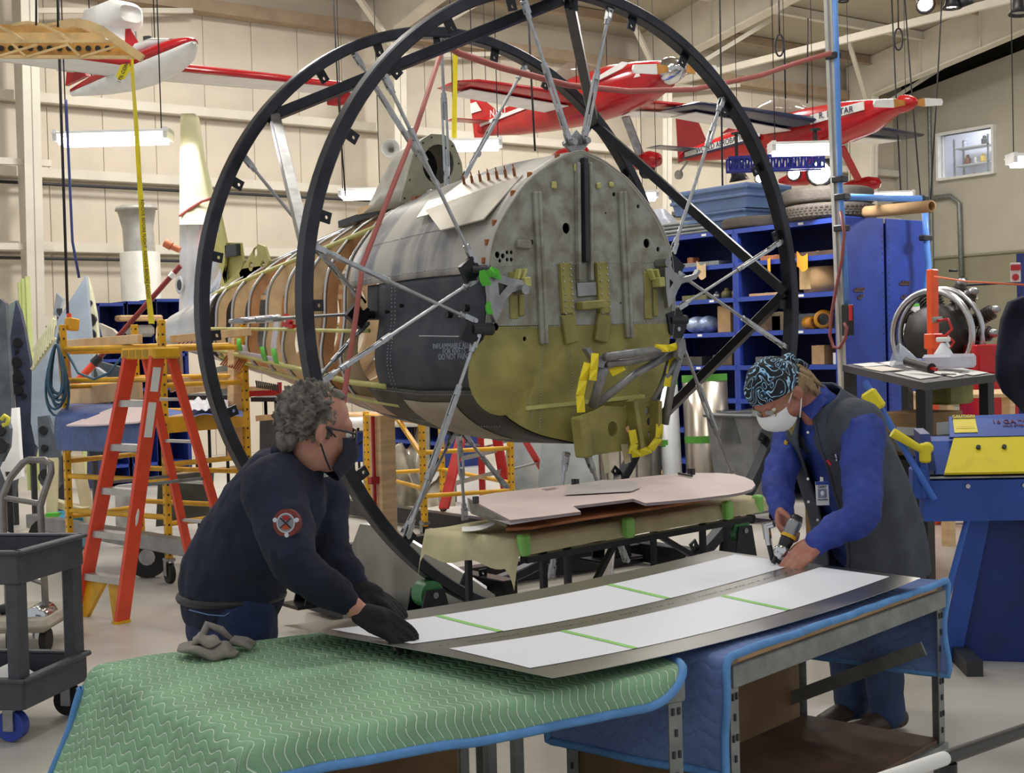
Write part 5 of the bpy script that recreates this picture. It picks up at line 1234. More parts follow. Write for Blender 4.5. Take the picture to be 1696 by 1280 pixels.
solo(MB().prism(zz, (0, 0, .012)), 'pink_fairing', m_pink, 'pale pink pointed panel resting on the blue vinyl pad', 'panel')
solo(MB().grid(lambda u, v: W(262+140*u, 690-14*v+3*math.sin(u*7), 10.4+.7*v)+V((0, 0, .01*math.sin(u*15))), 16, 5), 'blue_cloth', mat('pale_blue_cloth', '5870b4', .6, 0, .1), 'blue cloth lying on the scaffold platform right of the ladder', 'cloth')
solo(MB().grid(lambda u, v: W(312+66*u, 686-16*v, 10.5+.5*v)+V((0, 0, .04+.06*noise.noise(V((u*6, v*5, 1))))), 22, 12), 'crumpled_paper', mat('white_crumple', 'e6e6ee', .6, 0, .02), 'crumpled white plastic on the blue cloth of the scaffold', 'paper')
# scaffold under the fuselage
a_, b_, c_, d_ = (7.25, 12.2), (8.05, 12.0), (6.8, 10.45), (7.62, 10.2)
sc2 = thing('rolling_scaffold', 'yellow scaffold with perforated posts standing below the middle of the fuselage', 'scaffold', (7.4, 11.2, 0))
for p, h in ((a_, 1.0), (b_, 1.0), (c_, .98), (d_, .8)): post((*p, .1), h, sc2); caster((*p, 0), sc2, .05)
for z in (.38, .78): rung(c_, d_, z, sc2)
for p, q in ((a_, c_), (a_, b_), (b_, d_)): rung(p, q, .45, sc2); 
rung(a_, c_, 1.06, sc2)
MB().bar((*c_, .75), (c_[0]+.15, c_[1]+.7, 1.1), .035).build('knee_brace', M['yellow'], sc2); MB().bar((*a_, .85), (a_[0]+.4, a_[1]-.05, 1.1), .035).build('knee_brace', M['yellow'], sc2)
# timber props with red bar clamps
def prop(x0, x1, y0, d, w, label, z1):
    p = W(x0, y0, d); q = V((W(x1, y0+100, d).x, W(x1, y0+100, d).y, 0)); 
    t = thing('timber_prop', label, 'timber', q)
    MB().bar(q, p, w, w*.8, up=(1, 0, 0), bev=.004).build('timber', M['wood'], t)
    MB().bar(q+V((-w*.55, -.02, .3)), p+V((-w*.55, -.02, -.0)), .02, .02).build('clamp_bar', M['red'], t)
    MB().box(p+V((-w*.2, -.03, -.45)), (w*1.3, .05, .05)).build('clamp_jaw', M['red'], t)
prop(632, 634, 688, 9.6, .155, 'thick timber prop with a red clamp bar right of the left worker', 1.2)
prop(546, 546, 690, 10.4, .14, 'timber prop with red clamp bar standing close behind the left worker', 1.2)
# crumpled skin on the floor, stored sheets
def crumple(nm, px, py, d, w, h, seed, label, m_):
    c0 = W(px, py, d); c0.z = 0
    def fn(u, v):
        a = (u-.5)*w; n_ = noise.noise(V((u*4, v*3, seed)))*.5+noise.noise(V((u*9, v*7, seed+3)))*.25
        return c0+RT*a+FD*((v-.5)*.5+n_*.3)+V((0, 0, max(.0, h*math.sin(PI*v)*(.45+.7*n_+.5*math.sin(u*3+seed)**2))))
    return solo(MB().grid(fn, 26, 18), nm, m_, label, 'scrap metal')
crumple('crumpled_skin', 660, 815, 15.5, .75, 1.05, 1.2, 'crumpled shiny aluminium skin on the floor left of the timber prop', mat('crumpled_alu', 'bdb9ae', .3, .75, .15))
crumple('crumpled_skin', 700, 818, 15.2, .75, .62, 4.4, 'crumpled dull olive skin on the floor right of the timber prop', mat('crumpled_olive', '87806e', .45, .5, .2))
for x, d, w, lab in ((870, 14.2, .55, 'curved pale aluminium panel leaning below the shelves left of the red ladder step'), (945, 14.0, .75, 'curved pale aluminium panel leaning below the shelves behind the gray tripod')):
    c0 = W(x, 800, d); c0.z = 0
    solo(MB().grid(lambda u, v: c0+RT*((u-.5)*w+.1*v)+FD*(.12*math.sin(u*3)+.25*v)+V((0, 0, .78*v)), 12, 8), 'leaning_sheet', mat('pale_leaning_alu', 'a9b0ae', .4, .5, .08), lab, 'panel')
# ================================================================ blue parts shelving
XF = 11.0; SZ = [.38, .74, 1.09, 1.46, 1.83, 2.21, 2.59]; TOPZ = 2.96
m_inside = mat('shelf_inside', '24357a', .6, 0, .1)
def bay(y0, y1, label, top=TOPZ, depth=.72, deco=True):
    t = thing('shelving_unit', label, 'shelving', (XF+depth/2, (y0+y1)/2, 0), None)
    for y in (y0+.02, y1-.02):
        MB().box((XF+.03, y, top/2), (.06, .05, top), bev=.004).build('front_post', M['blue'], t); MB().box((XF+depth, y, top/2), (.06, .05, top)).build('rear_post', M['blue'], t)
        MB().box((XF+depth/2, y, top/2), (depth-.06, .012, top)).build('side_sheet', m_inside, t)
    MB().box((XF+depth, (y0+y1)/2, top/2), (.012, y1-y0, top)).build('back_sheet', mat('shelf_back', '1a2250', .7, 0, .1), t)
    for z in SZ+[top]:
        if z > top: continue
        MB().box((XF+depth/2, (y0+y1)/2, z-.012), (depth, y1-y0-.04, .015)).box((XF+.005, (y0+y1)/2, z-.025), (.02, y1-y0-.04, .05)).build('shelf', M['blue'], t)
        if random.random() < .7: MB().box((XF-.007, y0+.3+random.random()*.3, z-.025), (.004, .07, .025)).build('shelf_label', M['paper'], t)
    return t
bay(9.08, 10.5, 'blue shelving unit with a cardboard drum, nearest the air pipe post')
bay(10.5, 11.9, 'blue shelving unit just right of the firewall edge')
bay(11.9, 13.3, 'blue shelving unit mostly hidden behind the fuselage nose', 2.96)
bay(13.3, 14.7, 'blue shelving unit behind the fuselage, seen in pieces below it', 2.0)
bay(16.4, 17.8, 'farthest blue shelving unit glimpsed between the wooden formers', 2.4)
# cabinet backs facing the aisle
t = thing('steel_cabinet', 'tall blue cabinet end with two perforated edge strips and taped papers', 'cabinet', (12.1, 9.5, 0))
for x0, x1 in ((11.06, 11.70), (11.74, 12.45)):
    pn = MB().box(((x0+x1)/2, 9.045, 1.49), (x1-x0, .02, 2.96), bev=.006).build('side_panel', M['blue'], t)
    for x in (x0+.03, x1-.03):
        hb = MB()
        for k in range(44): hb.box((x, 9.034, .1+k*.064), (.014, .002, .016))
        q = hb.build('slots', M['dark'] if x > 11.1 else M['dkblue'], pn); q['kind'] = 'stuff'
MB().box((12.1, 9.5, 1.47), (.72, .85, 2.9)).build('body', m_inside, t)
def onside(x, y, off=.0): p = AY(x, y, 9.03-off); return p
for x, y, w, h in ((1422, 481, .15, .03), (1424, 493, .06, .03), (1498, 470, .16, .03), (1495, 493, .06, .03)):
    p = onside(x, y); b = MB().box(p, (w, .015, h), bev=.003)
    for k in range(5 if w > .1 else 2): b.box(p+V((-w/2+.03+k*.028, -.015, .02)), (.012, .02, .02))
    b.build('magnetic_clip_rail', mat('bronze_clip', '6e5a50', .5, .4, .1), t)
pl = [onside(1491, 505), onside(1525, 505), onside(1527, 546), onside(1493, 549)]
def sheetp(pxs, label, stripe=None, m_=None):
    t = thing('posted_sheet', label, 'paper', onside(*pxs[3], .004))
    P_ = [onside(x, y, .006) for x, y in pxs]; MB().prism(P_, (0, -.002, 0)).build('page', m_ or M['paper'], t)
    return t, P_
t1, P_ = sheetp([(1491, 505), (1525, 503), (1527, 546), (1493, 549)], 'white printed list taped to the blue cabinet end with green tape')
MB().prism([onside(1490, 504, .01), onside(1525, 502, .01), onside(1525, 507, .01), onside(1490, 509, .01)], (0, -.001, 0)).build('masking_tape', mat('bright_green_tape2', '6cc24a', .5, 0, .04), t1)
MB().prism([onside(1493, 547, .01), onside(1497, 547, .01), onside(1497, 553, .01), onside(1494, 553, .01)], (0, -.001, 0)).build('masking_tape', MATS['bright_green_tape2'], t1)
b = MB()
for r in range(7):
    for k in range(4):
        p = onside(1496+k*7.6, 515+r*4, .01); b.box(p, (.035, .001, .007))
q = b.build('print', mat('print_gray', '8f8f94', .7, 0, 0), t1); q['kind'] = 'stuff'
t2, P_ = sheetp([(1496, 550), (1523, 548), (1536, 590), (1504, 596)], 'wall planner sheet curling at the foot of the blue cabinet end')
b = MB()
for r in range(4): b.prism([onside(1499+r*2, 556+r*9, .01), onside(1523+r*2.5, 554+r*9, .01), onside(1523.5+r*2.5, 557+r*9, .01), onside(1499.5+r*2, 559+r*9, .01)], (0, -.001, 0))
q = b.build('ruled_bands', mat('planner_blue', '3a57b0', .6, 0, 0), t2); q['kind'] = 'stuff'
# things on the shelves: (y px not needed) placed by shelf
def onshelf(y, k, dx=.2): return V((XF+dx, y, SZ[k] if k >= 0 else TOPZ))
m_k = M['cardboard']
def sbox(y, k, w, d, h, label, m_=None, dx=.2, nm='cardboard_box', cat='box', rz=0.):
    p = onshelf(y, k, dx); Rz = Matrix.Rotation(rz, 3, 'Z')
    t = thing(nm, label, cat, p)
    MB().box(p+V((0, 0, h/2)), (d, w, h), Rz, .004).build('carton', m_ or m_k, t)
    MB().box(p+V((0, 0, h+.001)), (d*.98, .03, .003), Rz).build('seam_tape', mat('parcel_tape', 'c9ab7c', .3, 0, .05), t)
    return t
sbox(10.76, 4, .2, .25, .3, 'upright cardboard carton on the blue shelf beside the crossing rods')
sbox(9.4, 3, .17, .2, .2, 'small carton on the low blue shelf just above the bandana', dx=.15)
sbox(9.18, 3, .08, .1, .12, 'small white carton at the end of the shelf above the bandana', M['paper'], dx=.12)
sbox(10.1, 5, .5, .3, .03, 'flat pale board lying on the shelf behind the ring tie', M['ply'], dx=.2, nm='board', cat='board')
sbox(9.95, 6, .45, .3, .05, 'flat brown board lying on the uppermost inner blue shelf', M['rust'], dx=.2, nm='board', cat='board')
t = thing('cardboard_drum', 'round torn cardboard drum on the blue shelf beside the air pipe post', 'drum', (XF+.3, 9.44, SZ[5]))
c0 = V((XF+.3, 9.44, SZ[5]))
MB().lathe(c0, (0, 0, 1), [(0, .005), (.26, .005), (.265, .1), (.26, .27), (.24, .265), (.235, .2), (0, .2)], 28).build('drum_wall', M['cardboard'], t)
MB().grid(lambda u, v: c0+V((-.2-.07*math.cos(u*1.2-.6), .1+.16*(u-.5), .04+.22*v)), 6, 4).build('torn_flap', mat('torn_cardboard', 'c9a878', .8, 0, .1), t)
def roll(y, z, r, w, ang, m_, label, x=XF+.16):
    ax = V((math.cos(ang), math.sin(ang), 0)); c = V((x, y, z+r))-ax*w/2
    return solo(MB().lathe(c, ax, [(r*.62, 0), (r, 0), (r, w), (r*.62, w), (r*.62, 0)], 24), 'tape_roll', m_, label, 'tape roll')
m_or = mat('amber_tape', 'd9921e', .4, 0, .1)
roll(9.40, SZ[4], .1, .09, .5, m_or, 'larger amber tape roll on the shelf right of the ring')
roll(9.58, SZ[4], .07, .13, 1.3, m_or, 'smaller amber tape roll left of the larger one')
def bottle(y, k, h, r, m_, label, dx=.15, nm='bottle', cat='bottle'):
    return solo(MB().lathe(V((XF+dx, y, SZ[k])), (0, 0, 1), [(0, 0), (r, .005), (r, h*.55), (r*.75, h*.7), (r*.4, h*.8), (r*.4, h), (0, h)], 14), nm, m_, label, cat)
m_tan = mat('tan_part', '8f8560', .5, .2, .15)
bottle(10.62, 5, .13, .06, m_tan, 'squat tan fitting nearest the blue shelf post'); bottle(10.78, 5, .12, .06, mat('olive_part', '757048', .5, .2, .15), 'squat olive fitting second from the blue shelf post')
bottle(10.93, 5, .09, .05, M['steel'], 'squat gray fitting third from the blue shelf post')
sbox(11.25, 5, .4, .2, .06, 'low olive part lying on the blue shelf beside the cast bracket', mat('olive_part', '757048'), nm='aircraft_part', cat='part')
sbox(11.1, 6, .6, .3, .05, 'long gray part lying on the upper shelf right of the firewall', M['galv'], nm='aircraft_part', cat='part')
sbox(11.35, 6, .1, .1, .12, 'small brown part standing on the upper shelf right of the firewall', M['rust'], nm='aircraft_part', cat='part')
sbox(9.4, 6, .6, .25, .05, 'bundle of brown branches like tubing on the right upper shelf', mat('brown_tubing', '5a4638', .6, .2, .2), nm='aircraft_part', cat='part')
for y, k, c_, lb in ((11.0, 6, 'd9b98a', 'tan'), (9.52, 6, 'f0a92c', 'orange'), (9.98, 6, 'f0a92c', 'narrow orange')):
    p = V((XF-.03, y, SZ[k])); solo(MB().grid(lambda u, v: p+V((-.02*math.sin(u*4), (u-.5)*(.05 if lb[0] == 'n' else .16), .03-.16*v-.03*math.sin(u*5))), 8, 5), 'paper_tag', mat('tag_'+c_, c_, .6, 0, .05), lb+' paper tag hanging over the edge of the upper blue shelf', 'tag')
for y, w, c_ in ((11.28, .16, 'b8c6e0'), (11.1, .14, '9fb0d2')):
    p = V((XF+.18, y, SZ[4])); solo(MB().ball(p+V((0, 0, .1)), (.14, w, .1), 8, 12), 'wrapped_part', mat('wrap_'+c_, c_, .25, .1, .3, 8), 'plastic wrapped part on the shelf below the white bracket' if w > .15 else 'second plastic wrapped part left of the carton', 'wrapped part')
t = thing('clear_bin', 'clear plastic bin of parts behind the tape rolls', 'bin', (XF+.35, 9.6, SZ[4]))
MB().prism([(XF+.22, 9.3, SZ[4]), (XF+.6, 9.3, SZ[4]), (XF+.6, 9.3, SZ[4]+.17), (XF+.2, 9.3, SZ[4]+.17)], (0, .75, 0)).build('tub', mat('clear_plastic', 'b9c0c6', .2, 0, .1, alpha=.5), t)
for k in range(5): MB().ball((XF+.32, 9.4+k*.14, SZ[4]+.06), (.06, .06, .055), 6, 9).build('contents', mat('bin_content', '7d7a70', .5, .3, .3), t)
for y, k, w, h, nm_, hexc in ((11.3, 3, .35, .1, 'dark angular part on the low shelf behind the yellow taped mount', '4a463e'), (10.8, 3, .3, .12, 'brown folded part on the low shelf beside the mount rod', '6d5a44'), (10.15, 3, .3, .09, 'gray part on the low shelf left of the bandana', '6e6e6c'), (10.1, 4, .35, .16, 'dark wooden part behind the ring tie on the shelf', '5b4630'), (9.95, 4, .2, .2, 'tan part beside the ring on the mid shelf', '7a6b52')):
    sbox(y, k, w, .25, h, nm_, mat('part_'+hexc, hexc, .6, .1, .25), nm='aircraft_part', cat='part')
# on top of the shelving
def tire(y, z, R_, w, label, tread=True, x=XF+.42):
    t = thing('tire', label, 'tire', (x, y, z))
    b = MB().lathe((x, y, z), (0, 0, 1), [(R_*.55, w*.12), (R_*.62, 0), (R_*.9, .0), (R_*.985, w*.12), (R_, w*.3), (R_, w*.7), (R_*.985, w*.88), (R_*.9, w), (R_*.62, w), (R_*.55, w*.88), (R_*.55, w*.12)], 48); b.build('carcass', mat('dusty_rubber', '514a41', .85, 0, .12, 8, bump=.3, bsc=40), t)
    if tread:
        tb = MB()
        for k in range(60):
            a = 2*PI*k/60
            for j in range(4):
                zz = z+w*(.25+.16*j); a2 = a+(.03 if j % 2 else 0); tb.box((x+math.cos(a2)*R_, y+math.sin(a2)*R_, zz), (.012, R_*.06, w*.1), Matrix.Rotation(a2, 3, 'Z'))
        q = tb.build('tread_blocks', mat('tread_rubber', '4d463e', .9, 0, .1), t); q['kind'] = 'stuff'
    return t
tire(9.53, TOPZ+.005, .5, .17, 'lower tire of the stack of two on the blue shelving', True)
tire(9.55, TOPZ+.178, .49, .17, 'upper tire of the stack of two on the blue shelving', False)
tire(10.5, TOPZ+.005, .43, .13, 'flat tire lying left of the stacked tires on the shelving', False)
def tub(y0, y1, z, x0, x1, h, label, ins=.04):
    t = thing('plastic_tub', label, 'tub', ((x0+x1)/2, (y0+y1)/2, z), 'blue plastic tubs on the shelving')
    m_ = mat('slate_blue_plastic', '5a7096', .5, 0, .08)
    MB().add([(x0+ins, y0+ins, z), (x1-ins, y0+ins, z), (x1-ins, y1-ins, z), (x0+ins, y1-ins, z), (x0, y0, z+h), (x1, y0, z+h), (x1, y1, z+h), (x0, y1, z+h)], [(0, 3, 2, 1), (0, 1, 5, 4), (1, 2, 6, 5), (2, 3, 7, 6), (3, 0, 4, 7)]).build('tub_body', m_, t)
    MB().box(((x0+x1)/2, (y0+y1)/2, z+h+.01), (x1-x0+.05, y1-y0+.05, .07), bev=.02).box(((x0+x1)/2, (y0+y1)/2, z+h*.62), (x1-x0+.02, y1-y0+.02, .04), bev=.01).build('lid', m_, t)
tub(10.35, 11.55, TOPZ+.24, XF+.05, XF+.75, .22, 'upper blue plastic tub with lid stacked behind the ring')
tub(10.45, 11.42, TOPZ+.02, XF+.12, XF+.7, .2, 'lower blue plastic tub under the lidded one')
for k in range(4):
    solo(MB().box((XF+.35, 11.35-.02*(k % 2), TOPZ+.025+k*.045), (.55-.03*k, .95-.05*(k % 3), .035), Matrix.Rotation(.03*k, 3, 'Z'), .012), 'gray_slab', mat('gray_slab_%d' % (k % 2), ['7f817f', '9a9c98'][k % 2], .7, .1, .12), ['lowest gray slab of the pile left of the tubs', 'second gray slab from below in the pile left of the tubs', 'third gray slab from below in the pile left of the tubs', 'topmost gray slab of the pile left of the tubs'][k], 'slab', 'gray slabs on the shelving')
solo(MB().grid(lambda u, v: V((XF+.3, 12.0, TOPZ+.02))+V((math.cos(2*PI*u)*.3*(1-v*.8)*(1+.2*noise.noise(V((u*8, v*5, 0)))), math.sin(2*PI*u)*.33*(1-v*.8)*(1+.25*noise.noise(V((u*6, v*5, 4)))), .36*v**.7)), 24, 10, cu=True), 'plastic_bag', mat('translucent_bag', 'c9d0dc', .3, 0, .1, alpha=.7), 'translucent plastic bag bulging at the left end of the shelving top', 'bag')
p, q = V((XF+.4, 9.0, TOPZ+.06)), V((XF+.3, 8.15, TOPZ+.03))
t = thing('cardboard_tube', 'long cardboard tube lying on top of the blue cabinet end', 'tube', p)
MB().lathe(q, p-q, [(.045, 0), (.06, 0), (.06, (p-q).length+.3), (.045, (p-q).length+.3), (.045, 0)], 18).build('tube_wall', M['cardboard'], t)
# ---- bins, rolls, boxes in front of the shelving
t = thing('waste_bin', 'gray wheeled waste bin behind the right worker', 'bin', (9.55, 8.95, 0))
c0 = W(1258, 690, 12.8); zt_ = c0.z; cx, cy = 9.62, 9.05
MB().add([(cx-.2, cy-.22, .09), (cx+.2, cy-.22, .09), (cx+.2, cy+.22, .09), (cx-.2, cy+.22, .09), (cx-.27, cy-.3, 1.02), (cx+.27, cy-.3, 1.02), (cx+.27, cy+.3, 1.02), (cx-.27, cy+.3, 1.02)], [(0, 3, 2, 1), (0, 1, 5, 4), (1, 2, 6, 5), (2, 3, 7, 6), (3, 0, 4, 7)]).build('bin_body', mat('bin_gray', '77797b', .6, 0, .12), t)
MB().box((cx, cy, 1.02), (.6, .66, .04), bev=.015).build('rim', mat('bin_rim', '55575a', .5, 0, .1), t)
MB().grid(lambda u, v: V((cx+.29*math.cos(2*PI*u)*(1+.05*math.sin(9*u)), cy+.33*math.sin(2*PI*u), 1.06-.3*v+.02*noise.noise(V((u*9, v*3, 0))))), 30, 5, cu=True).build('bin_liner', mat('dark_liner', '5b5f62', .25, 0, .2, alpha=.75), t)
for sx, sy in ((-.15, -.15), (.15, -.15), (-.15, .15), (.15, .15)): MB().cyl((cx+sx, cy+sy-.015, .045), (cx+sx, cy+sy+.015, .045), .045, n=12).build('wheel', M['rubber'], t)
p = V((9.75, 9.72, 0))
t = thing('sheet_metal_roll', 'tall roll of shiny sheet metal with green taped top', 'metal roll', p)
MB().lathe(p, (-.0, .03, 1), [(.225, 0), (.225, 1.4), (.215, 1.4), (.215, 0)], 30).build('roll', mat('satin_roll', 'b3a99b', .28, .9, .06, 3), t)
for z in (.72, 1.33): MB().lathe(p+V((0, .03*z, z)), (.0, .03, 1), [(.227, 0), (.2275, .07)], 30).build('tape_band', mat('leaf_green_tape', '58a53c', .5, 0, .05), t)
p = V((9.48, 9.96, 0))
t = thing('white_sheet_roll', 'slim white sheet roll leaning on the shiny metal roll', 'sheet roll', p)
MB().lathe(p, (.02, .06, 1), [(.1, 0), (.1, 1.36), (.09, 1.36), (.09, 0)], 22).build('roll', mat('white_roll', 'dfe2e6', .4, .1, .03), t)
MB().lathe(p+V((.014, .045, .68)), (.02, .06, 1), [(.102, 0), (.1025, .07)], 22).build('tape_band', MATS['leaf_green_tape'], t); MB().lathe(p+V((.026, .08, 1.3)), (.02, .06, 1), [(.102, 0), (.1025, .06)], 22).build('tape_band', MATS['leaf_green_tape'], t)
p = V((9.25, 10.35, 0))
t = thing('metal_drum', 'ribbed stainless bin left of the white sheet roll', 'bin', p)
MB().lathe(p, (0, 0, 1), [(0, 0), (.3, 0), (.32, .78), (.325, .8), (.31, .8), (.29, .02)], 36).build('shell', mat('brushed_drum', 'b4b0a8', .3, .85, .1, 6), t)
for k in range(12):
    a = 2*PI*k/12; MB().bar(p+V((.302*math.cos(a), .302*math.sin(a), .03)), p+V((.322*math.cos(a), .322*math.sin(a), .77)), .018, .012).build('rib', M['steel'], t)
b = MB().box(p+V((.02, -.05, .92)), (.3, .34, .2), bev=.004); solo(b, 'cardboard_box', M['cardboard'], 'cardboard box sitting in the mouth of the stainless bin', 'box')
for (x, y), s, lb in (((10.3, 11.15), (.4, .45, .3), 'cardboard box on the floor below the firewall gusset'), ((10.7, 12.1), (.45, .5, .34), 'cardboard box on the floor behind the red ladder rail'), ((11.3, 13.0), (.4, .6, .3), 'cardboard box on the low shelf above the pale panels')):
    z = 0 if lb[-1] != 's' else .74
    t = thing('cardboard_box', lb, 'box', (x, y, z)); MB().box((x, y, z+s[2]/2), s, bev=.005).build('carton', M['cardboard'], t); MB().box((x, y, z+s[2]+.001), (.05, s[1], .002)).build('seam_tape', MATS['parcel_tape'], t)
# ---- air pipe posts
XP = 10.5
def XQ(x, y): return AX(x, y, XP)
t = thing('air_pipe_post', 'galvanised channel post with light blue air pipe and looped hose', 'air pipe', V((XQ(1400, 600).x, XQ(1400, 600).y, 0)))
pb_ = XQ(1399, 600); pt_ = XQ(1370, -40)
base = V((pb_.x, pb_.y, 0))
ch = MB().bar(base, pt_, .06, .012).bar(base+V((0, -.025, 0)), pt_+V((0, -.025, 0)), .01, .045).bar(base+V((0, .03, 0)), pt_+V((0, .03, 0)), .01, .045); ch.build('channel', mat('pale_strut', 'c4c1ba', .45, .3, .05), t)
m_pipe = mat('light_blue_pipe', '5f93dd', .4, 0, .04)
MB().tube([XQ(1381, -40), XQ(1386, 100), XQ(1391, 300), XQ(1394, 340), XQ(1403, 515)], .027, 12).build('air_pipe', m_pipe, t)
for x, y in ((1380, 93), (1391, 297), (1394, 378), (1395, 326)): MB().box(XQ(x, y)+V((0, -.0, 0)), (.1, .13, .06), bev=.008).build('pipe_clamp', M['blackpl'], t)
MB().box(XQ(1404, 530), (.09, .09, .3), bev=.01).build('regulator', M['blackpl'], t); MB().box(XQ(1412, 518)+V((-.03, 0, 0)), (.02, .03, .15)).build('valve_handle', M['red'], t)
hose = [(1398, 350), (1404, 385), (1400, 430), (1390, 480), (1383, 520), (1380, 555), (1386, 575), (1396, 576), (1406, 560), (1408, 542), (1404, 535)]
MB().tube([XQ(x, y)+V((-.05, 0, 0)) for x, y in hose], .017, 7).build('hose', mat('rust_hose', '8a4a48', .5, 0, .05), t)
t = thing('air_pipe', 'light blue air pipe running across and down the right edge of the cabinet', 'air pipe', AY(1530, 505, 8.9))
Q8 = lambda x, y: AY(x, y, 8.85)
MB().tube([Q8(1398, 326), Q8(1460, 328), Q8(1524, 329)], .034, 10).build('cross_pipe', m_pipe, t)
MB().tube([Q8(1531, 338), Q8(1534, 390), Q8(1538, 440), Q8(1533, 475), Q8(1536, 506)], .034, 10).build('down_pipe', m_pipe, t)
MB().box(Q8(1529, 331), (.1, .1, .1), bev=.02).build('elbow', M['blackpl'], t); MB().box(Q8(1533, 394), (.14, .08, .06), bev=.01).build('pipe_clamp', M['blackpl'], t); MB().box(Q8(1536, 520), (.14, .1, .3), bev=.01).build('regulator', M['blackpl'], t)
# ---- black bench with papers
Nn, L_, R_c = W(1531, 634, 8.2), W(1395, 604, 10.6), W(1650, 620, 9.2)
Bk = L_+R_c-Nn
t = thing('black_bench', 'black steel bench covered with papers in front of the blue cabinet', 'bench', V((Nn.x+.3, Nn.y+.5, 0)))
m_bt = mat('black_bench_top', '2b2b2c', .4, .1, .15)
MB().prism([Nn, R_c, Bk, L_], (0, 0, -.05)).build('bench_top', m_bt, t)
for p in (Nn, L_, R_c, Bk):
    q = p+((Nn+Bk)/2-p).normalized()*.09; MB().bar((q.x, q.y, 0), (q.x, q.y, p.z-.04), .07).build('leg', m_bt, t)
zl = .78
for p, q in ((Nn, L_), (Nn, R_c), (L_, Bk), (R_c, Bk)):
    c_ = (Nn+Bk)/2; p2 = p+(c_-p).normalized()*.09; q2 = q+(c_-q).normalized()*.09; MB().bar((p2.x, p2.y, Nn.z-.42), (q2.x, q2.y, Nn.z-.42), .05, .09, up=(0, 0, 1)).build('shelf_rail', m_bt, t)
c_ = (Nn+Bk)/2
MB().prism([V((p.x, p.y, Nn.z-.4)) for p in [k+(c_-k).normalized()*.1 for k in (Nn, R_c, Bk, L_)]], (0, 0, -.015)).build('lower_shelf', m_bt, t)
def bt(u, v, o=.004): return Nn*(1-u-v)+R_c*u+L_*v+V((0, 0, o))
def page(u, v, du, dv, sk, label, m_=None, o=.004, th=.004):
    b = MB().prism([bt(u, v, o), bt(u+du, v+sk, o), bt(u+du+sk, v+dv+sk, o), bt(u+sk, v+dv, o)], (0, 0, th)); return solo(b, 'paper_sheet', m_ or M['paper'], label, 'paper')
page(.08, .1, .3, .3, .02, 'white page at the near corner of the black bench')
page(.45, .05, .22, .24, .03, 'white page with a colored edge on the near edge of the black bench')
page(.7, .03, .26, .3, .02, 'white clipped page at the right corner of the black bench')
page(.05, .5, .28, .24, -.02, 'cream folder with rounded corner on the left side of the black bench', mat('cream_folder', 'e9e0cf', .6, 0, .03))
page(.1, .76, .3, .18, .0, 'white page farthest left on the black bench'); page(.4, .7, .3, .2, .05, 'white page beside the clear funnel on the bench'); page(.5, .42, .3, .18, .0, 'white page under the black tool on the bench')
for u, v in ((.44, .15), (.68, .18)): solo(MB().bar(bt(u, v, .012), bt(u+.1, v-.06, .012), .05, .01), 'clipboard_clip', M['steel'], 'metal clip on the nearer page of the bench' if u < .5 else 'metal clip on the right page of the bench', 'clip')
p = W(1531, 606, 9.3); q = W(1560, 617, 8.8); 
t = thing('hand_tool', 'black cylindrical tool with red end lying on the bench papers', 'tool', p)
MB().cyl(W(1503, 598, 9.2), W(1543, 610, 8.9), .034, n=14).build('grip', M['blackpl'], t); MB().cyl(W(1543, 610, 8.9), W(1551, 612, 8.85), .012, n=8).build('red_tip', M['red'], t)
p = W(1492, 598, 9.6); ax = (W(1520, 600, 9.6)-W(1475, 585, 9.6)).normalized()
t = thing('plastic_funnel', 'clear plastic funnel lying on its side on the bench', 'funnel', p)
MB().lathe(W(1482, 588, 9.6), ax, [(.085, 0), (.09, .01), (.03, .15), (.02, .22)], 20).build('cone', mat('frosted_plastic', 'cfd6e2', .25, 0, .04, alpha=.6), t); MB().lathe(W(1482, 588, 9.6), ax, [(.03, .15), (.035, .19), (.02, .25)], 14).build('blue_spout', mat('blue_spout', '3c5fc4', .3, 0, .05), t)
t = thing('spray_bottle', 'white trigger spray bottle in a clear tray on the bench', 'bottle', W(1563, 600, 9.8))
p = W(1563, 600, 9.8); MB().lathe(p, (0, 0, 1), [(0, 0), (.075, 0), (.075, .05), (.03, .12), (.02, .14)], 16).build('bottle_body', mat('milky_plastic', 'eef0f4', .3, 0, .03), t)
MB().box(p+V((0, 0, .165)), (.05, .1, .035), bev=.008).bar(p+V((0, -.03, .15)), p+V((0, -.05, .11)), .012).build('trigger_head', M['white'], t)
solo(MB().box(W(1572, 598, 9.6), (.3, .26, .1), bev=.02), 'clear_tray', mat('milky_tray', 'd9d8e4', .25, 0, .05, alpha=.75), 'clear plastic tray behind the pages on the bench', 'tray')
# stuff below the bench
t = thing('cardboard_box', 'cardboard box with white label on floor below the black bench', 'box', W(1525, 720, 9.4))
p = W(1525, 716, 9.6); MB().box(p, (.42, .4, .3), bev=.005).build('carton', M['cardboard'], t)
pp_ = p+V((-.215, -.06, -.03)); MB().box(pp_, (.004, .2, .16)).build('shipping_label', M['paper'], t); MB().box(p+V((0, -.202, 0)), (.2, .004, .16)).build('shipping_label', M['paper'], t)
MB().box(V((p.x, p.y, p.z-.35)), (.6, .8, .4), bev=.02).build('pallet_crate', M['blackpl'], t)
solo(MB().box(W(1568, 650, 9.6), (.3, .25, .16), bev=.02), 'parts_tray', mat('olive_tray', '8a8a3c', .5, 0, .15), 'olive tray on the lower shelf of the black bench', 'tray')
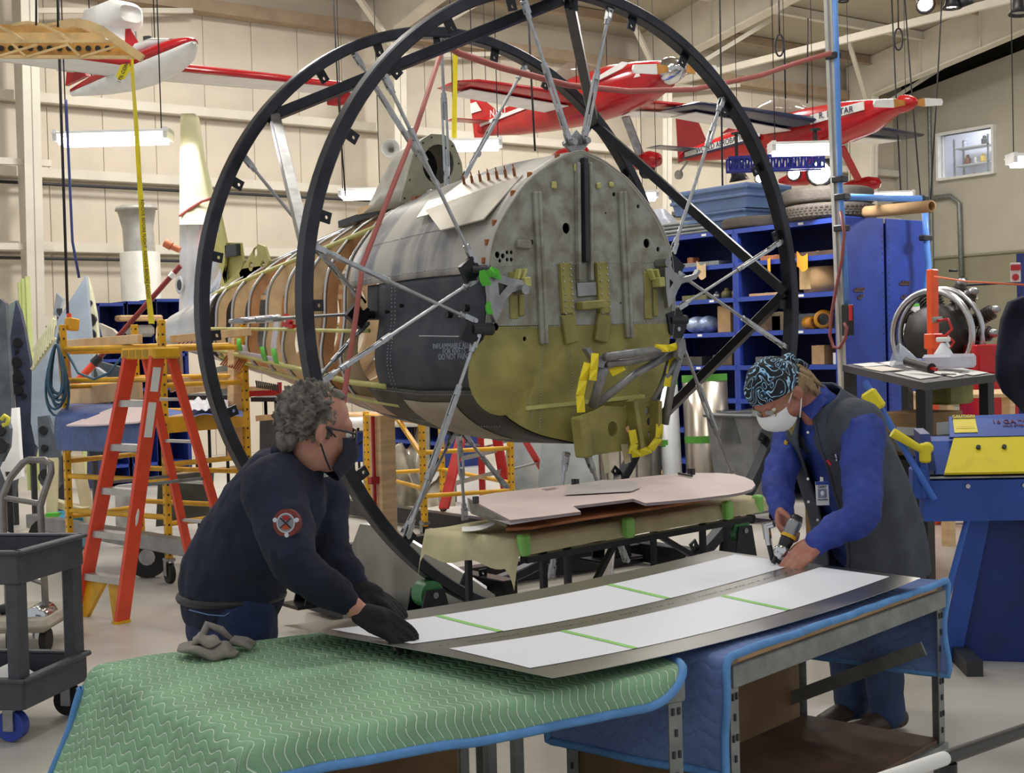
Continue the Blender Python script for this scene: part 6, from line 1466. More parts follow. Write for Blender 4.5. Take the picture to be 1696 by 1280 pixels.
# ---- radial engine on stand
De = 13.2; Ce = W(1543, 555, De); 
t = thing('radial_engine', 'radial aircraft engine with silver ring mounts on a stand right of the cabinet', 'engine', V((Ce.x, Ce.y, 0)))
axE = (RT*.75+FD*.66).normalized()
def ringE(off, R_, r, m_, nm):
    x, y, z = frame(axE); MB().tube([Ce+axE*off+(x*math.cos(a)+y*math.sin(a))*R_ for a in [2*PI*k/40 for k in range(40)]], r, 8, closed=True).build(nm, m_, t)
ringE(.0, .43, .035, M['alu'], 'mount_ring'); ringE(.16, .45, .028, M['alu'], 'collector_ring')
x, y, z = frame(axE)
MB().lathe(Ce-axE*.1, axE, [(0, 0), (.26, .02), (.3, .15), (.3, .45), (.2, .55), (.08, .65), (0, .65)], 28).build('crankcase', mat('dark_engine', '3d3b38', .45, .5, .2), t)
for k in range(14):
    a = 2*PI*k/14; d = x*math.cos(a)+y*math.sin(a); o_ = .22 if k % 2 else .36
    cy = MB().cyl(Ce+axE*o_+d*.24, Ce+axE*o_+d*.5, .055, n=12); fn = cy
    for j in range(7): fn.cyl(Ce+axE*o_+d*(.29+j*.03), Ce+axE*o_+d*(.302+j*.03), .075, n=12)
    c_ = fn.build('cylinder', mat('engine_cylinder', '57534c', .4, .6, .2), t)
    MB().ball(Ce+axE*o_+d*.52, (.055, .055, .045), 6, 10).build('rocker_cover', M['steel'], c_)
    MB().cyl(Ce+axE*(o_+.06)+d*.24, Ce+axE*(o_+.08)+d*.5, .012, n=6).build('pushrod_tube', M['zinc'], c_)
for s in (-1, 1):
    f = Ce+FD*.35*s; MB().bar(V((f.x, f.y, 0)), V((f.x, f.y, Ce.z-.2)), .07).build('stand_leg', M['dark'], t); MB().bar(V((f.x, f.y, 0))-axE*.6, V((f.x, f.y, 0))+axE*.7, .08).build('stand_foot', M['dark'], t)
MB().bar(Ce-axE*.1-V((0, 0, .12)), Ce+axE*.75-V((0, 0, .12)), .05).bar(Ce+axE*.1-V((0, 0, .12)), Ce+axE*.3-V((0, 0, .7)), .05).build('stand_arm', M['dark'], t)
t = thing('engine_crane', 'orange engine crane upright beside the blue cabinet', 'crane', V((W(1546, 520, 12.4).x, W(1546, 520, 12.4).y, 0)))
p = W(1544, 600, 12.4); q = W(1544, 446, 12.4); MB().bar(V((p.x, p.y, 0)), q, .1, .07, bev=.01).build('upright', mat('crane_orange', 'f05a24', .4, 0, .05), t)
MB().box(W(1546, 565, 12.3), (.16, .1, .14), bev=.01).build('jack_bracket', MATS['crane_orange'], t)
MB().tube([W(1548, 532, 12.3), W(1570, 528, 12.2), W(1577, 545, 12.2), W(1566, 556, 12.2), W(1550, 556, 12.2)], .014, 6).build('red_hose', M['red'], t); MB().tube([W(1549, 558, 12.3), W(1568, 556, 12.2), W(1580, 566, 12.2), W(1572, 578, 12.2), W(1560, 574, 12.2)], .014, 6).build('red_hose', M['red'], t)
MB().cyl(W(1545, 530, 12.3), W(1560, 529, 12.3), .03, n=10).build('gauge', M['galv'], t)
MB().bar(V((p.x, p.y, .08))-RT*.2, V((p.x, p.y, .08))+RT*1.4, .1).build('base_leg', MATS['crane_orange'], t)
t = thing('tool_chest', 'red tool chest beside the radial engine', 'tool chest', V((W(1640, 640, 13).x, W(1640, 640, 13).y, 0)))
c0 = W(1645, 606, 13); Rb = Matrix((RT, FD, V((0, 0, 1)))).transposed()
MB().box(V((c0.x, c0.y, .82)), (.5, .5, 1.62), Rb, .01).build('chest_body', M['red'], t)
for k in range(7): MB().box(V((c0.x, c0.y, .25+k*.2))-FD*.255, (.44, .02, .17), Rb, .006).build('drawer', M['red'], t)
# ---- jacket hanging at the right edge, barrier line, blue sign post
t = thing('hanging_jacket', 'dark navy jacket hanging on a stand at the right edge', 'jacket', V((W(1690, 600, 6.2).x, W(1690, 600, 6.2).y, 0)))
jp = [(1692, 490), (1668, 500), (1656, 530), (1648, 590), (1648, 625), (1660, 650), (1680, 668), (1700, 690)]
m_jk = mat('navy_fleece', '14172a', .9, 0, .15, 8, bump=.2, bsc=30)
def jf(u, v):
    k = u*(len(jp)-1); i = min(int(k), len(jp)-2); f = k-i; x = jp[i][0]+(jp[i+1][0]-jp[i][0])*f; yy = jp[i][1]+(jp[i+1][1]-jp[i][1])*f
    a = PI*v; cx_ = 1725
    return W(cx_-(cx_-x)*math.cos(a), yy, 6.2-.16*math.sin(a)*(1+.15*math.sin(u*16))+.02*math.sin(v*22+u*5))
MB().grid(jf, 22, 24).build('jacket_body', m_jk, t)
p = W(1790, 640, 6.2); MB().cyl(V((p.x, p.y, 0)), V((p.x, p.y, 2.02)), .02, n=8).cyl(V((p.x, p.y, 0)), V((p.x, p.y, .03)), .2, n=20).build('stand_pole', M['galv'], t)
solo(MB().tube([W(1548, 458, 11.5), W(1600, 466, 11), W(1700, 472, 10)], .008, 5), 'barrier_rope', mat('orange_rope', 'd9683c', .6, 0, 0), 'thin orange rope strung above the engine toward the right edge', 'rope')
solo(MB().tube([W(1586, 473, 14), W(1700, 467, 13)], .012, 5).tube([W(1572, 448, 14), W(1586, 448, 14)], .016, 5), 'barrier_cable', M['cable'], 'dark cable strung along the right wall above the engine', 'cable')
t = thing('sign_post', 'blue post at right edge carrying a small red and white sign', 'sign', V((W(1693, 450, 12).x, W(1693, 450, 12).y, 0)))
p = W(1693, 420, 12); MB().bar(V((p.x, p.y, 0)), p, .09, .06).build('post', M['dkblue'], t)
MB().box(W(1682, 451, 11.9), (.09, .01, .17), Rb, .004).build('sign_board', mat('pale_sign', 'e9d5d6', .5, 0, .03), t); MB().box(W(1682, 443, 11.88), (.085, .006, .05), Rb).build('red_band', M['red'], t)
MB().cyl(W(1682, 459, 11.89), W(1682, 459, 11.89)-FD*.004, .03, n=16).build('red_disc', M['red'], t)
# ---- sheet-metal folding brake
e1 = V((.32, -.947, 0)).normalized() if False else (RT*.995-FD*.1).normalized(); e2 = V((0, 0, 1)).cross(e1)*1.0   # along the bed, and away
Ob = W(1528, 800, 7.0); Ob.z = .98
if e2.dot(FD) < 0: e2 = -e2
Bp = lambda x, y, z: V((Ob.x, Ob.y, 0))+e1*x+e2*y+V((0, 0, z))
t = thing('folding_brake', 'blue and yellow sheet metal folding brake at the right edge', 'sheet metal brake', Bp(.8, .2, 0))
m_br = mat('brake_blue', '2a4fa6', .42, .1, .08, 4); m_by = mat('brake_yellow', 'ecd928', .45, 0, .06, 6, hex2='cbb727', lo=.2, hi=.42)
LB = 1.7
MB().prism([Bp(0, -.02, .76), Bp(0, -.02, .97), Bp(0, .1, .99), Bp(0, .1, .78)], e1*LB).build('apron', m_br, t)
MB().box(Bp(LB/2, .02, .985), (LB-.05, .1, .012), Matrix((e1, e2, V((0, 0, 1)))).transposed(), .003).build('bed_edge', M['steel'], t)
MB().prism([Bp(.06, .0, 1.0), Bp(.06, .16, 1.16), Bp(.06, .24, 1.18), Bp(.06, .24, .98)], e1*(LB-.1)).build('clamp_beam', m_br, t)
MB().prism([Bp(.1, -.035, 1.0), Bp(.19, .15, 1.165), Bp(LB-.1, .15, 1.165), Bp(LB-.1, -.035, 1.0)], (e2*-.012+V((0, 0, .012)))).build('yellow_nose', m_by, t)
MB().prism([Bp(.17, .15, 1.17), Bp(.2, .3, 1.27), Bp(LB-.1, .3, 1.29), Bp(LB-.1, .15, 1.17)], (e2*-.012+V((0, 0, .012)))).build('top_plate', m_br, t)
for k in range(6): p = Bp(.3+k*.13, .09, 1.115); MB().cyl(p, p+V((0, 0, .02))-e2*.02, .012, n=10).build('bolt', M['dark'], t)
for x in (.22, .5, .95): MB().cyl(Bp(x, -.015, .94), Bp(x, -.035, .94), .012, n=8).build('bolt', M['zinc'], t)
MB().prism([Bp(.2, .17, 1.195), Bp(.215, .28, 1.27), Bp(.33, .28, 1.27), Bp(.32, .17, 1.195)], (e2*-.008+V((0, 0, .008)))).build('caution_label', M['ytape'], t)
up_ = (e2*.83+V((0, 0, .55))).normalized()
cb_ = MB().prism([Bp(.212, .262, 1.265), Bp(.215, .28, 1.276), Bp(.33, .28, 1.276), Bp(.328, .262, 1.265)], (e2*-.004+V((0, 0, .004)))).build('caution_band', M['blackpl'], t)
text('CAUTION', Bp(.27, .264, 1.283), e1, up_, .026, M['ytape'], t)
for r in range(5): MB().bar(Bp(.215, .19+r*.013, 1.222+r*.008), Bp(.31, .19+r*.013, 1.222+r*.008), .003, .001).build('printed_line', ink, t)
text('16 GA', Bp(.47, .235, 1.25), e1, up_, .045, mat('faded_red_ink', '7e4456', .6, 0, 0), t); text('MAX. THICKNESS', Bp(.66, .24, 1.253), e1, up_, .03, MATS['faded_red_ink'], t); text('MILD STEEL CAPACITY', Bp(.57, .205, 1.232), e1, up_, .022, MATS['faded_red_ink'], t)
b = MB()
for k in range(40):
    x = .2+random.random()*1.2; s = random.random()**2*.5; w = .02+random.random()*.1
    p = Bp(x, -.02+.1*s, 1.028+.09*s); b.bar(p, p+e1*w, .004, .0015)
q = b.build('scratches', mat('scratch_gray', '8a8350', .6, 0, .1), t); q['kind'] = 'stuff'
for x in (0., ):
    MB().prism([Bp(x+.02, -.01, 1.02), Bp(x+.02, .28, 1.02), Bp(x+.02, .32, 1.22), Bp(x+.02, .14, 1.2)], e1*.05).build('end_plate', mat('brake_navy', '1f3474', .4, .1, .08), t)
    MB().box(Bp(x-.02, .0, .96), (.08, .12, .16), Matrix((e1, e2, V((0, 0, 1)))).transposed(), .01).build('hinge_block', m_br, t)
# handles with yellow grips, counterweight rods
MB().cyl(W(1432, 632, 7.1), W(1548, 828, 6.9), .018, n=10).build('lift_rod', mat('brake_rod_blue', '3f6cc4', .35, .1, .05), t)
MB().bar(W(1436, 648, 7.02), W(1457, 678, 7.0), .075, .08, bev=.012).build('yellow_grip', m_by, t)
MB().cyl(W(1524, 745, 7.0), W(1535, 825, 6.95), .03, n=10).build('rod_socket', m_br, t)
MB().cyl(W(1478, 716, 6.95), W(1532, 748, 6.95), .026, r2=.018, n=10).build('clamp_handle', m_by, t); MB().box(W(1532, 750, 6.95), (.05, .05, .1), bev=.01).box(W(1536, 742, 6.98), (.06, .06, .06), bev=.02).build('handle_clevis', m_by, t)
# stand
MB().bar(Bp(.15, .15, .0), Bp(.32, .15, .78), .1, .05, up=e2).build('front_leg', m_br, t); MB().cyl(Bp(.12, .05, .35), Bp(.24, .05, .78), .018, n=8).cyl(Bp(-.16, .1, .9), Bp(-.02, .1, .36), .018, n=8).build('strut', MATS['brake_rod_blue'], t)
MB().prism([Bp(.2, .16, 0), Bp(.62, .1, 0), Bp(.6, .1, .78), Bp(.3, .16, .78)], e2*.03).build('side_panel', mat('brake_panel', '1b2f70', .45, .1, .08), t)
MB().bar(Bp(.62, .06, .0), Bp(.58, .06, .76), .05).build('panel_edge', m_br, t)
MB().cyl(Bp(.55, .08, .57), Bp(1.4, .1, .3), .022, n=8).build('brace', MATS['brake_rod_blue'], t); MB().cyl(Bp(.6, .08, .76), Bp(1.2, .1, .62), .025, n=8).build('brace', MATS['brake_rod_blue'], t); MB().cyl(Bp(.62, .08, .26), Bp(1.2, .1, .4), .018, n=8).build('brace', MATS['brake_rod_blue'], t)
for s in (.2, 1.5): MB().bar(Bp(s, -.2, .04), Bp(s, .55, .04), .08).build('base_foot', M['dark'], t)
MB().bar(Bp(1.5, .15, 0), Bp(1.4, .15, .78), .1, .05, up=e2).build('front_leg', m_br, t)
# big cardboard sheets behind
for k, (x0, x1, z, y, lb) in enumerate(((.45, 1.9, .8, .6, 'large brown cardboard sheet standing behind the brake stand'), (-.5, .1, .78, .75, 'tall cardboard sheet standing between the right worker and the brake'))):
    solo(MB().prism([Bp(x0, y, .02), Bp(x1, y+.02, .02), Bp(x1, y+.14, z), Bp(x0, y+.12, z)], e2*.02), 'cardboard_sheet', mat('brown_card', '8e6c40', .85, 0, .08), lb, 'cardboard')
# far blue truss hanging
p, q = W(1208, 282, 18.5), W(1365, 276, 17); 
t = thing('lattice_truss', 'dark blue lattice lighting truss hanging under the right airplane', 'truss', p)
m_tr = mat('truss_blue', '2c3aa0', .4, .1, .05); d = q-p; up3 = V((0, 0, .17)); sd3 = FD*.2
for o_ in (up3*0, up3, sd3, sd3+up3): MB().bar(p+o_, q+o_, .035).build('chord', m_tr, t)
for k in range(17):
    a = p+d*(k/16); MB().bar(a, a+up3, .02).bar(a+sd3, a+sd3+up3, .02).bar(a, a+d/16+up3 if k < 16 else a+up3, .018).bar(a+up3, a+sd3+up3, .018).build('lattice_bar', m_tr, t)
for s in (.1, .9): MB().tube([p+d*s+up3, p+d*s+up3+V((0, 0, 4))], .006, 4).build('hanging_wire', M['cable'], t)
# ================================================================ left side: carts, stored wings, shelving
# gray utility cart
Kc = V((1.83, 6.12, 0)); u1 = (-RT*.98+FD*.2).normalized(); u2 = V((0, 0, 1)).cross(u1)
if u2.dot(FD) < 0: u2 = -u2
Kp = lambda x, y, z: Kc+u1*x+u2*y+V((0, 0, z))
Rk = Matrix((u1, u2, V((0, 0, 1)))).transposed()
t = thing('utility_cart', 'dark gray plastic utility cart on casters at the left edge', 'cart', Kp(.4, .25, 0))
m_ct = mat('cart_gray', '4a4a50', .55, 0, .1, 12, bump=.15, bsc=60)
def tray(z0, z1, nm):
    b = MB().box(Kp(.45, .27, z0+.01), (.9, .54, .02), Rk)
    for c_, d_ in (((.45, 0), (.92, .03)), ((.45, .54), (.92, .03)), ((0, .27), (.03, .54)), ((.9, .27), (.03, .54))): b.box(Kp(c_[0], c_[1], (z0+z1)/2), (d_[0], d_[1], z1-z0), Rk, .006)
    for c_, d_ in (((.45, -.01), (.95, .05)), ((.45, .55), (.95, .05)), ((-.01, .27), (.05, .58)), ((.91, .27), (.05, .58))): b.box(Kp(c_[0], c_[1], z1-.008), (d_[0], d_[1], .02), Rk, .006)
    return b.build(nm, m_ct, t)
tray(.72, .87, 'top_tray'); tray(.16, .3, 'bottom_tray')
for x, y in ((.03, .03), (.03, .51), (.87, .03), (.87, .51)): MB().box(Kp(x, y, .5), (.075, .075, .46), Rk, .012).build('corner_post', m_ct, t)
for x, y, m_ in ((.09, .06, M['blue']), (.06, .5, M['rubber']), (.82, .06, M['blue']), (.82, .5, M['rubber'])):
    p = Kp(x, y, .075); w = MB().cyl(p-u2*.025, p+u2*.025, .07, n=22).build('caster_wheel', m_, t); MB().cyl(p-u2*.03, p+u2*.03, .025, n=10).build('hub', M['steel'], w)
    MB().box(p+V((0, 0, .08)), (.07, .08, .015), Rk).box(p+V((0, 0, .03))-u2*.035, (.05, .006, .1), Rk).box(p+V((0, 0, .03))+u2*.035, (.05, .006, .1), Rk).build('caster_fork', M['steel'], t)
MB().grid(lambda u, v: Kp(.1+.3*u, .1+.3*v, .215+.03*math.sin(u*6+1)*math.sin(v*5)+.03), 8, 8).build('rag', M['paper'], t)
MB().box(Kp(.25, .2, .2), (.3, .2, .03), Rk).build('green_pad', mat('scour_green', '3f6a45', .8, 0, .1), t)
# platform truck with chrome bail handle
dT = 8.1
t = thing('platform_truck', 'platform truck with curved tubular steel handle at the left edge', 'hand truck', V((W(45, 1050, dT).x, W(45, 1050, dT).y, 0)))
m_tb = mat('worn_tube', '918d88', .3, .8, .15, 6)
hp_ = [(16, 1085), (12, 960), (4, 850), (5, 820), (18, 790), (38, 766), (48, 761), (74, 762), (84, 768), (85, 782), (72, 820), (67, 838), (70, 900), (78, 1050)]
dd = [dT]*3+[dT]*11
MB().tube([W(x, y, dT) for x, y in hp_], .021, 10).build('bail_handle', m_tb, t)
for p, q in (((5, 824), (67, 834)), ((9, 885), (71, 897)), ((14, 945), (74, 966))): MB().cyl(W(*p, dT), W(*q, dT), .017, n=8).build('cross_bar', m_tb, t)
p = W(40, 1050, dT+.1); Rt = Matrix((RT, FD, V((0, 0, 1)))).transposed()
MB().box(V((p.x, p.y, .17)), (.52, .7, .07), Rt, .03).build('platform', mat('beige_deck', 'a79f8e', .6, .1, .12), t)
for s in (-.2, .2): MB().cyl(V((p.x, p.y, .07))+RT*s-FD*.2-RT*.02, V((p.x, p.y, .07))+RT*s-FD*.2+RT*.02, .07, n=16).build('wheel', M['rubber'], t)
t = thing('electric_motor', 'small chrome motor and hose resting on the platform truck', 'motor', V((p.x, p.y, .205))+RT*.1)
c_ = W(66, 1022, dT); MB().lathe(c_-FD*.1, FD, [(0, 0), (.075, 0), (.08, .02), (.08, .2), (.06, .24), (0, .24)], 20).cyl(c_-V((0, 0, .12)), c_, .05, n=10).build('motor_body', M['chrome'], t)
MB().cyl(W(72, 1042, dT-.1), W(72, 1028, dT-.1), .022, n=10).build('stub', M['galv'], t)
MB().tube([W(0, 1010, dT), W(20, 1005, dT), W(35, 1018, dT), W(45, 1040, dT)], .03, 8).build('hose', M['dark'], t)
# stored wing panels
def storage(pxs, d0, d1, nm, m_, label, cat='wing panel', holes=(), th=.05, group=None):
    ys = [y for x, y in pxs]; a, b_ = min(ys), max(ys)
    pts = [W(x, y, d0+(d1-d0)*((b_-y)/(b_-a))) for x, y in pxs]
    c_ = sum(pts, V((0, 0, 0)))/len(pts); t = thing(nm, label, cat, V((c_.x, c_.y, max(0, min(p.z for p in pts)))), group)
    MB().prism(pts, FD*th+RT*.01).build('skin', m_, t)
    zm = min(pts, key=lambda p: p.z)
    if zm.z > .05: MB().bar(V((zm.x, zm.y, 0))+FD*.06, zm+FD*.06+V((0, 0, .1)), .05).build('support_leg', M['dark'], t)
    for x, y, r in holes:
        q = W(x, y, d0+(d1-d0)*((b_-y)/(b_-a))); MB().cyl(q-FD*.035, q+FD*.02, r, n=16).build('lightening_hole', M['blackpl'], t)
    return t
m_spg = mat('dark_spar_gray', '4d5257', .5, .3, .2, 6); m_nsp = mat('navy_spar', '3a3e52', .5, .2, .2, 6); m_slv = mat('blue_silver_skin', '97a1ab', .42, .4, .1, 3); m_cr = mat('cream_primer', 'd3d2ac', .55, 0, .08)
storage([(-30, 500), (0, 495), (9, 502), (16, 620), (27, 790), (22, 830), (-30, 835)], 13.5, 14, 'wing_spar', m_spg, 'dark gray wing spar leaning at the far left edge')
storage([(11, 507), (27, 497), (22, 590), (15, 640)], 14.2, 14.6, 'leaning_wing', mat('sage_skin', '7d8a88', .45, .3, .1), 'narrow sage gray panel leaning between the dark spars')
storage([(26, 498), (33, 515), (40, 545), (50, 600), (58, 680), (60, 740), (52, 770), (36, 765), (28, 700), (22, 620), (17, 560)], 14, 14.4, 'wing_spar', m_nsp, 'navy wing spar with a row of round holes at the left', 'wing panel', [(31, 567, .05), (29, 582, .02), (29, 600, .055), (30, 614, .025), (31, 624, .055), (38, 631, .025), (31, 645, .055), (41, 655, .025)])
storage([(142, 456), (150, 560), (152, 660), (120, 700), (95, 770), (82, 760), (58, 735), (51, 700), (53, 605), (70, 590), (90, 560), (95, 530)], 13.2, 13.7, 'leaning_wing', m_slv, 'tall pointed silver blue wing panel standing behind the yellow pendant box', 'wing panel', [(72, 712, .045), (73, 745, .03), (75, 790, .06)])
w4 = thing('trailing_edge_frame', 'cream open trailing edge frame on the slanted side of the silver wing', 'wing frame', W(60, 600, 13.2))
for p, q in (((53, 612), (92, 560)), ((56, 582), (90, 528))): MB().bar(W(*p, 13.15), W(*q, 13.15), .05, .03).build('edge_member', m_cr, w4)
for k in range(9): MB().bar(W(55+k*4, 608-k*5.6, 13.1), W(60+k*3.8, 578-k*6.0, 13.1), .018, .02).build('frame_rib', m_cr, w4)
storage([(93, 485), (104, 495), (96, 525), (88, 520)], 15.5, 15.8, 'leaning_wing', m_slv, 'small silver tip panel peeking behind the tall wing panel')
storage([(143, 458), (150, 480), (158, 520), (162, 560), (166, 640), (150, 660)], 14, 14.2, 'ribbed_wing_edge', m_cr, 'cream ribbed panel edge standing right of the silver wing', 'wing panel', [(149, 502, .03), (149, 530, .07), (149, 555, .07)])
storage([(62, 690), (78, 688), (96, 740), (100, 800), (84, 822), (66, 800)], 12.6, 12.9, 'wing_spar', m_spg, 'short gray spar with holes standing behind the tubular handle', 'wing panel', [(73, 712, .04), (75, 741, .03), (76, 784, .045)])
storage([(-20, 690), (10, 690), (16, 710), (14, 740), (2, 765), (-20, 770)], 12.2, 12.4, 'wing_spar', m_spg, 'rounded dark spar end with yellow ribbon at the left edge', 'wing panel', [(2, 712, .05), (2, 738, .07)])
for x0, y0, x1, y1, lb in ((39, 462, 50, 812, 'left yellow green stringer strip leaning on the column'), (45, 458, 62, 812, 'middle yellow green stringer strip leaning on the column'), (33, 468, 56, 812, 'thin pale stringer strip leaning left of the yellow green ones'), (142, 575, 139, 815, 'bright yellow green strip hanging below the red pole')):
    solo(MB().bar(W(x0, y0, 15), W(x1, y1, 14.7), .05, .03), 'stringer_strip', mat('lime_strip', 'cfd98a', .5, 0, .06), lb, 'strip')
storage([(19, 676), (28, 675), (32, 740), (36, 790), (10, 800), (0, 775), (16, 740)], 12.4, 12.7, 'white_fairing', M['white'], 'white curved panel leaning beside the dark spars', 'panel')
solo(MB().tube([W(2, 695, 12), W(8, 688, 12), W(14, 692, 12), W(12, 702, 12), W(4, 704, 12)], .02, 6), 'yellow_ribbon', mat('lemon_ribbon', 'e6e04a', .6, 0, .05), 'yellow ribbon knotted on the rounded spar end', 'ribbon')
# pendant box and coiled cord
t = thing('pendant_box', 'yellow pendant switch box hanging on a black cable', 'switch box', W(118, 550, 11))
MB().box(W(119, 537, 11), (.1, .08, .1), Matrix.Rotation(.4, 3, 'Z') @ Matrix.Rotation(.15, 3, 'Y'), .01).build('box_body', M['yellow'], t)
MB().cyl(W(115, 527, 11), W(114, 519, 11), .02, n=8).build('cable_gland', M['orange'], t); MB().cyl(W(108, 541, 11), W(103, 542, 11), .012, n=8).build('side_gland', M['yellow'], t)
m_cord = mat('teal_blue_cord', '3f6377', .55, 0, .08)
cord = thing('coiled_cord', 'coil of teal blue cord hanging on the left scaffold post', 'cord', W(95, 670, 10.9))
for k in range(9):
    w = 14+random.random()*12; h = 40+random.random()*20; ox = random.uniform(-6, 8)
    pts = [W(93+ox*.5*(1-math.cos(a))*.5+w*math.sin(a)*(.35+.65*(1-math.cos(a))/2), 570+h*(1-math.cos(a)), 10.85-.02*k) for a in [2*PI*i/22 for i in range(22)]]
    MB().tube(pts, .011, 5, closed=True).build('loop', m_cord, cord)
MB().tube([W(105, 542, 11), W(98, 552, 10.95), W(95, 572, 10.9)], .011, 5).build('loop', m_cord, cord)
MB().tube([W(112, 585, 10.8), W(130, 618, 10.7), W(155, 628, 10.6), W(180, 618, 10.5), W(203, 590, 10.4)], .011, 5).build('loop', m_cord, cord)
# red and orange support pole to the tail
t = thing('support_pole', 'long dark red pole sloping down left from the tail with orange lower end', 'pole', W(118, 642, 12.4))
MB().cyl(W(299, 440, 12.2), W(160, 598, 12.4), .024, n=10).build('red_tube', mat('brick_red', '842f2c', .4, 0, .08), t); MB().cyl(W(160, 598, 12.4), W(117, 643, 12.4), .034, n=10).build('orange_tube', M['orange'], t)
MB().cyl(W(288, 452, 12.2), W(282, 459, 12.2), .027, n=10).build('white_band', M['white'], t); MB().cyl(W(166, 591, 12.4), W(155, 602, 12.4), .042, n=10).build('collar', M['dark'], t)
solo(MB().cyl(W(273, 402, 12.3), W(284, 408, 12.3), .04, n=10).cyl(W(284, 408, 12.3), W(298, 414, 12.3), .03, n=10), 'ratchet_handle', mat('salmon_grip', 'd77a50', .5, 0, .08), 'salmon colored tool handle sticking out left of the tail fin', 'handle')
# ducts against the wall
Yd = 20.6; p = AY(238, 600, Yd); 
t = thing('ventilation_duct', 'pale duct with flared dented metal hood standing against the back wall', 'duct', (p.x, p.y, 0))
zt_ = AY(240, 420, Yd).z; zh = AY(225, 348, Yd).z
MB().lathe((p.x, p.y, 0), (0, 0, 1), [(.31, 0), (.31, zt_), (.28, zt_+.02)], 24).build('duct_pipe', mat('pale_duct', 'd8d6cc', .5, .1, .04), t)
MB().lathe((p.x, p.y, zt_), (-.05, 0, 1), [(.24, 0), (.24, .4), (.31, .75), (.33, zh-zt_), (.32, zh-zt_)], 20).build('hood', mat('zinc_hood', 'c4c1b8', .4, .25, .1), t)
# far blue shelves at left
Ys = 17.5
def lsh(x0, x1, y0, y1, label):
    A_, B_ = AY(x0, y0, Ys), AY(x1, y0, Ys); z1 = A_.z; t = thing('shelving_unit', label, 'shelving', ((A_.x+B_.x)/2, Ys, 0))
    for x in (A_.x, B_.x): MB().box((x, Ys+.25, z1/2), (.05, .55, z1)).build('end_sheet', M['dkblue'], t)
    MB().box(((A_.x+B_.x)/2, Ys+.52, z1/2), (B_.x-A_.x, .02, z1)).build('back_sheet', M['dkblue'], t)
    for z in (.3, .8, 1.3, z1-.75, z1-.4, z1-.01): MB().box(((A_.x+B_.x)/2, Ys+.25, z), (B_.x-A_.x, .55, .04)).build('shelf', M['blue'], t)
    return t
lsh(160, 206, 503, 0, 'blue shelving unit farthest left behind the red pole'); lsh(207, 254, 500, 0, 'blue shelving unit behind the yellow streamer'); lsh(255, 305, 496, 0, 'blue shelving unit just left of the tail cone')
p = AY(232, 548, Ys-.05); solo(MB().box((p.x, p.y, p.z), (.4, .1, .16), bev=.06), 'gray_case', mat('taupe_case', '9b968c', .6, 0, .1), 'taupe rounded case on the far blue shelf behind the ladder cap', 'case')
p = AY(230, 527, Ys-.05); solo(MB().box((p.x, p.y, p.z), (.6, .2, .08), bev=.02), 'tan_board', M['ply'], 'tan part lying on the upper far blue shelf', 'board')
# clutter behind the scaffold
for k, (pxs, d, hexc, nm, lb) in enumerate((([(163, 535), (185, 545), (200, 560), (196, 575), (170, 560)], 14.5, 'b9b0a0', 'scrap_part', 'pale twisted metal part behind the red pole'),
    ([(160, 598), (200, 608), (205, 640), (165, 680), (140, 660)], 13.5, '43474a', 'dark_plating', 'dark metal sheet leaning behind the hanging cord loop'),
    ([(158, 608), (172, 618), (168, 640)], 13.3, '9aa0a2', 'metal_flap', 'small shiny triangular flap on the dark leaning panel'),
    ([(265, 560), (296, 566), (300, 640), (282, 650)], 13.0, '9c6a40', 'wood_board', 'brown board standing right of the ladder below the tail'),
    ([(350, 610), (392, 600), (398, 660), (352, 665)], 13.6, '74776c', 'gray_board', 'mottled gray board below the tail cone'),
    ([(140, 700), (205, 700), (200, 760), (150, 765)], 12.9, '33363a', 'dark_sheet', 'dark panel below the blue vinyl pad'),
    ([(262, 790), (350, 780), (345, 865), (258, 872)], 12.2, '4f5049', 'olive_crate', 'dark olive crate on the floor behind the ladder'),
    ([(190, 805), (230, 800), (228, 880), (192, 880)], 12.3, 'cfcfcc', 'pale_carton', 'pale scuffed carton on the floor behind the ladder steps'))):
    b = MB().prism([W(x, y, d) for x, y in pxs], FD*.12); solo(b, nm, mat('clutter_%d' % k, hexc, .5, .2, .2, 5), lb, 'part' if 'part' in nm or 'flap' in nm else nm.split('_')[-1])
p = W(114, 800, 12.4); p.z = .0
t = thing('tote_bin', 'teal plastic tote on the floor behind the yellow scaffold post', 'tote', p); MB().add([p+RT*a*.16+FD*b_*.2+V((0, 0, h)) if h < .1 else p+RT*a*.2+FD*b_*.24+V((0, 0, h)) for h in (.02, .3) for a, b_ in ((-1, -1), (1, -1), (1, 1), (-1, 1))], [(0, 3, 2, 1), (0, 1, 5, 4), (1, 2, 6, 5), (2, 3, 7, 6), (3, 0, 4, 7)]).build('tub', mat('teal_tote', '2f86a8', .4, 0, .06), t)
MB().box(p+V((0, 0, .3)), (.46, .54, .03), Rt, .01).build('rim', MATS['teal_tote'], t)
